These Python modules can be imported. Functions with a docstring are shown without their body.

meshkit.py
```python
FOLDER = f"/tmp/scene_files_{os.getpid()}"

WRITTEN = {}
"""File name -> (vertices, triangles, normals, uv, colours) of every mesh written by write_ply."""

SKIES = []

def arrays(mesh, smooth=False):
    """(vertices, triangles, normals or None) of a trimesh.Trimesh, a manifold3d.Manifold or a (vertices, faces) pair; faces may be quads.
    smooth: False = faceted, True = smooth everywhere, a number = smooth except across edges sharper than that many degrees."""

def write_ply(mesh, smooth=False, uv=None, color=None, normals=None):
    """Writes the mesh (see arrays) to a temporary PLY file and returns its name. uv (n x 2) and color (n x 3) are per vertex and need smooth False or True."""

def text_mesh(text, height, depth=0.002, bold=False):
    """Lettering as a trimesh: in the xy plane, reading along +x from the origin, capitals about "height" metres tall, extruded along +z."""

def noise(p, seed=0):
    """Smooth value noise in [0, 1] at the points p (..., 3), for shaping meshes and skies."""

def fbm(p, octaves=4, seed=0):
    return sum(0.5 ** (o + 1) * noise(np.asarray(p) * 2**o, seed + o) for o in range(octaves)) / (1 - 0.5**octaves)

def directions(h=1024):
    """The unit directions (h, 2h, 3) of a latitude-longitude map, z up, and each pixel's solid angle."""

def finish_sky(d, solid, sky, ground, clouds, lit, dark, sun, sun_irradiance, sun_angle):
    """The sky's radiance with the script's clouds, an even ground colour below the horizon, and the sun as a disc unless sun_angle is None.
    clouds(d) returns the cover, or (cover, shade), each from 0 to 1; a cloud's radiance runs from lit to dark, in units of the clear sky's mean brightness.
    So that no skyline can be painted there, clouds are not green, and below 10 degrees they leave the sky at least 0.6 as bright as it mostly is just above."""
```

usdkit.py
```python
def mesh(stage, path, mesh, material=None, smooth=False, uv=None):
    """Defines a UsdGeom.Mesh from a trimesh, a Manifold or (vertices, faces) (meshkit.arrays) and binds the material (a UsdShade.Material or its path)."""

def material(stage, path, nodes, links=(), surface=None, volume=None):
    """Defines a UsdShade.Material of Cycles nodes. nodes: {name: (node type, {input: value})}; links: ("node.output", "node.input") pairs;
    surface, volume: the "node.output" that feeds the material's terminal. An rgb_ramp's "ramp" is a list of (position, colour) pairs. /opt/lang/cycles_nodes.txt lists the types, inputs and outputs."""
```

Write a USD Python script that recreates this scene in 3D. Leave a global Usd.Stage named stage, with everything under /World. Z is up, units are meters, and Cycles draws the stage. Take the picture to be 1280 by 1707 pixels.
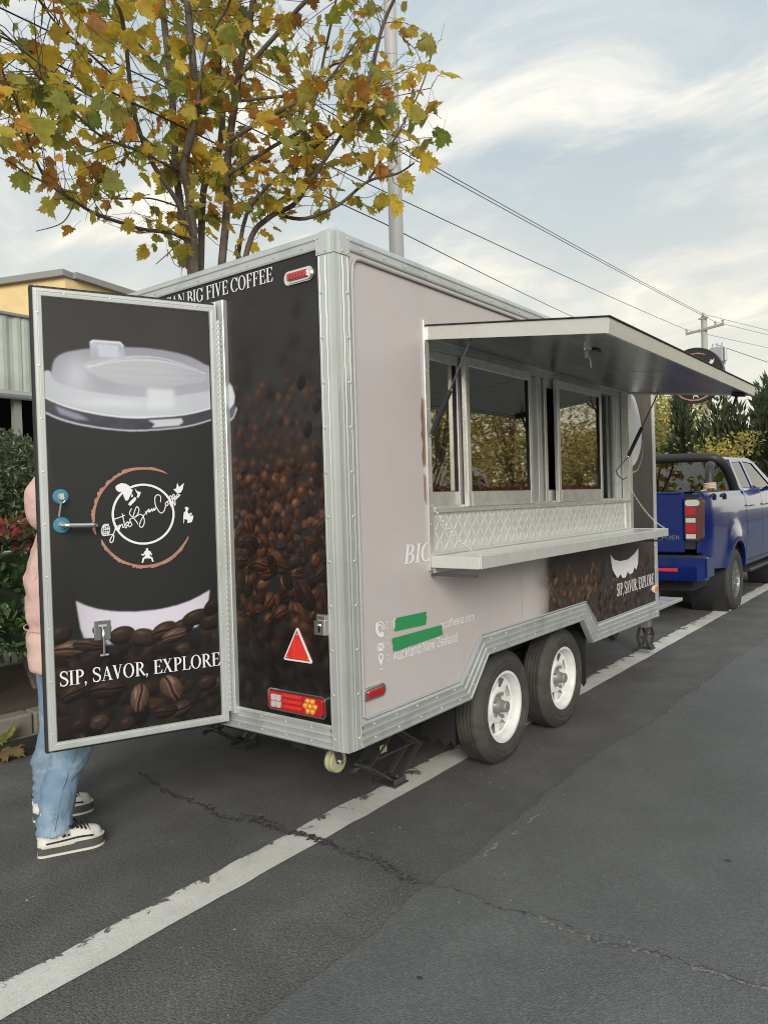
import math, random
import numpy as np
import trimesh, shapely
import manifold3d as m3
from shapely.geometry import Polygon, LineString, Point, MultiPolygon, box as sbox
from shapely.ops import unary_union
from shapely import affinity
from PIL import Image, ImageDraw, ImageFilter
import usdkit, meshkit
from pxr import Usd, UsdGeom, UsdLux, UsdShade, Sdf, Gf, Vt

stage = Usd.Stage.CreateInMemory()
UsdGeom.SetStageUpAxis(stage, UsdGeom.Tokens.z)
UsdGeom.SetStageMetersPerUnit(stage, 1.0)
UsdGeom.Xform.Define(stage, '/World'); UsdGeom.Scope.Define(stage, '/World/Looks')
PI = math.pi

# ------------------------------------------------------------------ camera, sky, sun, exposure
EYE = np.array([1.97684, -2.31443, 1.5]); YAW, PITCH, ROLL, FPX = 0.650848, -0.0161736, -0.0289192, 1257.12
EXPOSURE = 0.74
SUN_EL, SUN_AZ = math.radians(24.0), math.radians(140.0)      # azimuth = atan2(x, y) of the direction towards the sun
SUN_INT, SUN_ANGLE = 0.40, 28.0
SKY_STRENGTH = 0.08

def cam_axes():
    f = np.array([-math.sin(YAW) * math.cos(PITCH), math.cos(YAW) * math.cos(PITCH), math.sin(PITCH)])
    r0 = np.array([math.cos(YAW), math.sin(YAW), 0.0]); u0 = np.cross(r0, f)
    return math.cos(ROLL) * r0 + math.sin(ROLL) * u0, -math.sin(ROLL) * r0 + math.cos(ROLL) * u0, f
CR, CU, CF = cam_axes()
cam = UsdGeom.Camera.Define(stage, '/World/camera')
cam.CreateHorizontalApertureAttr(36.0); cam.CreateFocalLengthAttr(36.0 * FPX / 1280.0)
cam.CreateClippingRangeAttr(Gf.Vec2f(0.05, 5000.0)); cam.CreateExposureAttr(EXPOSURE)
cam.AddTransformOp().Set(Gf.Matrix4d(*CR, 0, *CU, 0, *(-CF), 0, *EYE, 1))

def ray_at(px, py, t):
    """The point t metres in front of the eye (along the view axis) that the photograph shows at (px, py): used to survey the tree's limbs."""
    return EYE + t * (CF + (px - 640) / FPX * CR - (py - 853.5) / FPX * CU)
def pix(P):
    d = np.atleast_2d(P) - EYE; w = d @ CF
    return np.stack([640 + FPX * (d @ CR) / w, 853.5 - FPX * (d @ CU) / w, w], 1)

dome = UsdLux.DomeLight.Define(stage, '/World/sky')
sky_m = usdkit.material(stage, '/World/Looks/sky', {
    'tc': ('texture_coordinate', {}), 'sep': ('separate_xyz', {}),
    'zc': ('math', {'math_type': 'maximum', 'value2': 0.0}), 'za': ('math', {'math_type': 'add', 'value2': 0.22}),
    'inv': ('math', {'math_type': 'divide', 'value1': 1.0}), 'flat': ('vector_math', {'math_type': 'scale'}),
    'map': ('mapping', {'rotation': (0, 0, 0.5), 'scale': (0.85, 1.5, 0.001), 'location': (1.3, 4.2, 0)}),
    'n1': ('noise_texture', {'scale': 1.4, 'detail': 9.0, 'roughness': 0.6, 'distortion': 0.5}),
    'cover': ('rgb_ramp', {'ramp': [(0.0, (0, 0, 0)), (0.40, (0.12,) * 3), (0.50, (.66,) * 3), (0.60, (1, 1, 1)), (1, (1, 1, 1))]}),
    'map2': ('mapping', {'rotation': (0, 0, 0.9), 'scale': (0.8, 1.45, 0.001), 'location': (7.3, 2.2, 0)}),
    'n2': ('noise_texture', {'scale': 2.3, 'detail': 9.0, 'roughness': 0.58, 'distortion': 0.8}),
    'tone': ('rgb_ramp', {'ramp': [(0.0, (3.7, 4.35, 4.8)), (0.36, (4.2, 4.85, 5.2)), (0.46, (5.0, 5.5, 5.7)), (0.54, (6.4, 6.5, 6.2)), (0.62, (7.9, 7.7, 7.0)), (1, (8.6, 8.3, 7.5))]}),
    'sky': ('sky_texture', {'sky_type': 'single_scattering', 'sun_disc': False, 'sun_elevation': SUN_EL, 'sun_rotation': SUN_AZ, 'air_density': 1.0, 'aerosol_density': 1.0}),
    'blue': ('mix_color', {'blend_type': 'mix', 'fac': 0.85, 'b': (3.8, 4.55, 5.0)}),
    'cl': ('mix_color', {'blend_type': 'mix'}),
    'hz': ('map_range', {'from_min': 0.0, 'from_max': 0.46, 'to_min': 0.80, 'to_max': 0.0, 'clamp': True}),
    'hc': ('mix_color', {'blend_type': 'mix', 'b': (7.9, 7.35, 5.9)}),
    'low': ('map_range', {'from_min': -0.05, 'from_max': 0.0, 'to_min': 1.0, 'to_max': 0.0, 'clamp': True}),
    'gc': ('mix_color', {'blend_type': 'mix', 'b': (1.4, 1.4, 1.3)}),
    'bg': ('background_shader', {'strength': SKY_STRENGTH})},
    [('tc.generated', 'sep.vector'), ('sep.z', 'zc.value1'), ('zc.value', 'za.value1'), ('za.value', 'inv.value2'), ('tc.generated', 'flat.vector1'), ('inv.value', 'flat.scale'),
     ('flat.vector', 'map.vector'), ('map.vector', 'n1.vector'), ('n1.fac', 'cover.fac'), ('flat.vector', 'map2.vector'), ('map2.vector', 'n2.vector'), ('n2.fac', 'tone.fac'),
     ('sky.color', 'blue.a'), ('blue.result', 'cl.a'), ('tone.color', 'cl.b'), ('cover.color', 'cl.fac'), ('zc.value', 'hz.value'), ('hz.result', 'hc.fac'), ('cl.result', 'hc.a'),
     ('sep.z', 'low.value'), ('low.result', 'gc.fac'), ('hc.result', 'gc.a'), ('gc.result', 'bg.color')], surface='bg.background')
UsdShade.MaterialBindingAPI.Apply(dome.GetPrim()).Bind(sky_m)
sun = UsdLux.DistantLight.Define(stage, '/World/sun')
sun.CreateIntensityAttr(SUN_INT); sun.CreateAngleAttr(SUN_ANGLE); sun.CreateNormalizeAttr(True); sun.CreateColorAttr(Gf.Vec3f(1.0, 0.94, 0.86))
_s = np.array([math.sin(SUN_AZ) * math.cos(SUN_EL), math.cos(SUN_AZ) * math.cos(SUN_EL), math.sin(SUN_EL)])
_x = np.cross([0, 0, 1.0], _s); _x /= np.linalg.norm(_x)
sun.AddTransformOp().Set(Gf.Matrix4d(*_x, 0, *np.cross(_s, _x), 0, *_s, 0, 0, 0, 0, 1))

# ------------------------------------------------------------------ helpers: things, parts, meshes
USED = {}
class Node:
    def __init__(self, path, origin): self.path, self.o = path, np.array(origin, float)
    @property
    def prim(self): return stage.GetPrimAtPath(self.path)
def fresh(parent, name):
    n = USED.get((parent, name), 0); USED[(parent, name)] = n + 1
    return f'{parent}/{name}' + (f'_{n:03d}' if n else '')
def tag(node, label=None, cat=None, group=None, kind=None):
    for k, v in (('label', label), ('category', cat), ('group', group), ('kind', kind)):
        if v: node.prim.SetCustomDataByKey(k, v)
    return node
def thing(name, label, cat, origin=(0, 0, 0), group=None, kind=None):
    p = fresh('/World', name); x = UsdGeom.Xform.Define(stage, p); x.AddTranslateOp().Set(Gf.Vec3d(*map(float, origin)))
    return tag(Node(p, origin), label, cat, group, kind)
def cat_(ms):
    vs, fs, n = [], [], 0
    for m in ms:
        if m is None: continue
        v, f, _ = meshkit.arrays(m) if not isinstance(m, tuple) else (np.asarray(m[0], float), np.asarray(m[1], int), 0)
        if f.shape[1] == 4: f = np.vstack([f[:, [0, 1, 2]], f[:, [0, 2, 3]]])
        vs.append(v); fs.append(f + n); n += len(v)
    return np.vstack(vs), np.vstack(fs)
def part(parent, name, mesh, mat, smooth=35, label=None, kind=None, col=None):
    """One Mesh prim under a thing or a part (or under /World when parent is None)."""
    if isinstance(mesh, list): mesh = cat_(mesh)
    v, f, _ = meshkit.arrays(mesh)
    base, o = (parent.path, parent.o) if parent else ('/World', np.zeros(3))
    p = fresh(base, name)
    if col is not None and np.ndim(col) == 2: smooth = False if smooth is False else True
    g = usdkit.mesh(stage, p, (v - o, f), mat, smooth)
    if col is not None:
        n = len(g.GetPointsAttr().Get()); c = np.asarray(col, np.float32)
        c = np.tile(c, (n, 1)) if c.ndim == 1 else c
        UsdGeom.PrimvarsAPI(g).CreatePrimvar('art', Sdf.ValueTypeNames.Color3fArray, 'vertex').Set(Vt.Vec3fArray.FromNumpy(c.astype(np.float32)))
    return tag(Node(p, o), label, None, None, kind)
def single(name, mesh, mat, label=None, cat=None, group=None, kind=None, smooth=35, col=None):
    return tag(part(None, name, mesh, mat, smooth, col=col), label, cat, group, kind)
def dup(src, name, loc, rotz=0, scale=1, label=None, group=None):
    p = fresh('/World', name); x = UsdGeom.Xform.Define(stage, p)
    x.AddTranslateOp().Set(Gf.Vec3d(*map(float, loc))); x.AddRotateZOp().Set(float(rotz))
    x.AddScaleOp().Set(Gf.Vec3f(*(np.ones(3) * scale).tolist()))
    r = x.GetPrim(); r.GetReferences().AddInternalReference(src.path + '_class' if False else src.path); r.SetInstanceable(True)
    return tag(Node(p, loc), label, None, group)
A = lambda *x: np.array(x, float)
def unit(v): v = np.asarray(v, float); return v / (np.linalg.norm(v) + 1e-12)
def box(a, b, bev=0.0):
    a, b = np.minimum(a, b).astype(float), np.maximum(a, b).astype(float)
    if bev <= 0:
        m = trimesh.creation.box(b - a); m.apply_translation((a + b) / 2); return m
    bev = min(bev, 0.49 * (b - a).min()); P = []
    for s in np.ndindex(2, 2, 2):
        c = np.where(s, b, a); d = np.where(s, -1, 1) * bev
        for k in range(3): q = c + d; q[k] = c[k]; P.append(q)
    return trimesh.convex.convex_hull(np.array(P))
def frames(p):
    t = np.gradient(p, axis=0); t /= np.linalg.norm(t, axis=1, keepdims=True) + 1e-12
    n = np.zeros_like(p); a = np.cross(t[0], [0, 0, 1.0] if abs(t[0][2]) < .9 else [1.0, 0, 0]); a = unit(a)
    for i in range(len(p)):
        a = unit(a - t[i] * (a @ t[i])); n[i] = a
    return t, n, np.cross(t, n)
def tube(pts, r, n=8, caps=True):
    p = np.asarray(pts, float); t, a, b = frames(p); r = np.broadcast_to(r, (len(p),))
    g = np.arange(n) * 2 * PI / n
    v = (p[:, None] + r[:, None, None] * (np.cos(g)[None, :, None] * a[:, None] + np.sin(g)[None, :, None] * b[:, None])).reshape(-1, 3)
    i, j = np.meshgrid(np.arange(len(p) - 1), np.arange(n), indexing='ij')
    q = np.stack([i * n + j, i * n + (j + 1) % n, (i + 1) * n + (j + 1) % n, (i + 1) * n + j], -1).reshape(-1, 4)
    f = np.vstack([q[:, [0, 1, 2]], q[:, [0, 2, 3]]])
    if caps:
        m = len(p) * n; v = np.vstack([v, p[:1], p[-1:]]); k = np.arange(n)
        f = np.vstack([f, np.stack([np.full(n, m), (k + 1) % n, k], 1), np.stack([np.full(n, m + 1), m - n + k, m - n + (k + 1) % n], 1)])
    return v, f
def bar(p, q, w, h, up=(0, 0, 1)):
    """A rectangular bar from p to q."""
    p, q = A(*p), A(*q); d = unit(q - p); s = unit(np.cross(d, up)); u = np.cross(s, d)
    P = [c + i * w / 2 * s + j * h / 2 * u for c in (p, q) for i in (-1, 1) for j in (-1, 1)]
    return trimesh.convex.convex_hull(np.array(P))
def lathe(profile, n=48, origin=(0, 0, 0), axis='x', sign=1):
    """profile: (distance along the axis, radius) pairs."""
    pr = np.asarray(profile, float); g = np.arange(n) * 2 * PI / n
    ax = {'x': (A(1, 0, 0), A(0, 1, 0), A(0, 0, 1)), 'y': (A(0, 1, 0), A(0, 0, 1), A(1, 0, 0)), 'z': (A(0, 0, 1), A(1, 0, 0), A(0, 1, 0))}[axis]
    v = np.asarray(origin) + (sign * pr[:, 0])[:, None, None] * ax[0] + pr[:, 1][:, None, None] * (np.cos(g)[None, :, None] * ax[1] + np.sin(g)[None, :, None] * ax[2])
    i, j = np.meshgrid(np.arange(len(pr) - 1), np.arange(n), indexing='ij')
    q = np.stack([i * n + j, (i + 1) * n + j, (i + 1) * n + (j + 1) % n, i * n + (j + 1) % n], -1).reshape(-1, 4)
    if sign < 0: q = q[:, ::-1]
    return v.reshape(-1, 3), np.vstack([q[:, [0, 1, 2]], q[:, [0, 2, 3]]])
def polys(g):
    if g.is_empty: return []
    return [x for x in (g.geoms if hasattr(g, 'geoms') else [g]) if isinstance(x, Polygon) and x.area > 1e-9]
def extr(g, o, u, v, t):
    """Extrudes a flat shape given in (u, v) from the point o by t along u x v."""
    o, u, v = A(*o), A(*u), A(*v); n = np.cross(u, v); M = np.eye(4); M[:3, 0], M[:3, 1], M[:3, 2], M[:3, 3] = u, v, n, o
    out = []
    for p in polys(g):
        m = trimesh.creation.extrude_polygon(p, t, engine='earcut'); m.apply_transform(M); out.append(m)
    return cat_(out)
def hullm(pts): return trimesh.convex.convex_hull(np.asarray(pts, float))
def spline(P, n=8, closed=False):
    P = np.asarray(P, float); k = len(P); out = []
    for i in range(k if closed else k - 1):
        g = lambda j: P[j % k] if closed else P[min(max(j, 0), k - 1)]
        p0, p1, p2, p3 = g(i - 1), g(i), g(i + 1), g(i + 2)
        for s in np.arange(n) / n:
            out.append(.5 * (2 * p1 + (p2 - p0) * s + (2 * p0 - 5 * p1 + 4 * p2 - p3) * s * s + (3 * p1 - p0 - 3 * p2 + p3) * s ** 3))
    if not closed: out.append(P[-1])
    return np.array(out)
def rbox(x0, y0, x1, y1, r): return sbox(x0 + r, y0 + r, x1 - r, y1 - r).buffer(r, 6)
def dome(c, n, r, h=None, k=8):
    """A rivet or bolt head: a low cap at c facing n."""
    n = unit(n); a = unit(np.cross(n, [0.3, .5, 1.0])); b = np.cross(n, a); h = h or r * .6; V = []
    for rr, hh in ((1, 0), (.8, .6)):
        for g in np.arange(k) * 2 * PI / k: V.append(A(*c) + n * h * hh + r * rr * (math.cos(g) * a + math.sin(g) * b))
    V.append(A(*c) + n * h); i = np.arange(k); j = (i + 1) % k
    return np.array(V), np.vstack([np.stack([i, j, j + k], 1), np.stack([i, j + k, i + k], 1), np.stack([i + k, j + k, np.full(k, 2 * k)], 1)])
def grid_mesh(o, du, dv, nu, nv, keep=None):
    """A sheet of nu x nv points; keep: mask of points."""
    i, j = np.meshgrid(np.arange(nv), np.arange(nu), indexing='ij')
    v = A(*o) + j.reshape(-1, 1) * A(*du) + i.reshape(-1, 1) * A(*dv)
    a = (i[:-1, :-1] * nu + j[:-1, :-1]).ravel(); q = np.stack([a, a + 1, a + nu + 1, a + nu], 1)
    if keep is not None: q = q[keep.ravel()[q].all(1)]
    return v, np.vstack([q[:, [0, 1, 2]], q[:, [0, 2, 3]]])
lin = lambda c: np.where(np.asarray(c, float) <= .04045, np.asarray(c, float) / 12.92, ((np.asarray(c, float) + .055) / 1.055) ** 2.4)
S = lambda r, g, b: tuple(lin(A(r, g, b) / 255))

# ------------------------------------------------------------------ materials
MATS = {}
def mat(name, color, rough=.5, metal=0., var=.0, scale=6., bump=0., bscale=60., coat=0., spec=None, rvar=0., stretch=(1, 1, 1), dirt=None, dscale=2.0, damt=.0):
    """A principled surface with procedural variation of tone, gloss and relief."""
    N = {'tc': ('texture_coordinate', {}), 'mp': ('mapping', {'scale': stretch}),
         'n': ('noise_texture', {'scale': scale, 'detail': 5.0, 'roughness': .6}), 'mix': ('mix_color', {'blend_type': 'mix', 'a': tuple(np.clip(A(*color) * (1 - var), 0, 1)), 'b': tuple(np.clip(A(*color) * (1 + var), 0, 1))}),
         'p': ('principled_bsdf', {'roughness': rough, 'metallic': metal, 'coat_weight': coat, 'coat_roughness': .05})}
    L = [('tc.object', 'mp.vector'), ('mp.vector', 'n.vector'), ('n.fac', 'mix.fac')]
    out = 'mix.result'
    if dirt is not None:
        N['dn'] = ('noise_texture', {'scale': dscale, 'detail': 6.0, 'roughness': .65, 'distortion': .4}); N['dr'] = ('map_range', {'from_min': .48, 'from_max': .72, 'to_min': 0.0, 'to_max': damt, 'clamp': True}); N['dm'] = ('mix_color', {'blend_type': 'mix', 'b': dirt})
        L += [('tc.object', 'dn.vector'), ('dn.fac', 'dr.value'), ('dr.result', 'dm.fac'), (out, 'dm.a')]; out = 'dm.result'
    L.append((out, 'p.base_color'))
    if rvar: N['rr'] = ('map_range', {'from_min': .3, 'from_max': .7, 'to_min': max(rough - rvar, .02), 'to_max': min(rough + rvar, 1), 'clamp': True}); L += [('n.fac', 'rr.value'), ('rr.result', 'p.roughness')]
    if bump: N['bn'] = ('noise_texture', {'scale': bscale, 'detail': 4.0}); N['bp'] = ('bump', {'strength': bump, 'distance': .01}); L += [('mp.vector', 'bn.vector'), ('bn.fac', 'bp.height'), ('bp.normal', 'p.normal')]
    if spec is not None: N['p'][1]['specular_ior_level'] = spec
    MATS[name] = usdkit.material(stage, '/World/Looks/' + name, N, L, surface='p.BSDF'); return MATS[name]
mat('aluminium', (.60, .625, .61), .38, .55, .05, 9, rvar=.08, stretch=(1, 1, .15), dirt=(.42, .41, .37), dscale=3, damt=.4, bump=.03, bscale=30)
mat('aluminium_rail', (.57, .595, .58), .40, .55, .08, 7, rvar=.08, dirt=(.33, .32, .29), dscale=4, damt=.5)
mat('stainless', (.50, .51, .51), .26, 1.0, .05, 5, rvar=.05, stretch=(1, .1, 1), bump=.015, bscale=8)
mat('brushed', (.66, .655, .62), .32, .6, .04, 12, rvar=.06)
mat('bright_alu', (.78, .78, .75), .32, .5, .04, 9, rvar=.05)
mat('chrome', (.75, .75, .74), .12, 1.0)
mat('rubber', (.018, .018, .018), .6, 0, .2, 20)
mat('black_plastic', (.022, .022, .023), .42, 0, .15, 15)
mat('black_steel', (.11, .108, .104), .38, .55, .3, 12, dirt=(.10, .085, .07), dscale=6, damt=.5)
mat('chassis_black', (.02, .02, .02), .7, 0, .3, 8)
mat('panel_black', (.018, .017, .017), .5, 0, .15, 3)
mat('mauve', (.51, .466, .460), .40, 0, .03, 1.2, rvar=.06, bump=.02, bscale=1.6, dirt=(.40, .36, .36), dscale=1.6, damt=.4)
mat('white_print', (.78, .78, .79), .45, 0, .03, 30)
mat('white_paint', (.74, .74, .73), .38, 0, .05, 10, dirt=(.42, .38, .33), dscale=9, damt=.5)
mat('sealant', (.42, .42, .43), .5, .2, .2, 40)
mat('roof_white', (.62, .62, .6), .5, 0, .05, 4)
mat('interior', (.74, .75, .77), .4, 0, .04, 3)
mat('tape_green', (.028, .27, .085), .5, 0, .12, 30)
mat('gold_wheel', (.42, .39, .24), .45, 0, .15, 25)
mat('blue_plastic', (.05, .21, .30), .35, 0, .1, 30)
mat('stain_brown', (.40, .20, .14), .5, 0, .45, 28)
mat('rust_scratch', (.24, .12, .09), .6, 0, .3, 40)
def vertex_mat(name, rough, coat=0, extra=None):
    N = {'a': ('attribute', {'attribute': 'art'}), 'p': ('principled_bsdf', {'roughness': rough, 'coat_weight': coat, 'specular_ior_level': .32})}
    MATS[name] = usdkit.material(stage, '/World/Looks/' + name, N, [('a.color', 'p.base_color')], surface='p.BSDF'); return MATS[name]
vertex_mat('vinyl_print', .46)
def lens_mat(name, c, rough=.12):
    MATS[name] = usdkit.material(stage, '/World/Looks/' + name, {'tc': ('texture_coordinate', {}), 'v': ('voronoi_texture', {'scale': 130.0}), 'b': ('bump', {'strength': .35, 'distance': .004}),
        'p': ('principled_bsdf', {'base_color': c, 'roughness': rough, 'coat_weight': 1.0, 'coat_roughness': .05, 'subsurface_weight': 0.0})},
        [('tc.object', 'v.vector'), ('v.distance', 'b.height'), ('b.normal', 'p.normal')], surface='p.BSDF')
lens_mat('lens_red', (.42, .010, .014)); lens_mat('lens_amber', (.78, .27, .02)); lens_mat('lens_white', (.52, .52, .50))
lens_mat('reflector_red', (.72, .03, .022))
def glass_mat(name, tint, ior, rough=.0):
    MATS[name] = usdkit.material(stage, '/World/Looks/' + name, {'f': ('fresnel', {'IOR': ior}), 't': ('transparent_bsdf', {'color': tint}), 'g': ('glossy_bsdf', {'color': (1, .97, .90), 'roughness': rough}), 'm': ('mix_closure', {})},
        [('f.fac', 'm.fac'), ('t.BSDF', 'm.closure1'), ('g.BSDF', 'm.closure2')], surface='m.closure')
glass_mat('pane_glass', (.42, .45, .46), 5.6, .018); glass_mat('car_glass', (.16, .17, .18), 2.2); glass_mat('clear_glass', (.55, .58, .58), 1.6)
M = MATS

# ------------------------------------------------------------------ lettering and emblems as flat shapes
def _st(p, q, w): return LineString([p, q]).buffer(w / 2, cap_style='flat')
def _el(cx, cy, rx, ry): return affinity.scale(Point(cx, cy).buffer(1, 20), rx, ry)
TK, TN, SF = .135, .045, .028                               # thick stroke, thin stroke, serif of a capital of height 1
def _sf(x, y, w): return sbox(x - w / 2, y - SF / 2 + (SF / 2 if y < .5 else -SF / 2), x + w / 2, y + SF / 2 + (SF / 2 if y < .5 else -SF / 2))
def _stem(x, w=TK): return unary_union([sbox(x - w / 2, 0, x + w / 2, 1), _sf(x, 0, w + .19), _sf(x, 1, w + .19)])
def _half(x0, a, b, ww):
    k = ww * .35; e = affinity.translate(affinity.scale(Point(0, 0).buffer(1, 20), ww - k, (b - a) / 2, origin=(0, 0)), x0 + k, (a + b) / 2)
    return unary_union([sbox(x0, a, x0 + k + .001, b), e.intersection(sbox(x0 + k, -9, 9, 9))])
def _bowl(x, y0, y1, w, t=TK, h=TN): return _half(x, y0, y1, w).difference(_half(x - .01, y0 + h, y1 - h, w - t + .01))
def serif(ch):
    """(shape, advance) of one serif character, capitals 1 high."""
    if ch == ' ': return Polygon(), .26
    if ch == ',': return unary_union([_el(.1, .06, .065, .065), Polygon([(.165, .06), (.14, -.08), (.05, -.19), (.04, -.16), (.09, -.08), (.1, 0)])]), .27
    if ch == 'I': return _stem(.18), .36
    if ch == 'L': return unary_union([_stem(.2), sbox(.2, 0, .62, TN), Polygon([(.62, 0), (.65, .27), (.62, .27), (.52, TN), (.5, 0)])]), .66
    if ch in 'EF':
        g = [_stem(.2), sbox(.2, 1 - TN, .6, 1), Polygon([(.6, 1), (.62, .76), (.59, .76), (.5, 1 - TN), (.48, 1)]), sbox(.2, .5, .48, .5 + TN), sbox(.46, .41, .49, .63)]
        if ch == 'E': g += [sbox(.2, 0, .62, TN), Polygon([(.62, 0), (.66, .27), (.63, .27), (.52, TN), (.5, 0)])]
        return unary_union(g), .66 if ch == 'E' else .62
    if ch == 'P': return unary_union([_stem(.2), _bowl(.2, .47, 1, .42)]), .62
    if ch == 'B': return unary_union([_stem(.2), _bowl(.2, .5, 1, .4), _bowl(.2, 0, .53, .46)]), .70
    if ch == 'R': return unary_union([_stem(.2), _bowl(.2, .47, 1, .42), Polygon([(.3, .5), (.44, .5), (.72, .03), (.78, .03), (.78, 0), (.6, 0)])]), .74
    if ch in 'AV':
        g = unary_union([_st((.14, .01), (.39, 1), TN), Polygon([(.36, 1), (.42, 1), (.69, 0), (.55, 0), (.355, .8)]), sbox(.22, .33, .58, .33 + TN), _sf(.13, 0, .24), _sf(.62, 0, .28)])
        if ch == 'A': return g, .74
        g = unary_union([_st((.56, .99), (.345, .02), TN), Polygon([(.06, 1), (.2, 1), (.385, .22), (.35, 0), (.31, 0)]), _sf(.13, 1, .28), _sf(.57, 1, .22)])
        return g, .70
    if ch == 'X': return unary_union([Polygon([(.08, 1), (.23, 1), (.66, 0), (.51, 0)]), _st((.58, .99), (.12, .01), TN), _sf(.15, 1, .28), _sf(.58, 1, .22), _sf(.11, 0, .22), _sf(.6, 0, .28)]), .74
    if ch == 'N': return unary_union([_stem(.15, TN), sbox(.66, 0, .66 + TN, 1), _sf(.68, 1, .22), Polygon([(.08, 1), (.23, 1), (.70, .16), (.70, 0), (.66, 0)])]), .78
    if ch in 'OCG':
        o = _el(.39, .5, .37, .515).difference(_el(.39, .5, .37 - TK, .515 - TN))
        if ch == 'O': return o, .78
        o = o.difference(Polygon([(.5, .66), (1, .78), (1, .2), (.52, .2)]).union(sbox(.6, .15, 1, .73)))
        g = [o, Polygon([(.7, .68), (.72, 1.01), (.69, 1.01), (.6, .84), (.66, .68)])]
        if ch == 'C': g += [Polygon([(.55, .05), (.63, .05), (.74, .2), (.71, .21), (.55, .09)])]; return unary_union(g), .74
        g += [sbox(.58, .08, .58 + TK, .42), _sf(.645, .40, .28), Polygon([(.4, -.015), (.6, .05), (.715, .12), (.5, .1)])]
        return unary_union(g), .80
    if ch == 'S':
        c = spline([(.5, .80), (.42, .95), (.27, .99), (.13, .9), (.1, .76), (.17, .62), (.32, .52), (.46, .40), (.51, .26), (.45, .09), (.29, .01), (.14, .06), (.06, .22)], 6)
        w = np.interp(np.linspace(0, 1, len(c)), [0, .25, .5, .75, 1], [.05, .09, .14, .09, .05])
        return unary_union([LineString(c[i:i + 2]).buffer(w[i] / 2) for i in range(len(c) - 1)] + [sbox(.5, .7, .525, 1.0), sbox(.045, 0, .07, .3)]), .58
    raise ValueError(ch)
def serif_text(text, height, width=None, slant=0., bold=0.):
    x, out = 0., []
    for ch in text:
        g, a = serif(ch)
        if not g.is_empty: out.append(affinity.translate(g, x, 0))
        x += a
    g = unary_union(out)
    if bold: g = g.buffer(bold)
    sx = width / x if width else height
    g = affinity.scale(g, sx, height, origin=(0, 0))
    return affinity.affine_transform(g, [1, slant, 0, 1, 0, 0]) if slant else g
def sans_text(text, height, bold=False):
    m = meshkit.text_mesh(text, height, .001, bold); return m
def mono(strokes, w, n=6):
    return unary_union([LineString(spline(s, n)).buffer(w / 2, 4) for s in strokes])
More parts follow.
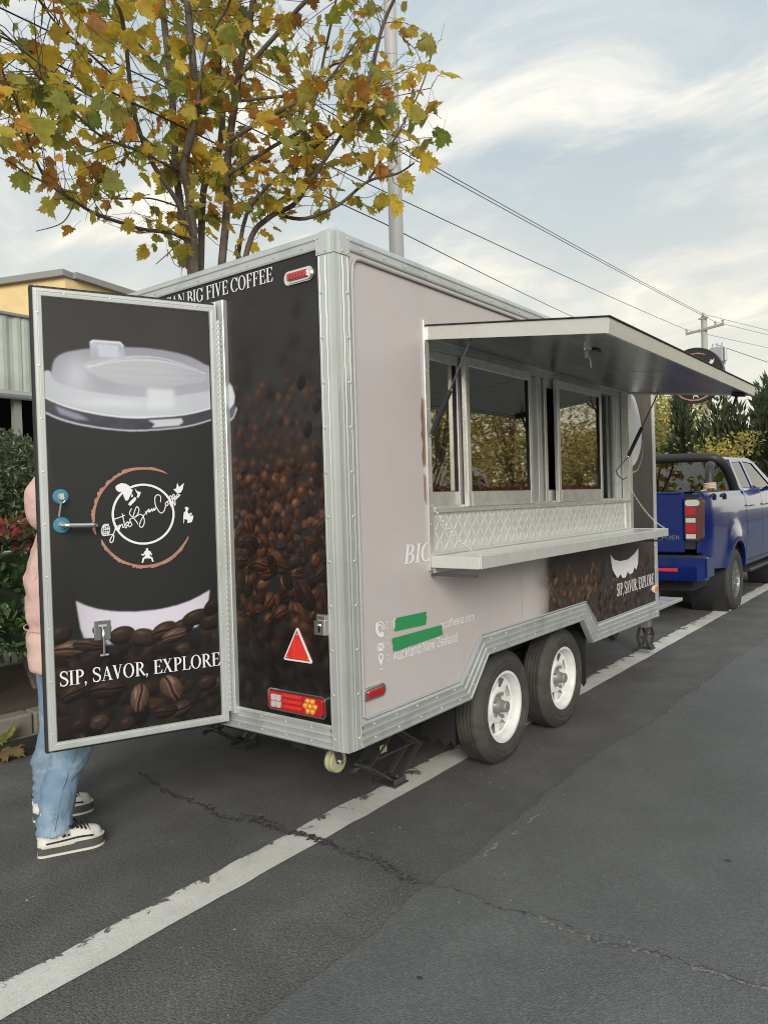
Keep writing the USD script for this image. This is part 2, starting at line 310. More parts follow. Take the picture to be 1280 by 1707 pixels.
def logo_shapes(scale, full=True):
    """The round emblem in metres about its centre; traced points are in emblem units (640 x 670, y down)."""
    T = lambda P: [((x - 595) * scale, (650 - y) * scale) for x, y in P]
    rng = np.random.default_rng(5); white, brown = [], []
    def ring(cx, cy, rx, ry, a0, a1, w0, w1, wm, seed):
        k = 220; t = np.linspace(0, 1, k); a = np.radians(a0 + (a1 - a0) * t)
        w = np.interp(t, [0, .12, .5, .88, 1], [w0, wm * .8, wm, wm * .9, w1]); r = np.random.default_rng(seed)
        jo = 14 * (meshkit.noise(np.stack([t * 22, t * 0 + seed, t * 0], 1)) - .5) + 20 * (meshkit.noise(np.stack([t * 60, t * 0 + seed, t * 0], 1), 3) - .5) * (t > .35 if seed == 1 else t < .6)
        o = [(cx + (rx + w[i] / 2 + jo[i]) * math.cos(a[i]), cy - (ry + w[i] / 2 + jo[i]) * math.sin(a[i])) for i in range(k)]
        q = [(cx + (rx - w[i] / 2) * math.cos(a[i]), cy - (ry - w[i] / 2) * math.sin(a[i])) for i in range(k)]
        return Polygon(T(o + q[::-1])).buffer(0)
    brown.append(ring(605, 690, 510, 520, 62, 197, 4, 10, 34, 1)); brown.append(ring(605, 690, 485, 510, 204, 335, 22, 4, 36, 2))
    c = T([(592, 650)])[0]; white.append(Point(c).buffer(318 * scale, 40).difference(Point(c).buffer(296 * scale, 40)))
    white.append(Polygon(T([(330, 345), (380, 322), (420, 330), (455, 350), (468, 385), (490, 390), (478, 430), (455, 470), (440, 500), (415, 505), (398, 460), (385, 410), (350, 415), (325, 390), (320, 365)])))
    white.append(Polygon(T([(510, 378), (535, 410), (572, 420), (560, 450), (545, 478), (528, 470), (536, 440), (520, 410)])))
    white.append(Polygon(T([(505, 470), (525, 478), (510, 510), (480, 540), (462, 560), (438, 545), (455, 520), (480, 495)])))
    white.append(Polygon(T([(476, 445), (492, 440), (488, 468), (470, 470)])))
    white.append(Polygon(T([(905, 395), (935, 390), (950, 328), (968, 375), (1020, 330), (1005, 395), (985, 430), (955, 440), (935, 430)])))
    white.append(Polygon(T([(1020, 592), (1045, 585), (1062, 605), (1052, 630), (1046, 640), (1062, 665), (1088, 650), (1095, 665), (1070, 685), (1110, 682), (1104, 715), (1090, 752), (1042, 762), (1045, 725), (1012, 716), (1008, 762), (1002, 762), (1000, 690), (1010, 645), (1030, 630)])))
    white.append(Polygon(T([(604, 1005), (622, 1005), (626, 1030), (650, 1045), (664, 1080), (655, 1085), (642, 1066), (640, 1088), (668, 1110), (676, 1152), (662, 1152), (650, 1118), (615, 1112), (584, 1115), (568, 1158), (555, 1155), (564, 1110), (592, 1085), (588, 1066), (572, 1085), (548, 1066), (560, 1062), (574, 1068), (585, 1042), (602, 1030)])))
    e = T([(212, 795)])[0]; oval = affinity.translate(affinity.scale(Point(0, 0).buffer(1, 20), 42 * scale, 60 * scale), *e)
    white.append(oval.difference(oval.buffer(-7 * scale)))
    for k in range(-2, 3): white.append(LineString([(e[0] - 30 * scale, e[1] + k * 20 * scale), (e[0] + 30 * scale, e[1] + k * 20 * scale + 6 * scale * (-1) ** k)]).buffer(4 * scale).intersection(oval))
    for k in range(-1, 2): white.append(LineString([(e[0] + k * 20 * scale, e[1] - 50 * scale), (e[0] + k * 20 * scale, e[1] + 50 * scale)]).buffer(2.6 * scale).intersection(oval))
    if full:
        W = [[(240, 740), (175, 780), (180, 850), (235, 850), (285, 850), (280, 910), (258, 930), (250, 900), (290, 830), (305, 780)],
             [(334, 762), (314, 764), (304, 786), (316, 802), (332, 782), (336, 760), (338, 794), (346, 794)], [(346, 796), (350, 752), (352, 774), (366, 748), (378, 754), (378, 780), (390, 776)], [(400, 655), (352, 675), (300, 690)], [(378, 640), (392, 720), (404, 782), (418, 776)],
             [(425, 725), (410, 745), (420, 765), (438, 745), (428, 725), (450, 735)], [(470, 690), (450, 700), (458, 730), (470, 755), (445, 775), (438, 765)],
             [(470, 590), (450, 640), (490, 690), (520, 730), (528, 750)], [(480, 690), (500, 620), (525, 570), (545, 600), (530, 650), (500, 680), (560, 650), (592, 690), (595, 740), (570, 785), (545, 770), (560, 720), (600, 650)],
             [(610, 625), (620, 650), (628, 615), (640, 625), (655, 615), (642, 600), (640, 625), (660, 625), (675, 595), (682, 622), (698, 590), (702, 615), (720, 585)],
             [(768, 525), (770, 470), (740, 450), (712, 480), (715, 560), (760, 640), (800, 625), (822, 560)], [(835, 525), (818, 545), (828, 570), (848, 550), (836, 525), (860, 520)],
             [(862, 545), (885, 480), (870, 465), (862, 500), (870, 560), (885, 578), (895, 520)], [(885, 535), (915, 470), (902, 450), (892, 490), (905, 545), (918, 565), (920, 505)], [(915, 500), (935, 485), (925, 470), (915, 490), (932, 500), (950, 480)], [(945, 480), (962, 460), (950, 445), (940, 465), (955, 478), (975, 455)]]
        white.append(mono([T(s) for s in W], 9.5 * scale, 5))
    return unary_union([w.buffer(0) for w in white]), unary_union(brown)

# ------------------------------------------------------------------ the printed coffee pictures: drawn here, carried by fine meshes
def draw_bean(img, cx, cy, a, b, ang, col, slit=True, soft=1.0):
    """Draws one coffee bean into img (rows from the bottom, in pixels)."""
    h, w = img.shape[:2]; R = int(math.ceil(max(a, b))) + 2
    x0, x1, y0, y1 = max(int(cx) - R, 0), min(int(cx) + R + 1, w), max(int(cy) - R, 0), min(int(cy) + R + 1, h)
    if x1 <= x0 or y1 <= y0: return
    Y, X = np.mgrid[y0:y1, x0:x1]; dx, dy = X - cx, Y - cy; c, s = math.cos(ang), math.sin(ang)
    p, q = (dx * c + dy * s) / a, (-dx * s + dy * c) / b; r2 = p * p + q * q
    al = np.clip((1 - r2) * min(a, b) / (1.6 * soft), 0, 1); z = np.sqrt(np.clip(1 - r2, 0, 1))
    nx, ny = (p / a * c - q / b * s) * min(a, b), (p / a * s + q / b * c) * min(a, b)
    tx = meshkit.noise(np.stack([p * 4 + cx, q * 9 + cy, 0 * p], -1)) - .5
    sh = np.clip(.16 + .50 * z + .55 * (ny * .95 - nx * .30) + .25 * tx, 0.03, 1.6)
    hl = np.clip(1 - ((p + .25 * c - .35 * s) ** 2 * 4 + (q - .48 + .1 * tx) ** 2 * 22), 0, 1) ** 1.5
    out = np.asarray(col)[None, None] * sh[..., None] + hl[..., None] * A(.30, .25, .22) * (np.mean(col) * 4.5)
    if slit:
        wv = np.abs(q + .16 * np.sin(p * 2.6) + .06 * tx); g = np.clip(1.2 - wv / .12, 0, 1) * (np.abs(p) < .95)
        out = out * (1 - .95 * g[..., None]); e = np.clip(1 - np.abs(wv - .22) / .10, 0, 1) * (np.abs(p) < .85) * (.5 + 1.2 * np.abs(tx)); out = out + e[..., None] * np.asarray(col)[None, None] * A(1.1, .85, .6)
    al = al[..., None]; img[y0:y1, x0:x1] = img[y0:y1, x0:x1] * (1 - al) + out * al
def blur(img, r):
    from scipy.ndimage import gaussian_filter
    return gaussian_filter(img, (r, r, 0))
def fill_poly(img, P, col, soft=0.0):
    h, w = img.shape[:2]; im = Image.new('L', (w * 3, h * 3)); ImageDraw.Draw(im).polygon([(x * 3, y * 3) for x, y in P], fill=255)
    m = np.asarray(im.resize((w, h), Image.BOX), float) / 255
    if soft:
        from scipy.ndimage import gaussian_filter
        m = gaussian_filter(m, soft)
    col = np.asarray(col, float); img[:] = img * (1 - m[..., None]) + (col if col.ndim == 3 else col[None, None]) * m[..., None]; return m

# ------------------------------------------------------------------ the coffee trailer: right face x = 0, rear face y = 0
LEN, ZB, ZT, WID = 3.99, .474, 2.596, 2.0
TR = thing('food_trailer', 'mauve and black aluminium framed coffee trailer with raised serving hatch and open rear door', 'food trailer', (-1, 2, 0))
RX = lambda x, z, d=0: A(x, -d, z)                            # a point on the rear face, d proud of it
SX = lambda y, z, d=0: A(d, y, z)
X_, Y_, Z_ = A(1, 0, 0), A(0, 1, 0), A(0, 0, 1)
# --- walls
low = [(.08, .575), (.86, .575), (1.075, .771), (2.452, .771), (2.645, .60), (3.93, .60)]
side_poly = Polygon(low + [(3.93, 2.54), (.08, 2.54)]).difference(sbox(.665, 1.20, 3.34, 2.285))
part(TR, 'side_wall', extr(side_poly, (-.035, 0, 0), Y_, Z_, .033), M['mauve'])
left_poly = Polygon(low + [(3.93, 2.54), (.08, 2.54)])
part(TR, 'side_wall', extr(left_poly, (-2 + .002, 0, 0), Y_, Z_, .033), M['mauve'])
rear_poly = sbox(-1.92, .56, -.08, 2.54).difference(sbox(-1.455, .545, -.655, 2.425))
part(TR, 'rear_wall', extr(rear_poly, (0, .035, 0), X_, Z_, .033), M['panel_black'])
part(TR, 'front_wall', box((-1.96, LEN - .035, .5), (-.04, LEN - .002, 2.55)), M['mauve'])
part(TR, 'roof', [box((-1.985, .02, 2.572), (-.015, LEN - .02, 2.590)), box((-1.9, .1, 2.590), (-.1, LEN - .1, 2.602), .01)], M['roof_white'])
part(TR, 'floor', extr(unary_union([sbox(-1.96, .03, -.04, .90), sbox(-1.62, .85, -.38, 2.70), sbox(-1.96, 2.66, -.04, LEN - .04)]), (0, 0, .50), X_, Y_, .06), M['chassis_black'])
# --- lining of the room inside
lin_ = [box((-1.935, .05, 2.50), (-.06, LEN - .05, 2.53)), box((-1.955, .05, .57), (-1.935, LEN - .05, 2.53)), box((-1.93, LEN - .06, .57), (-.06, LEN - .04, 2.53)), box((-1.60, .05, .5615), (-.40, LEN - .06, .572))]
part(TR, 'lining', lin_, M['interior'])
part(TR, 'counter', [box((-.62, .75, 1.38), (-.085, 3.5, 1.41)), box((-.58, .78, .58), (-.55, 3.47, 1.375))], M['stainless'])
part(TR, 'back_counter', [box((-1.92, .6, .58), (-1.4, 3.6, 1.40), .01), box((-1.93, 1.2, 1.85), (-1.62, 2.2, 2.35), .01)], M['stainless'])
part(TR, 'blue_notice', box((-1.0, LEN - .075, 1.78), (-.60, LEN - .062, 2.0)), M['blue_plastic'])
# --- corner posts with their caps
def post(sx, sy):
    """One extruded corner post, drawn for the right rear corner and mirrored."""
    r = .045
    o = unary_union([sbox(-.086, -.004, -.03, .012), sbox(-.012, .03, .004, .086), Point(.004 - r, -.004 + r).buffer(r, 10).intersection(sbox(.004 - r, -.004, .004, -.004 + r)), sbox(-.05, .0, .0, .04)])
    o = o.difference(unary_union([Point(-.046, -.004).buffer(.0035), Point(.004, .046).buffer(.0035), Point(-.078, -.004).buffer(.0025), Point(.004, .078).buffer(.0025), sbox(-.2, .012, -.012, .2).difference(sbox(-.05, 0, 0, .04))]))
    m = trimesh.creation.extrude_polygon(o, 2.50 - ZB, engine='earcut'); m.apply_translation([0, 0, ZB])
    c = unary_union([sbox(-.092, -.007, -.03, .0), sbox(.0, .03, .007, .092), Point(.007 - r, -.007 + r).buffer(r, 10).intersection(sbox(.007 - r, -.007, .007, -.007 + r)), sbox(-.088, -.002, .002, .088)])
    k = trimesh.creation.extrude_polygon(c, .085, engine='earcut'); k.apply_translation([0, 0, 2.502])
    riv = [dome((-.070, -.004, z), (0, -1, 0), .0075) for z in np.arange(.52, 2.5, .183)] + [dome((.004, .070, z), (1, 0, 0), .0075) for z in np.arange(.52, 2.5, .183)]
    capr = [dome((x, -.007, z), (0, -1, 0), .007) for x, z in ((-.08, 2.515), (-.08, 2.572), (-.012 - .03, 2.515))] + [dome((.007, y, z), (1, 0, 0), .007) for y, z in ((.08, 2.515), (.08, 2.572), (.045, 2.515))]
    top = hullm([(-.09, -.004, 2.587), (-.09, .09, 2.587), (.004, .09, 2.587), (.004, .02, 2.587), (-.02, -.004, 2.587), (-.085, .01, 2.604), (-.085, .085, 2.604), (-.012, .085, 2.604), (-.012, .02, 2.604), (-.02, .012, 2.604)])
    def fl(m):
        v, f, _ = meshkit.arrays(m) if not isinstance(m, tuple) else (m[0], m[1], 0); v = np.array(v, float)
        if sx: v[:, 0] = -2 - v[:, 0]
        if sy: v[:, 1] = LEN - v[:, 1]
        return (v, f[:, ::-1]) if sx != sy else (v, f)
    p = part(TR, 'corner_post', fl(m), M['aluminium'], 30); part(p, 'corner_cap', [fl(k), fl(top)], M['aluminium'], 30); part(p, 'rivets', [fl(x) for x in riv + capr], M['aluminium'], 40, kind='stuff')
for a in (0, 1):
    for b in (0, 1): post(a, b)
# --- rails along roof and floor, swept with their ribbed profile
def strip(lower, upper, normal, prof):
    """A ribbed strip between two polylines. prof: (height 0..1, proud) pairs."""
    lo, up = np.asarray(lower, float), np.asarray(upper, float); n = A(*normal); k = len(prof)
    v = np.array([[l + (u - l) * h + n * d for h, d in prof] for l, u in zip(lo, up)]).reshape(-1, 3); m = len(lo)
    i, j = np.meshgrid(np.arange(m - 1), np.arange(k - 1), indexing='ij'); q = np.stack([i * k + j, (i + 1) * k + j, (i + 1) * k + j + 1, i * k + j + 1], -1).reshape(-1, 4)
    f = np.vstack([q[:, [0, 1, 2]], q[:, [0, 2, 3]]])
    for e in (0, m - 1): f = np.vstack([f, [[e * k, e * k + j, e * k + j + 1] for j in range(1, k - 1)]])
    return v, f
ribs = [(0, -.03), (0, .006), (.05, .010)]
for h in (.08, .36, .64): ribs += [(h + .01, .010), (h + .03, .006), (h + .20, .006), (h + .225, .011), (h + .265, .011)]
ribs += [(.93, .007), (.97, .004), (1.0, .001), (1.0, -.03)]
sl = [(.088, ZB), (.965, ZB + .002), (1.15, .668), (2.405, .668), (2.56, .494), (3.90, .478)]; su = [(.088, .580), (.862, .582), (1.072, .777), (2.455, .777), (2.65, .604), (3.90, .600)]
rail = part(TR, 'floor_rail', strip([SX(*p) for p in sl], [SX(*p) for p in su], X_, ribs), M['aluminium_rail'], 30)
rv = []
for (a, b), (c, d), n in zip(zip(sl[:-1], su[:-1]), zip(sl[1:], su[1:]), (5, 2, 8, 1, 8)):
    for t in (np.arange(n) + .5) / n:
        L, U = A(*a) + (A(*c) - a) * t, A(*b) + (A(*d) - b) * t
        for h in (.22, .78): q = L + (U - L) * h; rv.append(dome((.006, *q), X_, .0065))
part(rail, 'rivets', rv, M['aluminium'], 40, kind='stuff')
lrail = strip([A(-2, *p) for p in sl], [A(-2, *p) for p in su], -X_, ribs); part(TR, 'floor_rail', (lrail[0], lrail[1][:, ::-1]), M['aluminium_rail'], 30)
rr = part(TR, 'floor_rail', strip([RX(-1.914, ZB), RX(-.088, ZB)], [RX(-1.914, .575), RX(-.088, .575)], -Y_, ribs), M['aluminium_rail'], 30)
part(rr, 'rivets', [dome(RX(x, z, .006), -Y_, .0065) for x in np.arange(-1.85, -.1, .15) for z in (.497, .553)], M['aluminium'], 40, kind='stuff')
fr = strip([A(-1.914, LEN, ZB), A(-.088, LEN, ZB)], [A(-1.914, LEN, .6), A(-.088, LEN, .6)], Y_, ribs); part(TR, 'floor_rail', (fr[0], fr[1][:, ::-1]), M['aluminium_rail'], 30)
trib = [(0, -.03), (0, .004), (.10, .006), (.13, .003), (.48, .003), (.52, .008), (.60, .008), (.64, .002), (.80, -.002), (.92, -.010), (1.0, -.022), (1.0, -.05)]
for nm, lo, up, n, flip in (('roof_rail', [RX(-1.908, 2.528), RX(-.092, 2.528)], [RX(-1.908, 2.604), RX(-.092, 2.604)], -Y_, 0), ('roof_rail', [SX(.092, 2.528), SX(LEN - .092, 2.528)], [SX(.092, 2.604), SX(LEN - .092, 2.604)], X_, 0),
                              ('roof_rail', [A(-2, .092, 2.528), A(-2, LEN - .092, 2.528)], [A(-2, .092, 2.604), A(-2, LEN - .092, 2.604)], -X_, 1), ('roof_rail', [A(-1.908, LEN, 2.528), A(-.092, LEN, 2.528)], [A(-1.908, LEN, 2.604), A(-.092, LEN, 2.604)], Y_, 1)):
    s = strip(lo, up, n, trib); rn = part(TR, nm, (s[0], s[1][:, ::-1]) if flip else s, M['aluminium_rail'], 30)
    if not flip:
        a, b = A(*lo[0]), A(*lo[1]); k = int(np.linalg.norm(b - a) / .155)
        part(rn, 'rivets', [dome(a + (b - a) * (i + .5) / k + A(0, 0, .022) + n * .004, n, .0065) for i in range(k)], M['aluminium'], 40, kind='stuff')
part(TR, 'sealant_bead', [tube([SX(.098, .60, .004), SX(.100, 1.2, .005), SX(.101, 2.40, .005), SX(.107, 2.47, .006), SX(.125, 2.497, .006), SX(.16, 2.505, .006), SX(2.0, 2.505, .005), SX(3.86, 2.505, .005)], .0068, 7), tube([SX(.098, .60, .004), SX(.12, .588, .004), SX(.86, .590, .004), SX(1.072, .786, .004), SX(2.455, .786, .004), SX(2.65, .612, .004), SX(3.88, .608, .004)], .005, 6)], M['sealant'])
# --- prints on the walls
def print_sheet(parent, name, img, o, du, dv, keep=None):
    """img: rows from the bottom, linear colours. One vertex per pixel."""
    h, w = img.shape[:2]; return part(parent, name, grid_mesh(o, du, dv, w, h, keep), M['vinyl_print'], True, col=np.clip(img, 0, 1).reshape(-1, 3))
def beans_rear():
    px = .0036; x0, x1, z0, z1 = -.652, -.084, .576, 2.527; w, h = int((x1 - x0) / px), int((z1 - z0) / px); rng = np.random.default_rng(11)
    zz = z0 + (np.arange(h) + .5) * px; xx = x0 + (np.arange(w) + .5) * px
    base = np.interp(zz, [z0, 1.0, 1.5, 2.0, 2.3, z1], [.012, .014, .016, .030, .030, .022])[:, None, None] * A(1.05, .97, .93) * np.ones((1, w, 1))
    base = base * (1 + .5 * (meshkit.fbm(np.stack(np.meshgrid(zz * 5, xx * 5, [0.], indexing='ij'), -1)[:, :, 0], 3, 4) - .5))[..., None]
    reds = [A(.16, .062, .03), A(.10, .045, .028), A(.21, .085, .04), A(.06, .03, .024), A(.085, .045, .04)]
    def layer(n, za, zb, ra, rb, br, soft):
        for k in range(n):
            z = rng.uniform(za, zb); x = rng.uniform(x0 - .02, x1 + .02); a = rng.uniform(ra, rb) / px; c = reds[rng.integers(5)] * br * rng.uniform(.35, 1.2)
            draw_bean(base, (x - x0) / px, (z - z0) / px, a, a * rng.uniform(.55, .85), rng.uniform(0, PI), c, rng.random() < .5, soft)
    def dens(n, ra, rb, br, soft, f):                         # bokeh-like far beans, denser towards the middle height
        for k in range(n):
            z = f(rng.random()); x = x0 + (x1 - x0) * rng.random() ** (.8 if z > 1.9 else 1); a = rng.uniform(ra, rb) / px; c = reds[rng.integers(5)] * br * rng.uniform(.25, 1.2)
            draw_bean(base, (x - x0) / px, (z - z0) / px, a, a * rng.uniform(.6, 1), rng.uniform(0, PI), c, False, soft)
    dens(40, .02, .035, .30, 3, lambda t: 1.9 + .5 * t); base[:] = blur(base, 5)
    dens(300, .012, .025, .95, 2.4, lambda t: 1.52 + .50 * t ** 1.4); base[:] = blur(base, 2.0)
    dens(260, .017, .032, .85, 1.6, lambda t: 1.25 + .42 * t ** 1.2); base[:] = blur(base, 1.0)
    layer(130, .9, 1.42, .028, .048, .55, 1.2); layer(80, .85, 1.25, .032, .052, .42, 1.0)
    for k in range(9): draw_bean(base, rng.uniform(.72, 1.0) * w, (1.2 + .10 * k - z0) / px, .050 / px * (1.1 - .04 * k), .028 / px, rng.uniform(.6, 2.2), A(.055, .034, .030) * rng.uniform(.5, 1.0) * (1 - .08 * k), k < 4, 2.5)
    lowr = base.copy()
    for k in range(60):
        z = rng.uniform(.56, .98); a = rng.uniform(.04, .068) / px; draw_bean(lowr, rng.uniform(0, 1) * w, (z - z0) / px, a, a * .62, rng.uniform(.9, 2.3), A(.030, .021, .020) * rng.uniform(.2, 1.0), rng.random() < .5, 2)
    lowr = blur(lowr, 2.2); m = np.clip((1.02 - zz) / .1, 0, 1)[:, None, None]; base = base * (1 - m) + lowr * m
    # the part of the cup's lid that spills over from the door
    im = lambda P: [((x - x0) / px, (z - z0) / px) for x, z in P]
    fill_poly(base, im([(-.70, 2.06), (-.652, 2.055), (-.628, 2.035), (-.612, 1.99), (-.618, 1.955), (-.652, 1.93), (-.70, 1.92)]), A(.58, .61, .67), 1)
    fill_poly(base, im([(-.70, 1.905), (-.652, 1.918), (-.612, 1.95), (-.606, 1.93), (-.62, 1.905), (-.70, 1.86)]), A(.12, .115, .14), 1)
    fill_poly(base, im([(-.70, 1.862), (-.625, 1.90), (-.604, 1.94), (-.598, 1.93), (-.62, 1.893), (-.70, 1.85)]), A(.4, .41, .47), .6)
    return base, px, x0, z0
img, px, x0, z0 = beans_rear(); print_sheet(TR, 'bean_print', img, RX(x0, z0, -.0008), A(px, 0, 0), A(0, 0, px))
part(TR, 'rear_lettering', extr(serif_text('AFRICAN BIG FIVE COFFEE', .062, .905, 0), RX(-1.252, 2.452, .001), X_, Z_, .0006), M['white_print'], False)
# --- side print: the dark bean picture at the front of the mauve side
def beans_side():
    px = .0068; y0, y1, z0, z1 = 1.55, 3.928, .604, 2.535; w, h = int((y1 - y0) / px), int((z1 - z0) / px); rng = np.random.default_rng(21)
    yy = (y0 + (np.arange(w) + .5) * px)[None, :]; zz = (z0 + (np.arange(h) + .5) * px)[:, None]
    mv = np.ones((h, w, 3)) * A(.51, .466, .460)
    dark = np.ones((h, w, 3)) * A(.060, .047, .042) * (.8 + .9 * np.clip((zz - 1.2) / 1.2, 0, 1))[..., None]
    dark = dark * (.8 + .4 * meshkit.fbm(np.stack([yy * 9 + 0 * zz, zz * 2.2 + 0 * yy, 0 * yy * zz], -1), 3, 2))[..., None]
    for k in range(420):
        z = .6 + .42 * rng.random() ** 1.2; y = rng.uniform(y0, y1); a = rng.uniform(.018, .05) / px
        c = (A(.20, .11, .06) if y < 2.7 and z > .80 else A(.12, .07, .06)) * rng.uniform(.25, 1.0); draw_bean(dark, (y - y0) / px, (z - z0) / px, a, a * rng.uniform(.5, .8), rng.uniform(.6, 2.5), c, rng.random() < .5, .8)
    st = meshkit.fbm(np.stack([yy * 60 + 0 * zz, zz * 5 + 0 * yy, 0 * yy * zz], -1), 2, 7)[..., None]; dark = dark * (.72 + .56 * st)
    t = (yy - (1.78 + .13 * (zz - .9))) / .26 + .9 * (meshkit.fbm(np.stack([yy * 6 + 0 * zz, zz * 6 + 0 * yy, 0 * yy * zz], -1), 3, 9) - .5); t = np.clip(t + .4, 0, 1) ** 1.4
    out = mv * (1 - t[..., None]) + dark * t[..., None]
    P = np.stack([yy + 0 * zz, zz + 0 * yy], -1); keep = shapely.contains_xy(side_poly.buffer(-.002), P[..., 0].ravel(), P[..., 1].ravel()).reshape(h, w)
    return out, px, y0, z0, keep
img, px, y0, z0, keep = beans_side(); print_sheet(TR, 'bean_print', img, SX(y0 + px / 2, z0 + px / 2, -.0008), A(0, px, 0), A(0, 0, px), keep)
cupb = Polygon([(2.925, 1.062), (3.0, 1.02), (3.12, 1.0), (3.28, 1.0), (3.42, 1.03), (3.522, 1.068), (3.50, .95), (3.46, .905), (3.42, .93), (3.38, .89), (3.31, .885), (3.27, .91), (3.22, .87), (3.16, .872), (3.12, .905), (3.06, .88), (3.0, .92), (2.96, .955)])
CUP_ = [extr(cupb, SX(0, 0, .0006), Y_, Z_, .0004), extr(Polygon(spline([(3.40, 2.255), (3.50, 2.24), (3.58, 2.16), (3.64, 2.05), (3.655, 1.95), (3.62, 1.84), (3.52, 1.74), (3.40, 1.69)], 6)), SX(0, 0, .0006), Y_, Z_, .0004)]
for q_ in CUP_: part(TR, 'cup_print', q_, M['white_print'], False)
part(TR, 'lid_rim_print', extr(LineString(spline([(3.42, 1.655), (3.52, 1.67), (3.60, 1.72), (3.665, 1.80), (3.68, 1.90)], 6)).buffer(.006), SX(0, 0, .0006), Y_, Z_, .0004), M['sealant'], False)
for q_ in [extr(serif_text('SIP, SAVOR, EXPLORE', .088, .83, 0, .004), SX(3.035, .752, .001), Y_, Z_, .0004), extr(serif_text('BIG', .086, .235, .22, .004), SX(.408, 1.208, .001), Y_, Z_, .0004)]: part(TR, 'side_lettering', q_, M['white_print'], False)
def sans(text, h, o, u, v, wid=None):
    m = meshkit.text_mesh(text, h, .0005, False); k = 1 if wid is None else wid / (m.bounds[1][0] - m.bounds[0][0])
    P = m.vertices; n = np.cross(u, v); return (A(*o) + P[:, :1] * k * A(*u) + P[:, 1:2] * A(*v) + P[:, 2:] * n, m.faces)
tx = [sans('Auckland New Zealand', .047, SX(.315, .790, .001), Y_, Z_, .53), sans('ecoffeenz.com', .040, SX(.70, .872, .001), Y_, Z_, .315), sans('0', .047, SX(.318, .930, .001), Y_, Z_)]
for z in (.935, .868, .792): tx += [extr(unary_union([Point(.278, z + .008).buffer(.004), Point(.278, z + .034).buffer(.004)]), SX(0, 0, .001), Y_, Z_, .0005)]
ic = [LineString(spline([(.208, .970), (.206, .945), (.222, .922), (.243, .918)], 6)).buffer(.0085), Point(.210, .966).buffer(.012), Point(.240, .922).buffer(.012)]
for r in (.020, .033): ic.append(LineString([(.226 + r * math.cos(a), .944 + r * math.sin(a)) for a in np.linspace(-.1, 1.6, 8)]).buffer(.003))
ic.append(sbox(.205, .852, .252, .886).difference(unary_union([LineString([(.205, .884), (.2285, .868), (.252, .884)]).buffer(.0022), LineString([(.206, .853), (.222, .870)]).buffer(.0018), LineString([(.251, .853), (.235, .870)]).buffer(.0018)])))
ic.append(Polygon([(.212, .816), (.228, .785), (.244, .816)]).union(Point(.228, .824).buffer(.0185)).difference(Point(.228, .825).buffer(.0095))); ic.append(sbox(.214, .772, .242, .776))
part(TR, 'contact_lettering', tx + [extr(unary_union(ic), SX(0, 0, .001), Y_, Z_, .0005)], M['white_print'], False, kind='stuff')
def ragged(P, seed):
    r = np.random.default_rng(seed); out = []
    for (a, b), jag in zip(zip(P, P[1:] + P[:1]), (0, 1, 0, 1)):
        k = 9 if jag else 4
        for t in np.arange(k) / k: q = A(*a) + (A(*b) - a) * t + (r.uniform(-.006, .006, 2) * A(1, .3) if jag and t > 0 else 0); out.append(tuple(q))
    return Polygon(out)
tp = [[(.345, .978), (.585, .974), (.578, .915), (.332, .921)], [(.315, .893), (.708, .893), (.718, .845), (.318, .832)]]
# --- chips where the print is scratched beside the hatch
part(TR, 'scratched_print', extr(unary_union([Polygon([(.590, 1.93), (.597, 1.975), (.606, 1.96), (.610, 1.78), (.608, 1.66), (.596, 1.645), (.584, 1.70), (.597, 1.76), (.582, 1.80), (.592, 1.84), (.584, 1.88)]), Polygon([(.596, 1.62), (.606, 1.60), (.606, 1.47), (.597, 1.50)])]), SX(0, 0, .0004), Y_, Z_, .0006), M['rust_scratch'], False)

# --- the rear door, swung open: free edge F, hinge H
DF, DH = A(-.985, -.725, 0), A(-.680, -.035, 0); DU = unit(DH - DF); DW = float(np.linalg.norm(DH - DF)); DN = np.cross(DU, Z_); DZ0, DZ1 = .512, 2.400
DP = lambda u, z, d=0: DF + DU * u + A(0, 0, z) + DN * d
def dbox(u0, u1, z0, z1, d0, d1, bev=0):
    m = box((u0, z0, d0), (u1, z1, d1), bev); v = m.vertices; return (DF + v[:, :1] * DU + v[:, 1:2] * Z_ + v[:, 2:] * DN, m.faces)
door = part(TR, 'door', dbox(.012, DW - .012, DZ0 + .012, DZ1 - .012, -.045, .0), M['panel_black'], label='open rear door printed with a takeaway coffee cup')
part(door, 'rubber_seal', [dbox(-.012, .010, DZ0 - .012, DZ1 + .014, -.052, -.012, .004), dbox(.0105, DW - .004, DZ1 - .010, DZ1 + .014, -.052, -.012, .004), dbox(.0105, DW - .004, DZ0 - .012, DZ0 + .010, -.052, -.012, .004)], M['rubber'])
def door_frame():
    fw = .034; out = []
    prof = [(0, -.014), (0, .004), (.1, .008), (.40, .008), (.44, .005), (.56, .005), (.60, .008), (.90, .007), (1, .001)]
    O = [(0, DZ0), (DW, DZ0), (DW, DZ1), (0, DZ1)]; I = [(fw, DZ0 + fw), (DW - fw, DZ0 + fw), (DW - fw, DZ1 - fw), (fw, DZ1 - fw)]
    for k in range(4):
        j = (k + 1) % 4; out.append(strip([DP(*O[k]), DP(*O[j])], [DP(*I[k]), DP(*I[j])], DN, prof))
    return out
part(door, 'door_frame', door_frame(), M['aluminium'], 30)
part(door, 'rivets', [dome(DP(u, z, .006), DN, .0055) for u in (.017, DW - .017) for z in np.arange(.58, 2.38, .215)] + [dome(DP(u, z, .006), DN, .0055) for u in np.arange(.12, .7, .18) for z in (DZ0 + .017, DZ1 - .017)], M['aluminium'], 40, kind='stuff')
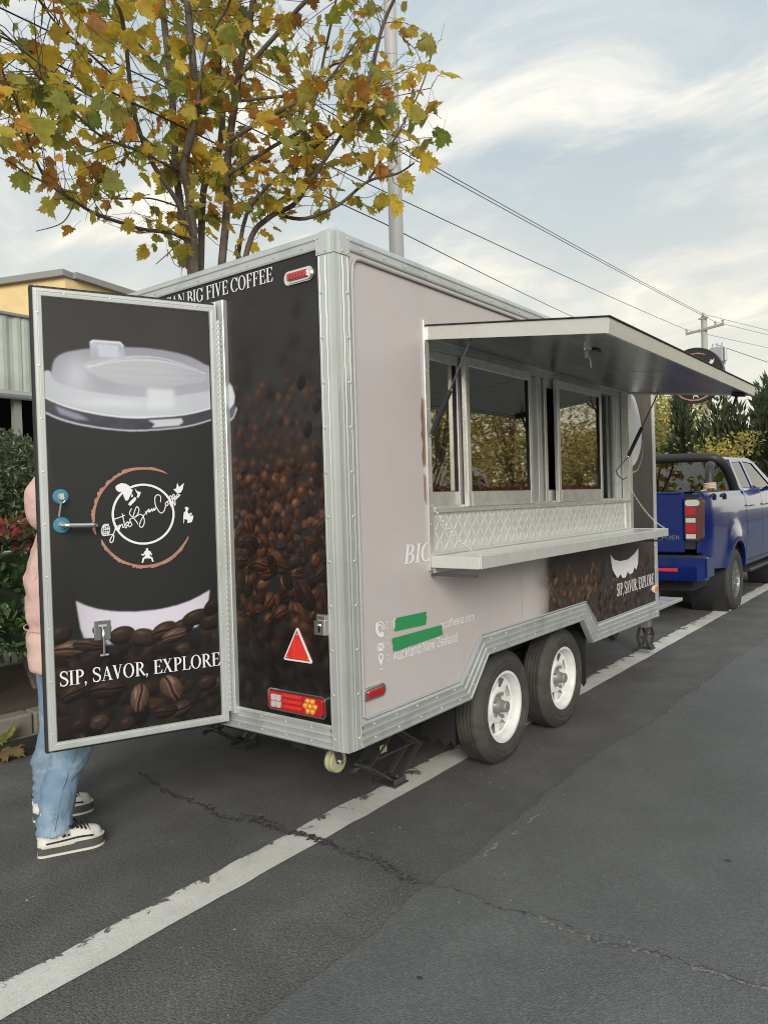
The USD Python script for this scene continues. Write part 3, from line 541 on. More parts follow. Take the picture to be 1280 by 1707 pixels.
def cup_door():
    px = .0030; u0, u1, z0, z1 = .034, DW - .034, DZ0 + .034, DZ1 - .034; w, h = int((u1 - u0) / px), int((z1 - z0) / px); rng = np.random.default_rng(31)
    U = lambda P: [((u - u0) / px, (z - z0) / px) for u, z in P]
    yy, xx = np.mgrid[0:h, 0:w]; u = u0 + (xx + .5) * px; z = z0 + (yy + .5) * px; N3 = lambda s, k, o=3: meshkit.fbm(np.stack([u * s, z * s, 0 * u], -1), o, k)
    img = (np.interp(z, [.5, 1.0, 1.6, 2.0, 2.4], [.010, .012, .024, .040, .030]) * (.75 + .5 * N3(3.5, 1)))[..., None] * A(1.06, .97, .93)
    # dark sleeve of the cup
    sleeve = np.ones((h, w, 3)) * (.0135 + .006 * (z - 1) + .004 * np.cos((u - .36) / .33 * 1.4))[..., None] * A(.95, 1.0, 1.0)
    sm = lambda P, n=8: [tuple(q) for q in spline(P, n)]
    base_curve = sm([(.124, 1.118), (.18, 1.088), (.25, 1.066), (.33, 1.054), (.40, 1.050), (.48, 1.054), (.56, 1.068), (.62, 1.087), (.684, 1.117)])
    fill_poly(img, U([(.020, 1.93), (.735, 1.93), (.735, 1.80), (.700, 1.40)] + base_curve[::-1] + [(.09, 1.40), (.045, 1.75)]), sleeve, 1.2)
    foot = np.ones((h, w, 3)) * A(.58, .555, .64) * (1.06 - .25 * np.abs((u - .42) / .30) ** 3)[..., None] * (1 - .12 * np.clip((1.0 - z) / .1, 0, 1))[..., None]
    fill_poly(img, U(base_curve + [(.668, 1.015), (.62, .96), (.20, .92), (.15, .965), (.138, 1.004)]), foot, .7)
    # lid: dome, rim, clear ring
    prof = lambda a: a
    dome_c = np.ones((h, w, 3)) * A(.36, .37, .42) * (.82 + .30 * np.clip((2.17 - z) / .22, 0, 1))[..., None] * (.92 + .16 * N3(7, 5)[..., None])
    lid_m = fill_poly(img, U(spline([(.058, 1.96), (.062, 2.06), (.085, 2.125), (.16, 2.158), (.30, 2.180), (.46, 2.186), (.60, 2.170), (.69, 2.135), (.735, 2.10), (.76, 1.96), (.4, 1.88)], 6)), dome_c, .9)
    top = np.ones((h, w, 3)) * A(.44, .45, .49) * (.93 + .12 * meshkit.fbm(np.stack([u * 4, z * 40, 0 * u], -1), 2, 3))[..., None]
    fill_poly(img, U(spline([(.19, 2.10), (.26, 2.135), (.42, 2.145), (.58, 2.130), (.68, 2.095), (.70, 2.065), (.60, 2.035), (.45, 2.020), (.30, 2.035), (.22, 2.065)], 6, True)), top, 1.5)
    for (a, b, c, wd) in ((.20, .70, 2.105, .004), (.24, .66, 2.12, .003)):
        P = [(t, c + .045 * math.sin((t - a) / (b - a) * PI) - .012) for t in np.linspace(a, b, 20)]; fill_poly(img, U(P + [(t, y - wd) for t, y in P[::-1]]), A(.66, .67, .73), .6)
    rim = np.ones((h, w, 3)) * A(.50, .525, .57) * (1.02 - .12 * np.abs((u - .45) / .4) ** 2)[..., None] * (.97 + .06 * N3(9, 8)[..., None])
    C0, C1, C2, C3 = [sm(P) for P in ([(.02, 1.972), (.09, 1.938), (.20, 1.909), (.35, 1.892), (.48, 1.897), (.62, 1.915), (.76, 1.956)], [(.02, 1.962), (.09, 1.928), (.20, 1.898), (.35, 1.881), (.48, 1.887), (.62, 1.905), (.76, 1.946)], [(.02, 1.908), (.09, 1.875), (.20, 1.848), (.35, 1.833), (.48, 1.839), (.62, 1.858), (.76, 1.902)], [(.02, 1.900), (.09, 1.867), (.20, 1.841), (.35, 1.827), (.48, 1.833), (.62, 1.852), (.76, 1.896)])]
    rm = sm([(.020, 2.055), (.055, 2.066), (.085, 2.02), (.22, 1.988), (.45, 1.975), (.62, 1.995), (.76, 2.025)]) + C0[::-1]
    lid_m = np.maximum(lid_m, fill_poly(img, U(rm), rim, .7))
    fill_poly(img, U([(.44, 2.012), (.555, 2.014), (.555, 1.93), (.44, 1.925)]), A(.60, .63, .68), 2.5)
    fill_poly(img, U(C0 + C1[::-1]), A(.62, .67, .72), .6)
    ring = np.ones((h, w, 3)) * A(.050, .047, .060) * (.7 + .9 * N3(12, 4)[..., None])
    fill_poly(img, U(C1 + C2[::-1]), ring, .7)
    fill_poly(img, U([(.07, 1.925), (.16, 1.892), (.20, 1.870), (.15, 1.872), (.09, 1.893)]), A(.26, .25, .36), 1.5)
    fill_poly(img, U([(.44, 1.875), (.585, 1.887), (.59, 1.87), (.57, 1.855), (.455, 1.845), (.47, 1.86)]), A(.52, .54, .60), .8)
    fill_poly(img, U(C2 + C3[::-1]), A(.44, .44, .52), .5)
    for (cu, cz, ru, rz, col, amt) in ((.16, 2.06, .05, .07, (.75, .75, .84), .35), (.62, 2.09, .07, .05, (.30, .29, .37), .45), (.40, 2.165, .20, .012, (.30, .29, .38), .35), (.30, 1.945, .16, .02, (.78, .82, .86), .35), (.66, 1.965, .05, .03, (.45, .47, .55), .4), (.12, 1.985, .05, .02, (.50, .52, .60), .4)):
        g = (amt * np.exp(-((u - cu) / ru) ** 2 - ((z - cz) / rz) ** 2) * lid_m)[..., None]; img = img * (1 - g) + A(*col) * g
    for k in range(16): P = sm([(.24 + .02 * (k % 3), 2.05 + .005 * k), (.42, 2.040 + .0065 * k), (.66 - .02 * (k % 4), 2.055 + .004 * k)]); fill_poly(img, U(P + [(a_, b_ - .0022) for a_, b_ in P[::-1]]), A(.50, .51, .56) * (.85 + .03 * (k % 5)), .9)
    tab = np.ones((h, w, 3)) * A(.40, .42, .48) * (.8 + .5 * N3(16, 6)[..., None])
    fill_poly(img, U([(.213, 2.196), (.225, 2.206), (.335, 2.206), (.350, 2.190), (.352, 2.135), (.215, 2.130)]), tab, .7)
    fill_poly(img, U([(.245, 2.188), (.325, 2.19), (.328, 2.14), (.247, 2.138)]), A(.50, .53, .60), .8)
    for P in ([(.213, 2.196), (.225, 2.206), (.335, 2.206), (.350, 2.190), (.345, 2.186), (.333, 2.198), (.228, 2.198), (.219, 2.19)],): fill_poly(img, U(P), A(.62, .63, .70), .4)
    # beans at the foot
    cols = [A(.085, .045, .032), A(.055, .034, .030), A(.12, .065, .035), A(.045, .030, .030)]
    bl = img.copy()
    for k in range(150):
        zc = rng.uniform(.5, .93); uc = rng.uniform(0, .76)
        if .14 < uc < .66 and zc > .90: continue
        a = rng.uniform(.030, .050) / px; draw_bean(bl, (uc - u0) / px, (zc - z0) / px, a, a * rng.uniform(.55, .75), rng.uniform(0, PI), cols[rng.integers(4)] * rng.uniform(.08, .48), rng.random() < .45, 1.5)
    m = np.clip((1.0 - z) / .12, 0, 1)[..., None]; bl = blur(bl, 1.4); img = img * (1 - m) + bl * m
    for (uc, zc, a, b, g, br, sl) in ((.30, .955, .058, .040, .2, .75, 0), (.39, .935, .060, .042, -.2, .9, 0), (.48, .955, .062, .040, .35, .8, 1), (.56, .965, .055, .035, .3, .6, 0), (.62, 1.0, .07, .036, .25, .6, 0), (.69, .975, .06, .038, .3, .5, 0), (.70, 1.045, .06, .035, .7, .35, 0), (.10, .92, .075, .038, .05, 1.0, 1), (.17, .93, .07, .03, -.1, .8, 1), (.52, .93, .06, .03, .3, 1.0, 1), (.22, .99, .04, .03, .1, .35, 0), (.06, .985, .05, .04, .5, .5, 0),
                                       (.365, .675, .066, .041, 1.5, 1.25, 1), (.50, .70, .066, .046, -1.0, 1.15, 1), (.105, .74, .06, .036, .5, .55, 1), (.235, .735, .075, .042, .1, .5, 1), (.20, .595, .042, .038, .3, .9, 0), (.31, .575, .035, .032, .5, .6, 0), (.66, .70, .045, .036, .2, .6, 0), (.54, .60, .05, .034, .5, .8, 1), (.47, .60, .06, .03, .1, .4, 1), (.12, .60, .04, .03, .4, .4, 0)):
        draw_bean(img, (uc - u0) / px, (zc - z0) / px, a / px, b / px, g, A(.085, .046, .034) * br * (1.25 if br > .95 else .7), sl, 1.2)
    return img, px, u0, z0
img, px, u0, z0 = cup_door(); print_sheet(door, 'cup_print', img, DP(u0, z0, .0012), DU * px, Z_ * px)
wh, br = logo_shapes(.000414)
part(door, 'emblem', extr(wh, DP(.408, 1.468, .0022), DU, Z_, .0005), M['white_print'], False); part(door, 'coffee_ring', extr(br, DP(.408, 1.468, .0020), DU, Z_, .0004), M['stain_brown'], False)
part(door, 'lettering', extr(serif_text('SIP, SAVOR, EXPLORE', .060, .672), DP(.048, .772, .0022), DU, Z_, .0005), M['white_print'], False)
AN = lambda u, z, prof, n=28: (lambda vf: (DP(u, z) + vf[0][:, :1] * DN + vf[0][:, 1:2] * DU + vf[0][:, 2:] * Z_, vf[1][:, ::-1]))(lathe(prof, n))
part(door, 'lock_rose', AN(.078, 1.551, [(.0, .0005), (.0, .031), (.008, .031), (.012, .026), (.0125, .011)]), M['blue_plastic']); part(door, 'lock_cylinder', AN(.078, 1.551, [(.002, .012), (.016, .012), (.018, .010), (.018, .0005)]), M['chrome'])
part(door, 'handle_rose', AN(.078, 1.434, [(.0, .0005), (.0, .033), (.008, .033), (.012, .028), (.0125, .013)]), M['blue_plastic'])
part(door, 'door_handle', [tube([DP(.078, 1.434, .005), DP(.078, 1.434, .05), DP(.086, 1.4335, .060), DP(.105, 1.433, .062), DP(.15, 1.432, .062), DP(.19, 1.431, .062), DP(.201, 1.431, .056), DP(.202, 1.431, .030)], .0105, 12), AN(.078, 1.434, [(.012, .014), (.03, .013), (.03, .0105)])], M['chrome'], 40)
part(door, 'door_hook', [dbox(.188, .255, .945, 1.028, .0018, .007, .002), dbox(.193, .199, .950, 1.024, .007, .012), dbox(.244, .250, .950, 1.024, .007, .012), tube([DP(.222, 1.005, .01), DP(.222, .985, .030), DP(.222, .955, .034), DP(.222, .885, .030)], .0058, 8), tube([DP(.205, .885, .030), DP(.239, .885, .030)], .0055, 8), tube([DP(.206, 1.003, .012), DP(.238, 1.003, .012)], .007, 8)], M['chrome'], 40)
# --- door frame on the rear wall and its hinge
part(TR, 'door_jamb', [box((-.700, -.024, .545), (-.648, .03, 2.425), .003), box((-1.462, -.024, .545), (-1.410, .03, 2.425), .003), box((-1.4095, -.024, 2.373), (-.7005, .03, 2.425), .003), box((-1.4095, -.018, .545), (-.7005, .03, .585), .003)], M['aluminium'])
hg = part(TR, 'piano_hinge', [tube([(-.672, -.033, .56), (-.672, -.033, 2.33)], .0075, 10)], M['aluminium'])
part(hg, 'knuckles', [tube([(-.672, -.033, z), (-.672, -.033, z + .012)], .0095, 8) for z in np.arange(.56, 2.32, .024)], M['brushed'], kind='stuff')
part(TR, 'jamb_rivets', [dome((-.658, -.024, z), -Y_, .005) for z in np.arange(.62, 2.4, .2)], M['aluminium'], kind='stuff')
# --- lamps and fittings of the rear
def lamp(o, u, v, wd, ht, lens, label, cells=6):
    n = np.cross(u, v); o = A(*o)
    r = lambda s: rbox(-wd / 2 * s, -ht / 2 * (s if s > .95 else s * .9), wd / 2 * s, ht / 2 * (s if s > .95 else s * .9), ht * .42 * s)
    L = part(TR, 'marker_lamp', [extr(r(1), o, u, v, .006), extr(r(.93), o + n * .006, u, v, .006)], M['chrome'], 40, label=label)
    part(L, 'lens', [extr(rbox(-wd * .34, -ht * .27, wd * .34, ht * .27, ht * .12), o + n * .012, u, v, .006)] + [extr(rbox(-wd * .32 + wd * .64 / cells * k + .002, -ht * .2, -wd * .32 + wd * .64 / cells * (k + 1) - .002, ht * .2, .003), o + n * .018, u, v, .004) for k in range(cells)], M[lens], 40)
lamp(RX(-.193, 2.442), X_, Z_, .165, .058, 'lens_red', 'red marker lamp high on the rear wall'); lamp(RX(-1.80, 2.442), X_, Z_, .165, .058, 'lens_red', 'red marker lamp on the left of the rear wall')
lamp(SX(.172, .688), Y_, Z_, .155, .056, 'lens_red', 'red marker lamp low on the side by the rear post')
o = SX(3.872, .712); al = part(TR, 'marker_lamp', extr(affinity.scale(Point(0, 0).buffer(1, 16), .062, .030), o, Y_, Z_, .012), M['white_paint'], label='white and amber marker lamp near the front of the side')
part(al, 'lens', extr(affinity.scale(Point(.012, 0).buffer(1, 16), .038, .022), o + A(.012, 0, 0), Y_, Z_, .008), M['lens_amber'])
def tail(x0, x1, flip):
    z0, z1 = .603, .690; w = x1 - x0; T = part(TR, 'tail_lamp', [extr(rbox(x0, z0, x1, z1, .018), RX(0, 0), X_, Z_, .012)], M['black_plastic'], label='rectangular red tail lamp with white and amber cells')
    f = lambda a, b: (x0 + w * a, x0 + w * b) if not flip else (x1 - w * b, x1 - w * a)
    a, b = f(.02, .98); part(T, 'red_lens', extr(rbox(a, z0 + .006, b, z1 - .006, .016), RX(0, 0, .012), X_, Z_, .012), M['lens_red'], 40)
    a, b = f(.08, .26); part(T, 'reversing_lens', [extr(rbox(a + (b - a) * i / 2 + .002, z0 + .014 + .029 * j, a + (b - a) * (i + 1) / 2 - .002, z0 + .040 + .029 * j, .005), RX(0, 0, .024), X_, Z_, .006) for i in (0, 1) for j in (0, 1)], M['lens_white'], 40)
    a, b = f(.62, .93); c = (a + b) / 2; zc = (z0 + z1) / 2
    part(T, 'indicator_lens', [lathe([(.0, .0125), (.006, .0125), (.011, .007), (.012, .0005)], 14, RX(x, zc + dz, .024), 'y', -1) for x, dz in [(c, 0)] + [(c + .027 * math.cos(k * PI / 3), .024 * math.sin(k * PI / 3)) for k in range(6)]], M['lens_amber'], 40, kind='stuff')
    part(T, 'chrome_border', extr(rbox(x0 - .004, z0 - .004, x1 + .004, z1 + .004, .020).difference(rbox(x0 + .002, z0 + .002, x1 - .002, z1 - .002, .017)), RX(0, 0), X_, Z_, .016), M['chrome'], 40)
    part(T, 'light_strips', [extr(rbox(f(.30, .62)[0], z0 + .018 + .024 * k, f(.30, .62)[1], z0 + .030 + .024 * k, .004), RX(0, 0, .024), X_, Z_, .004) for k in range(3)], M['reflector_red'], 40, kind='stuff')
tail(-.438, -.108, False); tail(-1.89, -1.56, True)
tri = Polygon([(-.264, .968), (-.348, .824), (-.184, .824)]); ts = part(TR, 'reflector_triangle', extr(tri.buffer(-.004).buffer(.006), RX(0, 0), X_, Z_, .005), M['white_paint'], label='red warning triangle reflector beside the tail lamp')
part(ts, 'red_face', extr(tri.buffer(-.006), RX(0, 0, .005), X_, Z_, .0025), M['reflector_red'], False); part(ts, 'screws', [dome(RX(x, z, .0075), -Y_, .006) for x, z in ((-.265, .935), (-.328, .836), (-.204, .836))], M['chrome'])
part(TR, 'door_catch', [box(RX(-.150, .945), RX(-.088, 1.035, .006), .002), extr(sbox(-.144, .952, -.094, 1.010).difference(unary_union([sbox(-.130, .988, -.104, .998), sbox(-.121, .962, -.112, .990)])), RX(0, 0, .006), X_, Z_, .022), box(RX(-.144, 1.010, .006), RX(-.094, 1.028, .016), .003)], M['chrome'])
cs = part(TR, 'rear_roller', [box((-.235, .06, .440), (-.10, .16, .474), .004), bar((-.195, .085, .455), (-.195, .105, .385), .006, .04), bar((-.140, .085, .455), (-.140, .105, .385), .006, .04)], M['black_steel'])
part(cs, 'roller_wheel', lathe([(-.024, .006), (-.024, .020), (-.022, .046), (-.012, .049), (-.004, .046), (.004, .046), (.012, .049), (.022, .046), (.024, .020), (.024, .006)], 28, (-.168, .105, .385), 'x'), M['gold_wheel'])
part(cs, 'axle_nut', [tube([(-.2, .105, .385), (-.128, .105, .385)], .009, 6)], M['chrome'])
# --- serving hatch: trim, sashes, ledge
TRIM = [box((-.05, .612, 1.160), (.010, .655, 2.335), .003), box((-.05, 3.335, 1.160), (.010, 3.405, 2.270), .003), box((-.05, .6555, 2.262), (.008, 3.3345, 2.300), .003), box((-.05, .6555, 1.160), (.004, 3.3345, 1.205), .002)]
ht = part(TR, 'hatch_frame', TRIM, M['brushed'], 35)
part(ht, 'frame_rivets', [dome((.010, .633, z), X_, .005) for z in np.arange(1.2, 2.3, .18)] + [dome((.010, 3.37, z), X_, .005) for z in np.arange(1.2, 2.25, .18)], M['aluminium'], kind='stuff')
def diamond():
    s = [box((-.03, .6555, 1.2055), (-.004, 3.255, 1.432))]; r = []
    for i, y in enumerate(np.arange(.70, 3.24, .043)):
        for j, z in enumerate(np.arange(1.232, 1.42, .045)):
            k = (i + j) % 2; d = A(0, .019, .024 if k else -.024); c = A(-.004, y, z); n = A(.0018, 0, 0); q = unit(np.cross(X_, d)) * .0028
            V = np.array([c - d, c + d, c + q, c - q, c - d * .5 + n, c + d * .5 + n]); r.append(hullm(V))
    return s, r
s, r = diamond(); dp = part(TR, 'checker_plate', s, M['bright_alu']); part(dp, 'raised_bars', r, M['bright_alu'], 20, kind='stuff'); part(dp, 'edge_trim', [box((-.03, 3.2555, 1.2055), (.004, 3.3345, 1.46), .002), box((-.003, .6555, 1.2055), (.006, .664, 1.432))], M['bright_alu'])
part(TR, 'window_sill', [box((-.12, .6555, 1.4325), (.018, 3.3345, 1.452), .003), box((-.085, .70, 1.452), (-.079, 3.3, 1.464)), box((-.045, .70, 1.452), (-.039, 3.3, 1.464))], M['brushed'])
part(TR, 'window_head', [box((-.12, .6555, 2.225), (-.051, 3.3345, 2.298), .003), box((-.12, .6555, 1.4525), (-.051, .700, 2.224), .003), box((-.12, 3.245, 1.4525), (-.051, 3.3345, 2.224), .003), box((-.110, 3.195, 1.4525), (-.096, 3.2445, 2.224)), box((-.075, 3.205, 1.4525), (-.06, 3.2445, 2.224))], M['aluminium'])
def sash(y0, y1, x, label):
    a, b = x - .014, x + .014; st = .038; z0, z1 = 1.4535, 2.224
    s = part(TR, 'window_sash', [box((a, y0, z0), (b, y0 + st, z1), .003), box((a, y1 - st, z0), (b, y1, z1), .003), box((a, y0 + st + .0005, z0), (b, y1 - st - .0005, z0 + .078), .003), box((a, y0 + st + .0005, z1 - .05), (b, y1 - st - .0005, z1), .003)], M['brushed'], 35, label=label)
    part(s, 'pane', box((x - .002, y0 + st - .004, z0 + .074), (x + .002, y1 - st + .004, z1 - .046)), M['pane_glass'], False)
    part(s, 'gasket', [box((x + .003, y0 + st, z0 + .0785), (b - .004, y0 + st + .006, z1 - .0505)), box((x + .003, y1 - st - .012, z0 + .0785), (b - .004, y1 - st, z1 - .0505)), box((x + .003, y0 + st, z0 + .0785), (b - .004, y1 - st, z0 + .083))], M['rubber'])
sash(.702, 1.035, -.068, 'rear track sash at the left end of the hatch'); sash(1.015, 1.765, -.026, 'front track sash left of the gap'); sash(2.12, 2.86, -.026, 'front track sash right of the gap'); sash(2.02, 2.78, -.068, 'rear track sash behind the right one')
part(TR, 'window_mullion', [box((-.12, 1.915, 1.4525), (-.050, 1.975, 2.224), .003)], M['aluminium'])
# --- awning: hinged along the top of the hatch
ya, yb = .632, 3.352; A0, A1 = A(.012, 0, 2.305), A(.882, 0, 2.200); aw_u = unit(A1 - A0); aw_n = np.cross(Y_, aw_u) * -1
if aw_n[2] < 0: aw_n = -aw_n
aw_l = float(np.linalg.norm(A1 - A0)); AP = lambda s, y, d=0: A0 + aw_u * s + aw_n * d + A(0, y, 0)
def abox(s0, s1, y0, y1, d0, d1, bev=0):
    m = box((s0, y0, d0), (s1, y1, d1), bev); v = m.vertices; return hullm(A0 + v[:, :1] * aw_u + v[:, 1:2] * Y_ + v[:, 2:] * aw_n)
aw = part(TR, 'awning', abox(.004, aw_l - .004, ya + .004, yb - .004, -.050, -.003), M['stainless'], label='raised hatch flap forming an awning')
part(aw, 'edge_trim', [abox(0, aw_l, ya - .002, ya + .0035, -.062, 0), abox(0, aw_l, yb - .0035, yb + .002, -.062, 0), abox(aw_l - .0035, aw_l + .003, ya + .004, yb - .004, -.062, 0), abox(.01, aw_l - .01, ya + .004, ya + .032, -.0545, -.0505), abox(.01, aw_l - .01, yb - .032, yb - .004, -.0545, -.0505), abox(aw_l - .032, aw_l - .0045, ya + .033, yb - .033, -.0545, -.0505)], M['brushed'])
part(aw, 'rubber_seal', [abox(-.005, aw_l + .010, ya - .010, yb + .010, .0005, .007, .002)], M['rubber']); part(aw, 'printed_top', abox(.02, aw_l - .02, ya + .02, yb - .02, .0075, .009), M['panel_black'])
part(aw, 'seam', [abox(.05, aw_l - .05, 2.0, 2.004, -.0515, -.0503)], M['sealant'])
p = AP(.62, 1.05, -.052)
L_ = part(aw, 'lock_cylinder', lathe([(0, .022), (.010, .022), (.014, .018), (.014, .001)], 20, p, 'z', -1), M['chrome']); part(L_, 'lock_case', [abox(.605, .65, 1.09, 1.16, -.066, -.0525, .004)], M['black_steel'])
part(aw, 'latch', [abox(aw_l - .12, aw_l - .04, yb - .12, yb - .06, -.075, -.052, .003), tube([AP(aw_l - .09, yb - .09, -.07), AP(aw_l - .10, yb - .09, -.12), AP(aw_l - .11, yb - .09, -.17)], .010, 8)], M['black_plastic'])
def strut(y, low_, top_, loop):
    lo, hi = A(*low_), A(*top_); d = unit(hi - lo); mid = lo + (hi - lo) * .46
    s = part(TR, 'gas_strut', tube([lo, mid], .0135, 10), M['black_plastic'], 40); part(s, 'piston_rod', tube([mid, hi], .0048, 8), M['black_steel']); part(s, 'end_bracket', [box(hi - A(.03, .012, -.006), hi + A(.03, .012, .016), .003), dome(lo, X_, .014)], M['chrome'])
strut(.66, (.016, .648, 1.80), (.235, .665, 2.226), 0); strut(3.33, (.016, 3.30, 1.775), (.235, 3.335, 2.226), 1)
part(TR, 'wire_prop', tube([(.018, 3.30, 1.77), (.02, 3.20, 1.735), (.022, 3.02, 1.66), (.022, 3.06, 1.625), (.022, 3.16, 1.60), (.02, 3.245, 1.615)], .0045, 6), M['black_steel'])
# --- fold-down counter with its chains
sh = part(TR, 'serving_shelf', [box((.012, .622, 1.182), (.272, 3.352, 1.229), .004), box((.008, .64, 1.150), (.020, 3.33, 1.182))], M['bright_alu'], label='folded down serving shelf under the windows')
part(sh, 'shelf_lip', [box((.2725, .620, 1.176), (.280, 3.354, 1.232), .002), box((.012, .614, 1.176), (.272, .6215, 1.232), .002), box((.012, 3.3525, 1.176), (.272, 3.360, 1.232), .002)], M['bright_alu'])
part(sh, 'bracket', [box((.004, .628, 1.136), (.25, .634, 1.149)), box((.004, 3.29, 1.136), (.25, 3.296, 1.149))], M['black_steel'])
part(sh, 'hinge', [tube([(.014, .66, 1.236), (.014, 3.31, 1.236)], .007, 8)], M['aluminium'])
def chain(p, q, sag, n=34):
    p, q = A(*p), A(*q); out = []; t = (np.arange(n) + .5) / n; C = p + (q - p) * t[:, None] - A(0, 0, sag) * (4 * t * (1 - t))[:, None]
    g = np.arange(8) * 2 * PI / 8
    for i in range(n):
        d = unit(C[min(i + 1, n - 1)] - C[max(i - 1, 0)]); a = unit(np.cross(d, (Y_ if i % 2 else X_) + A(.3, .2, .1))); 
        ring = [C[i] + d * math.cos(k) * .0085 + a * math.sin(k) * .0048 for k in g]; out.append(tube(ring + ring[:1], .0011, 4, False))
    return out
part(TR, 'chain', chain((.012, .64, 1.47), (.258, .645, 1.236), .035), M['aluminium'], kind='stuff'); part(TR, 'chain', chain((.012, 3.32, 1.55), (.258, 3.33, 1.236), .045), M['aluminium'], kind='stuff')
# --- round sign standing out from the front corner
sg = part(TR, 'round_sign', lathe([(-.03, .001), (-.03, .205), (-.026, .215), (.026, .215), (.03, .205), (.03, .001)], 56, (.335, 3.955, 2.410), 'y'), M['panel_black'], 40, label='round black projecting sign with a brown ring')
wh, br = logo_shapes(.385 / 1080, False); SO = A(.335, 3.9245, 2.410)
part(sg, 'emblem', extr(wh, SO, X_, Z_, .0006), M['white_print'], False); part(sg, 'coffee_ring', extr(br, SO, X_, Z_, .0005), M['stain_brown'], False)
part(sg, 'rim', lathe([(-.033, .208), (-.033, .217), (.033, .217), (.033, .208), (-.033, .208)], 56, (.335, 3.955, 2.410), 'y'), M['black_plastic'], 40); part(sg, 'sign_arm', [box((.005, 3.94, 2.38), (.13, 3.97, 2.44), .003)], M['black_steel'])

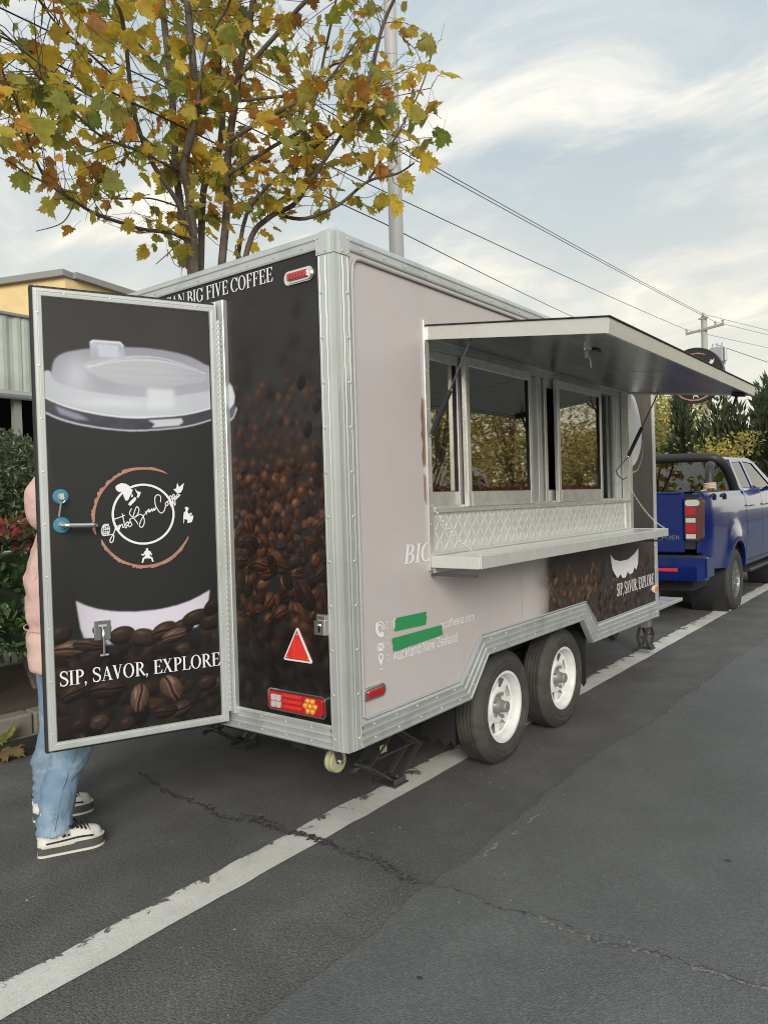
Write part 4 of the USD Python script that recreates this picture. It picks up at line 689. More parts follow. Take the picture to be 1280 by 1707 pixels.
# --- running gear
def tyre_prof(R, W, r): return [(-W / 2 + .012, r), (-W / 2 + .004, r + .012), (-W / 2 + .0005, r + (R - r) * .30), (-W / 2 - .002, r + (R - r) * .32), (-W / 2 - .002, r + (R - r) * .36), (-W / 2 + .0002, r + (R - r) * .38), (-W / 2, r + (R - r) * .55), (-W / 2 - .002, r + (R - r) * .57), (-W / 2 - .001, r + (R - r) * .60), (-W / 2 + .002, r + (R - r) * .62), (-W / 2 + .004, R - .036), (-W / 2 + .018, R - .012), (-W / 2 + .032, R - .003)]
def wheel(parent, c, R, W, rr, s, rim_mat, spokes, name='wheel', tilt=0.):
    """s = 1: the outside faces +x."""
    c = A(*c); pr = tyre_prof(R, W, rr); flat = []
    xs = np.linspace(-W / 2 + .032, W / 2 - .032, 6)
    for k in range(5):
        a, b = xs[k], xs[k + 1]; flat += [(a + .0035, R), (b - .0035, R)] + ([(b - .0030, R - .008), (b + .0030, R - .008)] if k < 4 else [])
    prof = pr + flat + [(-x, q) for x, q in pr[::-1]]; v, f = lathe([(x * s, q) for x, q in prof], 72, c, 'x', 1); f = f if s > 0 else f[:, ::-1]
    v = v.copy(); v[:, 2] = np.maximum(v[:, 2], .001 + 0 * v[:, 2])
    t = part(parent, name, (v, f[:, ::-1]), M['tyre'], 40)
    sh = []
    for k in range(90):                                        # shoulder blocks
        a = 2 * PI * k / 90; d = A(0, math.cos(a), math.sin(a)); tg = A(0, -math.sin(a), math.cos(a))
        for e in (-1, 1):
            o = c + A(e * (W / 2 - .018), 0, 0) + d * (R - .0115); sh.append(hullm([o + d * .006 + tg * .0065 + A(e * -.012, 0, 0), o + d * .006 - tg * .0065 + A(e * -.012, 0, 0), o - d * .014 + tg * .0065 + A(e * .011, 0, 0), o - d * .014 - tg * .0065 + A(e * .011, 0, 0), o - d * .01 + A(e * -.010, 0, 0)]))
    sv, sf = cat_(sh); sv[:, 2] = np.maximum(sv[:, 2], .001); part(t, 'tread_blocks', (sv, sf), M['tyre'], 20, kind='stuff')
    rim = [(W * .40, rr + .006), (W * .44, rr + .004), (W * .44, rr - .012), (W * .36, rr - .016), (W * .20, rr - .030), (-W * .30, rr - .034), (-W * .42, rr - .012), (-W * .44, rr + .004)]
    v, f = lathe([(x * s, q) for x, q in rim], 56, c, 'x', 1); rm = part(t, 'rim', (v, f if s > 0 else f[:, ::-1]), M[rim_mat], 35)
    u, w_ = (Y_, Z_) if s > 0 else (-Y_, Z_); n = A(s, 0, 0)
    if spokes == 'steel':
        disc = Point(0, 0).buffer(rr - .026, 32)
        for k in range(8):
            a = 2 * PI * (k + .5) / 8; q = lambda r, g: (r * math.cos(a + g), r * math.sin(a + g))
            disc = disc.difference(Polygon([q(rr * .80, -.24), q(rr * .80, .24), q(rr * .47, .07), q(rr * .47, -.07)]).buffer(.004))
        part(rm, 'wheel_disc', [extr(disc, c + n * (W * .10), u, w_, .006)] + [lathe([((W * .10 + .006) * s, .060), ((W * .10 + .022) * s, .078), ((W * .10 + .020) * s, .092), ((W * .10 + .006) * s, .104)], 40, c, 'x'), lathe([((W * .10 + .004) * s, rr - .040), ((W * .16) * s, rr - .030), ((W * .16) * s, rr - .026)], 48, c, 'x')], M[rim_mat], 30)
        part(rm, 'hub', lathe([(W * .10 + .006, .060), (W * .14, .050), (W * .20, .040), (W * .32, .036), (W * .33, .032), (W * .50, .032), (W * .53, .027), (W * .53, .001)] if s > 0 else [(-x, q) for x, q in [(W * .10 + .006, .060), (W * .14, .050), (W * .20, .040), (W * .32, .036), (W * .33, .032), (W * .50, .032), (W * .53, .027), (W * .53, .001)]], 28, c, 'x'), M['hub_grey'], 35)
        part(rm, 'wheel_nuts', [tube([c + n * (W * .10) + (u * math.cos(a) + w_ * math.sin(a)) * .068, c + n * (W * .10 + .035) + (u * math.cos(a) + w_ * math.sin(a)) * .068], .011, 6) for a in 2 * PI * np.arange(5) / 5], M['hub_grey'], 20)
        part(rm, 'brake_drum', lathe([(x * s, q) for x, q in [(-.06, .001), (-.06, .12), (.0, .12), (.0, .001)]], 24, c, 'x'), M['chassis_black'], 30)
    else:
        sp = []
        for k in range(6):
            for e in (-.17, .17):
                a = 2 * PI * k / 6 + e * .9; d0 = u * math.cos(a) + w_ * math.sin(a); a1 = 2 * PI * k / 6 + e * 1.5; d1 = u * math.cos(a1) + w_ * math.sin(a1)
                sp.append(bar(c + n * (W * .30) + d0 * .04, c + n * (W * .36) + d1 * (rr - .012), .030, .026, n))
        part(rm, 'spokes', sp, M[rim_mat], 25); part(rm, 'hub', lathe([(W * .2 * s, .075), (W * .36 * s, .07), (W * .39 * s, .035), (W * .39 * s, .001)], 24, c, 'x'), M[rim_mat], 30)
        part(rm, 'brake_disc', lathe([(.0, .001), (.0, .165), (.02 * s, .165), (.02 * s, .001)], 36, c, 'x'), M['hub_grey'], 30)
    return t
mat('tyre', (.042, .041, .037), .75, 0, .25, 14, bump=.12, bscale=90, dirt=(.10, .092, .078), dscale=5, damt=.7)
mat('hub_grey', (.30, .29, .28), .45, .4, .2, 20)
mat('alloy', (.36, .36, .37), .30, .8, .05, 20)
WY, WZ, WR = (1.455, 2.245), .312, .318
for y in WY:
    wheel(TR, (-.150, y, WZ), WR, .175, .198, 1, 'white_paint', 'steel'); wheel(TR, (-1.850, y, WZ), WR, .175, .198, -1, 'white_paint', 'steel')
part(TR, 'chassis', [box((-.42, .10, .40), (-.34, 3.95, .472)), box((-1.66, .10, .40), (-1.58, 3.95, .472))] + [box((-1.579, y, .41), (-.421, y + .06, .465)) for y in (.12, .8, 1.75, 2.8, 3.7)] + [box((-1.93, y, .44), (-.07, y + .05, .471)) for y in (.35, 3.2)], M['chassis_black'])
part(TR, 'axle', [tube([(-1.80, WY[0], WZ), (-.19, WY[0], WZ)], .035, 12)], M['chassis_black']); part(TR, 'axle', [tube([(-1.80, WY[1], WZ), (-.19, WY[1], WZ)], .035, 12)], M['chassis_black'])
for x in (-.38, -1.62): part(TR, 'leaf_springs', [bar((x, y - .33, .38), (x, y, WZ + .04), .05, .02) for y in WY] + [bar((x, y + .33, .38), (x, y, WZ + .04), .05, .02) for y in WY], M['chassis_black'])
for x0, x1 in ((-.36, -.035), (-1.965, -1.64)): part(TR, 'wheel_arch', [box((x0, 1.10, .735), (x1, 2.45, .750)), bar(((x0 + x1) / 2, .90, .50), ((x0 + x1) / 2, 1.08, .735), x1 - x0, .010, (0, -1, 1)), bar(((x0 + x1) / 2, 2.46, .735), ((x0 + x1) / 2, 2.64, .50), x1 - x0, .010, (0, 1, 1)), box((x0 if x0 > -1 else x1 - .01, .99, .49), (x0 + .01 if x0 > -1 else x1, 2.53, .73))], M['chassis_black'], label='dark lining above the wheels')
fl = Polygon([(-.33, .56), (-.33, .20), (-.29, .235), (-.25, .19), (-.20, .235), (-.15, .19), (-.11, .23), (-.08, .18), (-.06, .21), (-.06, .56)])
part(TR, 'mud_flap', extr(fl, (0, 2.585, 0), X_, Z_, .006), M['rubber'], False); part(TR, 'mud_flap', extr(affinity.translate(affinity.scale(fl, -1, 1), -1.61, 0), (0, 2.585, 0), X_, Z_, .006), M['rubber'], False)
fl2 = Polygon([(-.40, .56), (-.40, .17), (-.36, .20), (-.33, .16), (-.29, .195), (-.25, .15), (-.21, .19), (-.185, .16), (-.185, .56)])
part(TR, 'mud_flap', extr(fl2, (0, 1.10, 0), X_, Z_, .006), M['rubber'], False); part(TR, 'mud_flap', extr(affinity.translate(affinity.scale(fl2, -1, 1), -1.42, 0), (0, 1.10, 0), X_, Z_, .006), M['rubber'], False)
def jack(c, hw, z0, z1, zt=None, sp=.075):
    """Scissor jack in the plane of the side: half length hw, base at z0, top at z1."""
    x, y, _ = c; zm = (z0 + z1) / 2; o = []
    for e in (-sp / 2, sp / 2):
        for yy in (-hw, hw): o += [bar((x + e, y + yy, zm), (x + e, y + np.sign(yy) * .035, z1 - .03), .010, .026, (1, 0, 0)), bar((x + e, y + yy, zm), (x + e, y + np.sign(yy) * .035, z0 + .025), .010, .026, (1, 0, 0))]
    if hw > .15: o.append(bar((x, y - hw * .86, zm + (z1 - .03 - zm) * .14), (x, y - .07, zm + (z1 - .03 - zm) * .80), sp * .9, .005, (0, 0, 1)))
    j = part(TR, 'scissor_jack', o, M['black_steel'], 30)
    part(j, 'screw', [tube([(x, y - hw - .07, zm), (x, y + hw + .03, zm)], .007, 8), tube([(x, y - hw - .085, zm), (x, y - hw - .06, zm)], .014, 6), tube([(x - .05, y - hw, zm), (x + .05, y - hw, zm)], .014, 8), tube([(x - .05, y + hw, zm), (x + .05, y + hw, zm)], .014, 8)], M['black_steel'])
    part(j, 'base_plate', [box((x - .075, y - .06, z0 - .003), (x + .075, y + .06, z0 + .004)), box((x - .065, y - .05, z0 + .004), (x - .058, y + .05, z0 + .035)), box((x + .058, y - .05, z0 + .004), (x + .065, y + .05, z0 + .035))], M['black_steel'])
    part(j, 'top_saddle', [box((x - .045, y - .045, z1 - .04), (x + .045, y + .045, zt or z1), .004)], M['hub_grey'])
    part(j, 'warning_sticker', [box((x + sp / 2 + .0055, y - hw * .62, zm + (z1 - zm) * .36 - .012), (x + sp / 2 + .0065, y - hw * .36, zm + (z1 - zm) * .56))], M['gold_wheel'])
jack((-.43, .835, 0), .225, .008, .31, .40); jack((-1.57, .835, 0), .225, .008, .31, .40); jack((-.36, 4.72, 0), .11, .045, .28, .42)
part(TR, 'drawbar', [bar((-.40, 3.9, .45), (-.98, 5.55, .45), .06, .09), bar((-1.60, 3.9, .45), (-1.02, 5.55, .45), .06, .09), bar((-1, 5.45, .46), (-1, 5.95, .50), .07, .08)], M['chassis_black'])
part(TR, 'front_deck', [box((-1.95, LEN + .012, .500), (-.035, 4.79, .528), .003)], M['brushed']); part(TR, 'cable', [tube([(-.02, LEN + .006, .72), (.0, LEN + .012, .66), (-.01, LEN + .016, .60), (-.03, LEN + .02, .54)], .006, 6)], M['rubber'])
jw = part(TR, 'jockey_wheel', tube([(-.85, 5.2, .12), (-.85, 5.2, .75)], .026, 10), M['hub_grey']); part(jw, 'tyre', lathe([(-.03, .02), (-.03, .09), (.03, .09), (.03, .02)], 20, (-.85, 5.2, .10), 'x'), M['tyre'])
# --- things that hang on or stick to the trailer
def keys(name, c, n, label, grp=None):
    c = A(*c); n = A(*n); k = thing(name, label, 'key', c)
    part(k, 'ring', tube([c + n * .020 + A(0, 0, -.012) + (unit(np.cross(n, Z_)) * math.sin(a) + Z_ * math.cos(a)) * .014 for a in np.linspace(0, 2 * PI, 13)], .0014, 5), M['chrome']); part(k, 'blade', hullm([c + n * .018 + q for q in (A(0, 0, .008), A(0, 0, -.010))] + [c + n * .035 + unit(np.cross(n, Z_)) * e + A(0, 0, z) for e in (-.008, .008) for z in (-.012, .012)]), M['chrome'])
    part(k, 'tag', hullm([c + n * (.022 + t) + unit(np.cross(n, Z_)) * e + A(0, 0, z) for e, z in ((.000, -.022), (.006, -.022), (.016, -.080), (.010, -.082)) for t in (0, .003)]), M['hub_grey']); return k
keys('door_key', DP(.078, 1.551, .018), DN, 'bunch of keys hanging from the lock of the open rear door')
kk = AP(.62, 1.05, -.072); k2 = thing('hatch_key', 'small key with pale tag hanging from the awning lock', 'key', kk); part(k2, 'blade', box(kk + A(-.01, -.002, -.03), kk + A(.01, .002, .0)), M['chrome']); part(k2, 'tag', hullm([kk + A(.0, .03, -.022), kk + A(.006, .03, -.022), kk + A(.0, .036, -.022), kk + A(.008, .034, -.072), kk + A(.0, .044, -.070), kk + A(.006, .046, -.068)]), M['white_print'])
for P, s, l in ((tp[0], 1, 'shorter strip of green tape stuck over the phone number'), (tp[1], 2, 'longer strip of green tape stuck over the mail address')):
    single('tape_strip', extr(ragged(P, s), SX(0, 0, .0017), Y_, Z_, .0006), M['tape_green'], l, 'tape', smooth=False)

# ------------------------------------------------------------------ ground, road, marking, kerb
def ground_mats():
    def asphalt(name, c, spot, rough, gran, tone, blue=False):
        N = {'g': ('geometry', {}), 'fine': ('noise_texture', {'scale': 105.0, 'detail': 4.0, 'roughness': .75}), 'mid': ('noise_texture', {'scale': 2.2, 'detail': 6.0, 'roughness': .65, 'distortion': .3}), 'vor': ('voronoi_texture', {'scale': 120.0}),
             'mp': ('mapping', {'scale': (1, .18, 1)}), 'big': ('noise_texture', {'scale': 1.1, 'detail': 4.0}),
             'fr': ('rgb_ramp', {'ramp': [(0, (1 - gran,) * 3), (.45, (1 - gran * .3,) * 3), (.6, (1 + gran * .4,) * 3), (.75, (1 + gran * 1.6,) * 3), (1, (1 + gran * 2.2,) * 3)]}),
             'mr': ('rgb_ramp', {'ramp': [(0, (1 - tone,) * 3), (.42, (1 - tone * .35,) * 3), (.58, (1 + tone * .3,) * 3), (.72, (1 + tone,) * 3), (1, (1 + tone,) * 3)]}),
             'br': ('rgb_ramp', {'ramp': [(0, (1 - tone * .8,) * 3), (.45, (1, 1, 1)), (.65, (1 + tone * .6,) * 3), (1, (1 + tone * .6,) * 3)]}),
             'a': ('mix_color', {'blend_type': 'multiply', 'fac': 1.0, 'a': c, 'use_clamp': False}), 'b': ('mix_color', {'blend_type': 'multiply', 'fac': 1.0}), 'cc': ('mix_color', {'blend_type': 'multiply', 'fac': 1.0}),
             'vr': ('map_range', {'from_min': 0.0, 'from_max': .5, 'to_min': 1.0, 'to_max': 0.0, 'clamp': True}), 'bp': ('bump', {'strength': spot, 'distance': .006}), 'add': ('math', {'math_type': 'add'}),
             'p': ('principled_bsdf', {'roughness': rough})}
        L = [('g.position', 'fine.vector'), ('g.position', 'mid.vector'), ('g.position', 'vor.vector'), ('g.position', 'mp.vector'), ('mp.vector', 'big.vector'), ('fine.fac', 'fr.fac'), ('mid.fac', 'mr.fac'), ('big.fac', 'br.fac'),
             ('fr.color', 'a.b'), ('a.result', 'b.a'), ('mr.color', 'b.b'), ('b.result', 'cc.a'), ('br.color', 'cc.b'), ('cc.result', 'p.base_color'), ('vor.distance', 'vr.value'), ('vr.result', 'add.value1'), ('fine.fac', 'add.value2'), ('add.value', 'bp.height'), ('bp.normal', 'p.normal')]
        MATS[name] = usdkit.material(stage, '/World/Looks/' + name, N, L, surface='p.BSDF')
    asphalt('asphalt_old', (.116, .113, .107), 1.0, .82, .75, .30); asphalt('asphalt_new', (.114, .119, .116), .45, .70, .42, .16); asphalt('concrete', (.20, .185, .155), .3, .85, .12, .3); asphalt('soil', (.075, .058, .042), 1.0, .95, .5, .4); asphalt('paving', (.34, .33, .31), .3, .8, .15, .25); asphalt('earth', (.10, .10, .075), .5, .95, .3, .4)
    asphalt('crack_dark', (.032, .031, .029), .8, .9, .4, .4); asphalt('crack_light', (.20, .20, .19), .8, .9, .4, .3)
    # worn road paint: paint that has flaked off the asphalt along its edge
    N = {'g': ('geometry', {}), 'n': ('noise_texture', {'scale': 9.0, 'detail': 8.0, 'roughness': .72, 'distortion': .5}), 'f': ('noise_texture', {'scale': 160.0, 'detail': 3.0}), 'sx': ('separate_xyz', {}),
         'ed': ('map_range', {'from_min': -.30, 'from_max': -.455, 'to_min': .20, 'to_max': -.06, 'clamp': True}), 'ad': ('math', {'math_type': 'add'}), 'mk': ('map_range', {'from_min': .405, 'from_max': .445, 'to_min': 0.0, 'to_max': 1.0, 'clamp': True}),
         'dirt': ('noise_texture', {'scale': 3.0, 'detail': 6.0, 'roughness': .7}), 'pc': ('rgb_ramp', {'ramp': [(0, (.44, .43, .39)), (.4, (.56, .55, .50)), (.6, (.66, .65, .60)), (1, (.72, .71, .66))]}), 'fr': ('rgb_ramp', {'ramp': [(0, (.6, .6, .6)), (.5, (1, 1, 1)), (1, (1.15, 1.15, 1.15))]}),
         'pm': ('mix_color', {'blend_type': 'multiply', 'fac': 1.0}), 'm': ('mix_color', {'blend_type': 'mix', 'a': (.115, .111, .104)}), 'bp': ('bump', {'strength': .6, 'distance': .004}), 'p': ('principled_bsdf', {'roughness': .75})}
    MATS['road_paint'] = usdkit.material(stage, '/World/Looks/road_paint', N, [('g.position', 'n.vector'), ('g.position', 'f.vector'), ('g.position', 'dirt.vector'), ('g.position', 'sx.vector'), ('sx.x', 'ed.value'), ('n.fac', 'ad.value1'), ('ed.result', 'ad.value2'), ('ad.value', 'mk.value'),
        ('dirt.fac', 'pc.fac'), ('f.fac', 'fr.fac'), ('pc.color', 'pm.a'), ('fr.color', 'pm.b'), ('pm.result', 'm.b'), ('mk.result', 'm.fac'), ('m.result', 'p.base_color'), ('f.fac', 'bp.height'), ('bp.normal', 'p.normal')], surface='p.BSDF')
ground_mats()
for nm_, a_, b_ in (('crack_dark', (.036, .034, .032), (.105, .102, .096)), ('crack_light', (.24, .24, .23), (.112, .117, .114))):   # broken edges: rubble and gaps along a crack
    MATS[nm_] = usdkit.material(stage, '/World/Looks/' + nm_ + '_broken', {'g': ('geometry', {}), 'n': ('noise_texture', {'scale': 55.0, 'detail': 5.0, 'roughness': .7}), 'r': ('map_range', {'from_min': .46, 'from_max': .54, 'to_min': 0.0, 'to_max': 1.0, 'clamp': True}), 'm': ('mix_color', {'blend_type': 'mix', 'a': a_, 'b': b_}), 'bp': ('bump', {'strength': 1.0, 'distance': .008}), 'p': ('principled_bsdf', {'roughness': .9})},
        [('g.position', 'n.vector'), ('n.fac', 'r.value'), ('r.result', 'm.fac'), ('m.result', 'p.base_color'), ('n.fac', 'bp.height'), ('bp.normal', 'p.normal')], surface='p.BSDF')
mat('oil_dark', (.035, .034, .033), .6)
def sheet(poly, z):
    V, F = trimesh.creation.triangulate_polygon(poly, engine='earcut'); return np.column_stack([V, np.full(len(V), z)]), F
single('ground', sheet(sbox(-900, -900, 900, 900), -.03), M['earth'], kind='structure', smooth=False)
KX = -2.98                                                     # foot of the kerb
road = single('road', sheet(sbox(-2.62, -60, 7.2, 400), 0.0), M['asphalt_old'], kind='structure', smooth=False)
rng = np.random.default_rng(3)
ys = np.concatenate([np.arange(-6, 14, .05), np.arange(14, 400, 4.0)]); edge = .33 + .05 * (meshkit.fbm(np.stack([ys * 1.1, 0 * ys, 0 * ys], 1), 3, 5) - .5) * 2 + .035 * (meshkit.noise(np.stack([ys * 14, 0 * ys, 0 * ys], 1), 8) - .5) + .012 * np.clip(ys, -6, 40) * (ys > 2)
single('road_patch', sheet(Polygon([(e, y) for e, y in zip(edge, ys)] + [(7.1, 396), (7.1, -6)]), .004), M['asphalt_new'], kind='structure', smooth=False)
lw = lambda s, a: a * (meshkit.noise(np.stack([ys[:400] * 9, 0 * ys[:400] + s, 0 * ys[:400]], 1), s) - .5)
yl = ys[:400]; L0, L1 = -.452 + lw(1, .022) + lw(4, .014), -.280 + lw(2, .010)
single('road_marking', sheet(Polygon([(a, y) for a, y in zip(L0, yl)] + [(-.445, 60), (-.285, 60)] + [(a, y) for a, y in zip(L1[::-1], yl[::-1])]), .0035), M['road_paint'], kind='structure', smooth=False)
def ribbon(P, w, seed, z, jag=.5):
    P = spline(P, 14); r = np.random.default_rng(seed); d = np.gradient(P, axis=0); n = np.stack([-d[:, 1], d[:, 0]], 1); n /= np.linalg.norm(n, axis=1, keepdims=True)
    k = len(P); P = P + n * (r.normal(0, .008, k))[:, None]; ww = w * np.clip(r.lognormal(0, jag, k), .2, 2.6) * np.minimum(1, np.minimum(np.arange(k), np.arange(k)[::-1]) / 6 + .1)
    a, b = P + n * ww[:, None] / 2, P - n * ww[:, None] / 2; v = np.vstack([np.column_stack([a, np.full(k, z)]), np.column_stack([b, np.full(k, z)])]); i = np.arange(k - 1)
    return v, np.vstack([np.stack([i, i + 1, i + k + 1], 1), np.stack([i, i + k + 1, i + k], 1)])[:, ::-1]
part(road, 'crack', ribbon([(-1.75, .20), (-1.35, .10), (-1.05, .09), (-.85, .05), (-.65, .10), (-.47, .085)], .024, 1, .0015, .8), M['crack_dark'], False); part(road, 'crack', ribbon([(-.47, .10), (-.30, .13), (-.12, .10), (.05, .12), (.16, .07), (.30, .075)], .026, 2, .0062, .8), M['crack_dark'], False)
part(road, 'crack', ribbon([(-.80, .12), (-.62, .13), (-.47, .11), (-.36, .115), (-.26, .10)], .026, 7, .0052, .9), M['crack_dark'], False)
part(road, 'crack', ribbon([(.30, .075), (.48, .10), (.62, .07), (.80, .12), (.98, .08), (1.15, .12), (1.4, .13), (1.8, .18)], .0035, 3, .0055, .6), M['crack_dark'], False); part(road, 'crack', ribbon([(.75, .10), (.98, .075), (1.15, .11), (1.4, .12), (1.75, .17)], .010, 4, .0052, 1.0), M['crack_light'], False)
part(road, 'crack', ribbon([(.36, .30), (.40, .75), (.36, 1.1)], .010, 8, .0052, .8), M['crack_light'], False)
spots = []
for x, y, r_ in ((1.22, .9, .017), (1.48, .75, .013), (.62, -.42, .012), (.72, .10, .008), (1.9, 1.9, .012), (2.1, 3.4, .015)): t = np.linspace(0, 2 * PI, 12, endpoint=False); spots.append(sheet(Polygon([(x + r_ * math.cos(a) * rng.uniform(.7, 1.2), y + .6 * r_ * math.sin(a)) for a in t]), .0056))
part(road, 'oil_spots', spots, M['oil_dark'], False, kind='stuff')
peb = []
for k in range(300):
    x = rng.uniform(-1.6, 2.4) if rng.random() < .6 else rng.normal(.1, .35); y = rng.uniform(-1.6, 3.5) if rng.random() < .8 else rng.uniform(0, 9)
    r_ = rng.uniform(.0009, .0026); o = A(x, y, .005 + r_ * .4); peb.append(hullm(o + rng.normal(0, 1, (7, 3)) * r_ * A(1, 1, .6)))
mat('pebble', (.42, .41, .38), .8, 0, .5, 3); single('grit', peb, M['pebble'], 'pale grit scattered over the asphalt', 'grit', kind='stuff', smooth=False)
single('gutter', sheet(sbox(KX, -60, -2.62, 400), .003), M['concrete'], kind='structure', smooth=False)
kb = thing('kerb', None, None, (KX, 0, 0), kind='structure')
for k in range(60):
    y = -8 + k * .75; d = rng.uniform(-.004, .004); part(kb, 'kerb_stone', box((KX - .14, y + .004, -.05), (KX + d, y + .746, .142 + rng.uniform(-.003, .003)), .014), M['concrete'], 30)
yv = np.arange(-8, 38, .5); xv = np.linspace(-4.75, KX - .12, 9); gy, gx = np.meshgrid(yv, xv, indexing='ij'); gz = .10 + .05 * meshkit.fbm(np.stack([gx * 2, gy * 2, 0 * gx], -1), 3, 1); i, j = np.meshgrid(np.arange(len(yv) - 1), np.arange(8), indexing='ij'); a = (i * 9 + j).ravel()
single('planting_strip', (np.stack([gx, gy, gz], -1).reshape(-1, 3), np.stack([a, a + 1, a + 10, a + 9], 1)), M['soil'], kind='structure', smooth=True)
single('pavement', [box((-9.2, -8, -.05), (-4.76, 38, .135))], M['paving'], kind='structure', smooth=False)
single('verge', [box((7.3, -30, -.05), (60, 120, .10))], M['soil'], kind='structure', smooth=False); k2 = thing('kerb', None, None, (7.2, 0, 0), kind='structure')
for k in range(40): part(k2, 'kerb_stone', box((7.2, -2 + k + .004, -.05), (7.33, -2 + k + .996, .14), .014), M['concrete'], 30)
# grate in the gutter
gt = thing('drain_grate', 'dark slotted iron drain grate in the gutter below the kerb', 'drain grate', (-2.72, .03, 0))
mat('iron', (.055, .05, .045), .6, .6, .3, 20)
part(gt, 'frame', [box((-2.90, -.17, .002), (-2.56, -.145, .012), .002), box((-2.90, .205, .002), (-2.56, .23, .012), .002), box((-2.90, -.1445, .002), (-2.875, .2045, .012), .002), box((-2.585, -.1445, .002), (-2.56, .2045, .012), .002)], M['iron'])
for k in range(7): part(gt, 'bar', box((-2.868 + .04 * k, -.144, .003), (-2.842 + .04 * k, .204, .010), .002), M['iron'])
part(gt, 'pit', sheet(sbox(-2.874, -.144, -2.586, .204), .0045), M['oil_dark'], False)

# ------------------------------------------------------------------ leaves
def leaf_material(name, rough=.5, trans=.35):
    MATS[name] = usdkit.material(stage, '/World/Looks/' + name, {'a': ('attribute', {'attribute': 'art'}), 'tc': ('texture_coordinate', {}), 'n': ('noise_texture', {'scale': 22.0, 'detail': 4.0, 'roughness': .65}), 'r': ('rgb_ramp', {'ramp': [(0, (.62, .48, .34)), (.36, (.92, .84, .70)), (.48, (1.05, 1.05, 1.0)), (.66, (1.2, 1.25, 1.1)), (1, (1.25, 1.3, 1.15))]}),
        'm': ('mix_color', {'blend_type': 'multiply', 'fac': 1.0}), 'p': ('principled_bsdf', {'roughness': rough}), 't': ('translucent_bsdf', {}), 'x': ('mix_closure', {'fac': trans})},
        [('tc.object', 'n.vector'), ('n.fac', 'r.fac'), ('a.color', 'm.a'), ('r.color', 'm.b'), ('m.result', 'p.base_color'), ('m.result', 't.color'), ('p.BSDF', 'x.closure1'), ('t.BSDF', 'x.closure2')], surface='x.closure')
leaf_material('plane_leaf', .5, .55); leaf_material('hedge_leaf', .30, .2); leaf_material('far_leaf', .6, .42)
mat('bark', (.115, .095, .075), .85, 0, .35, 9, bump=.5, bscale=35, dirt=(.20, .185, .15), dscale=5, damt=.6); mat('twig', (.10, .075, .055), .8, 0, .3, 20)
half = [(0, -.02), (.10, .03), (.20, -.02), (.28, .04), (.42, .02), (.36, .14), (.48, .22), (.38, .31), (.57, .47), (.43, .50), (.50, .63), (.35, .60), (.27, .57), (.24, .64), (.28, .77), (.18, .80), (.17, .90), (.07, .89), (0, 1.08)]
LEAF = Polygon(half + [(-x, y) for x, y in half[-2:0:-1]]).buffer(0)
LV, LF = trimesh.creation.triangulate_polygon(LEAF, engine='earcut')
_lp = [(0, .02), (0, .35), (0, .7)]
def leaf_at(c, axis, nrm, size, rng, fold=None):
    """One lobed leaf: its stalk end at c, its tip along axis, its face towards nrm, folded and curled."""
    ax = unit(axis); s = unit(np.cross(nrm, ax)); n = np.cross(ax, s); f = rng.uniform(.05, .8) if fold is None else fold; cu = rng.uniform(-.5, .8)
    x, y = LV[:, 0] * rng.uniform(.85, 1.1), LV[:, 1]; zz = -f * np.abs(x) * .8 - cu * (y - .3) ** 2 + .20 * np.sin(x * 9 + y * 7 + rng.uniform(0, 6)) * np.abs(x)
    return A(*c) + size * (x[:, None] * s + y[:, None] * ax + zz[:, None] * n), LF
PAL = [tuple(min(v * 1.4, .8) for v in c) for c in [(.40, .28, .035), (.33, .26, .040), (.42, .31, .045), (.27, .24, .045), (.36, .18, .03), (.29, .13, .028), (.20, .21, .045), (.12, .15, .035), (.38, .23, .035), (.20, .10, .035)]]

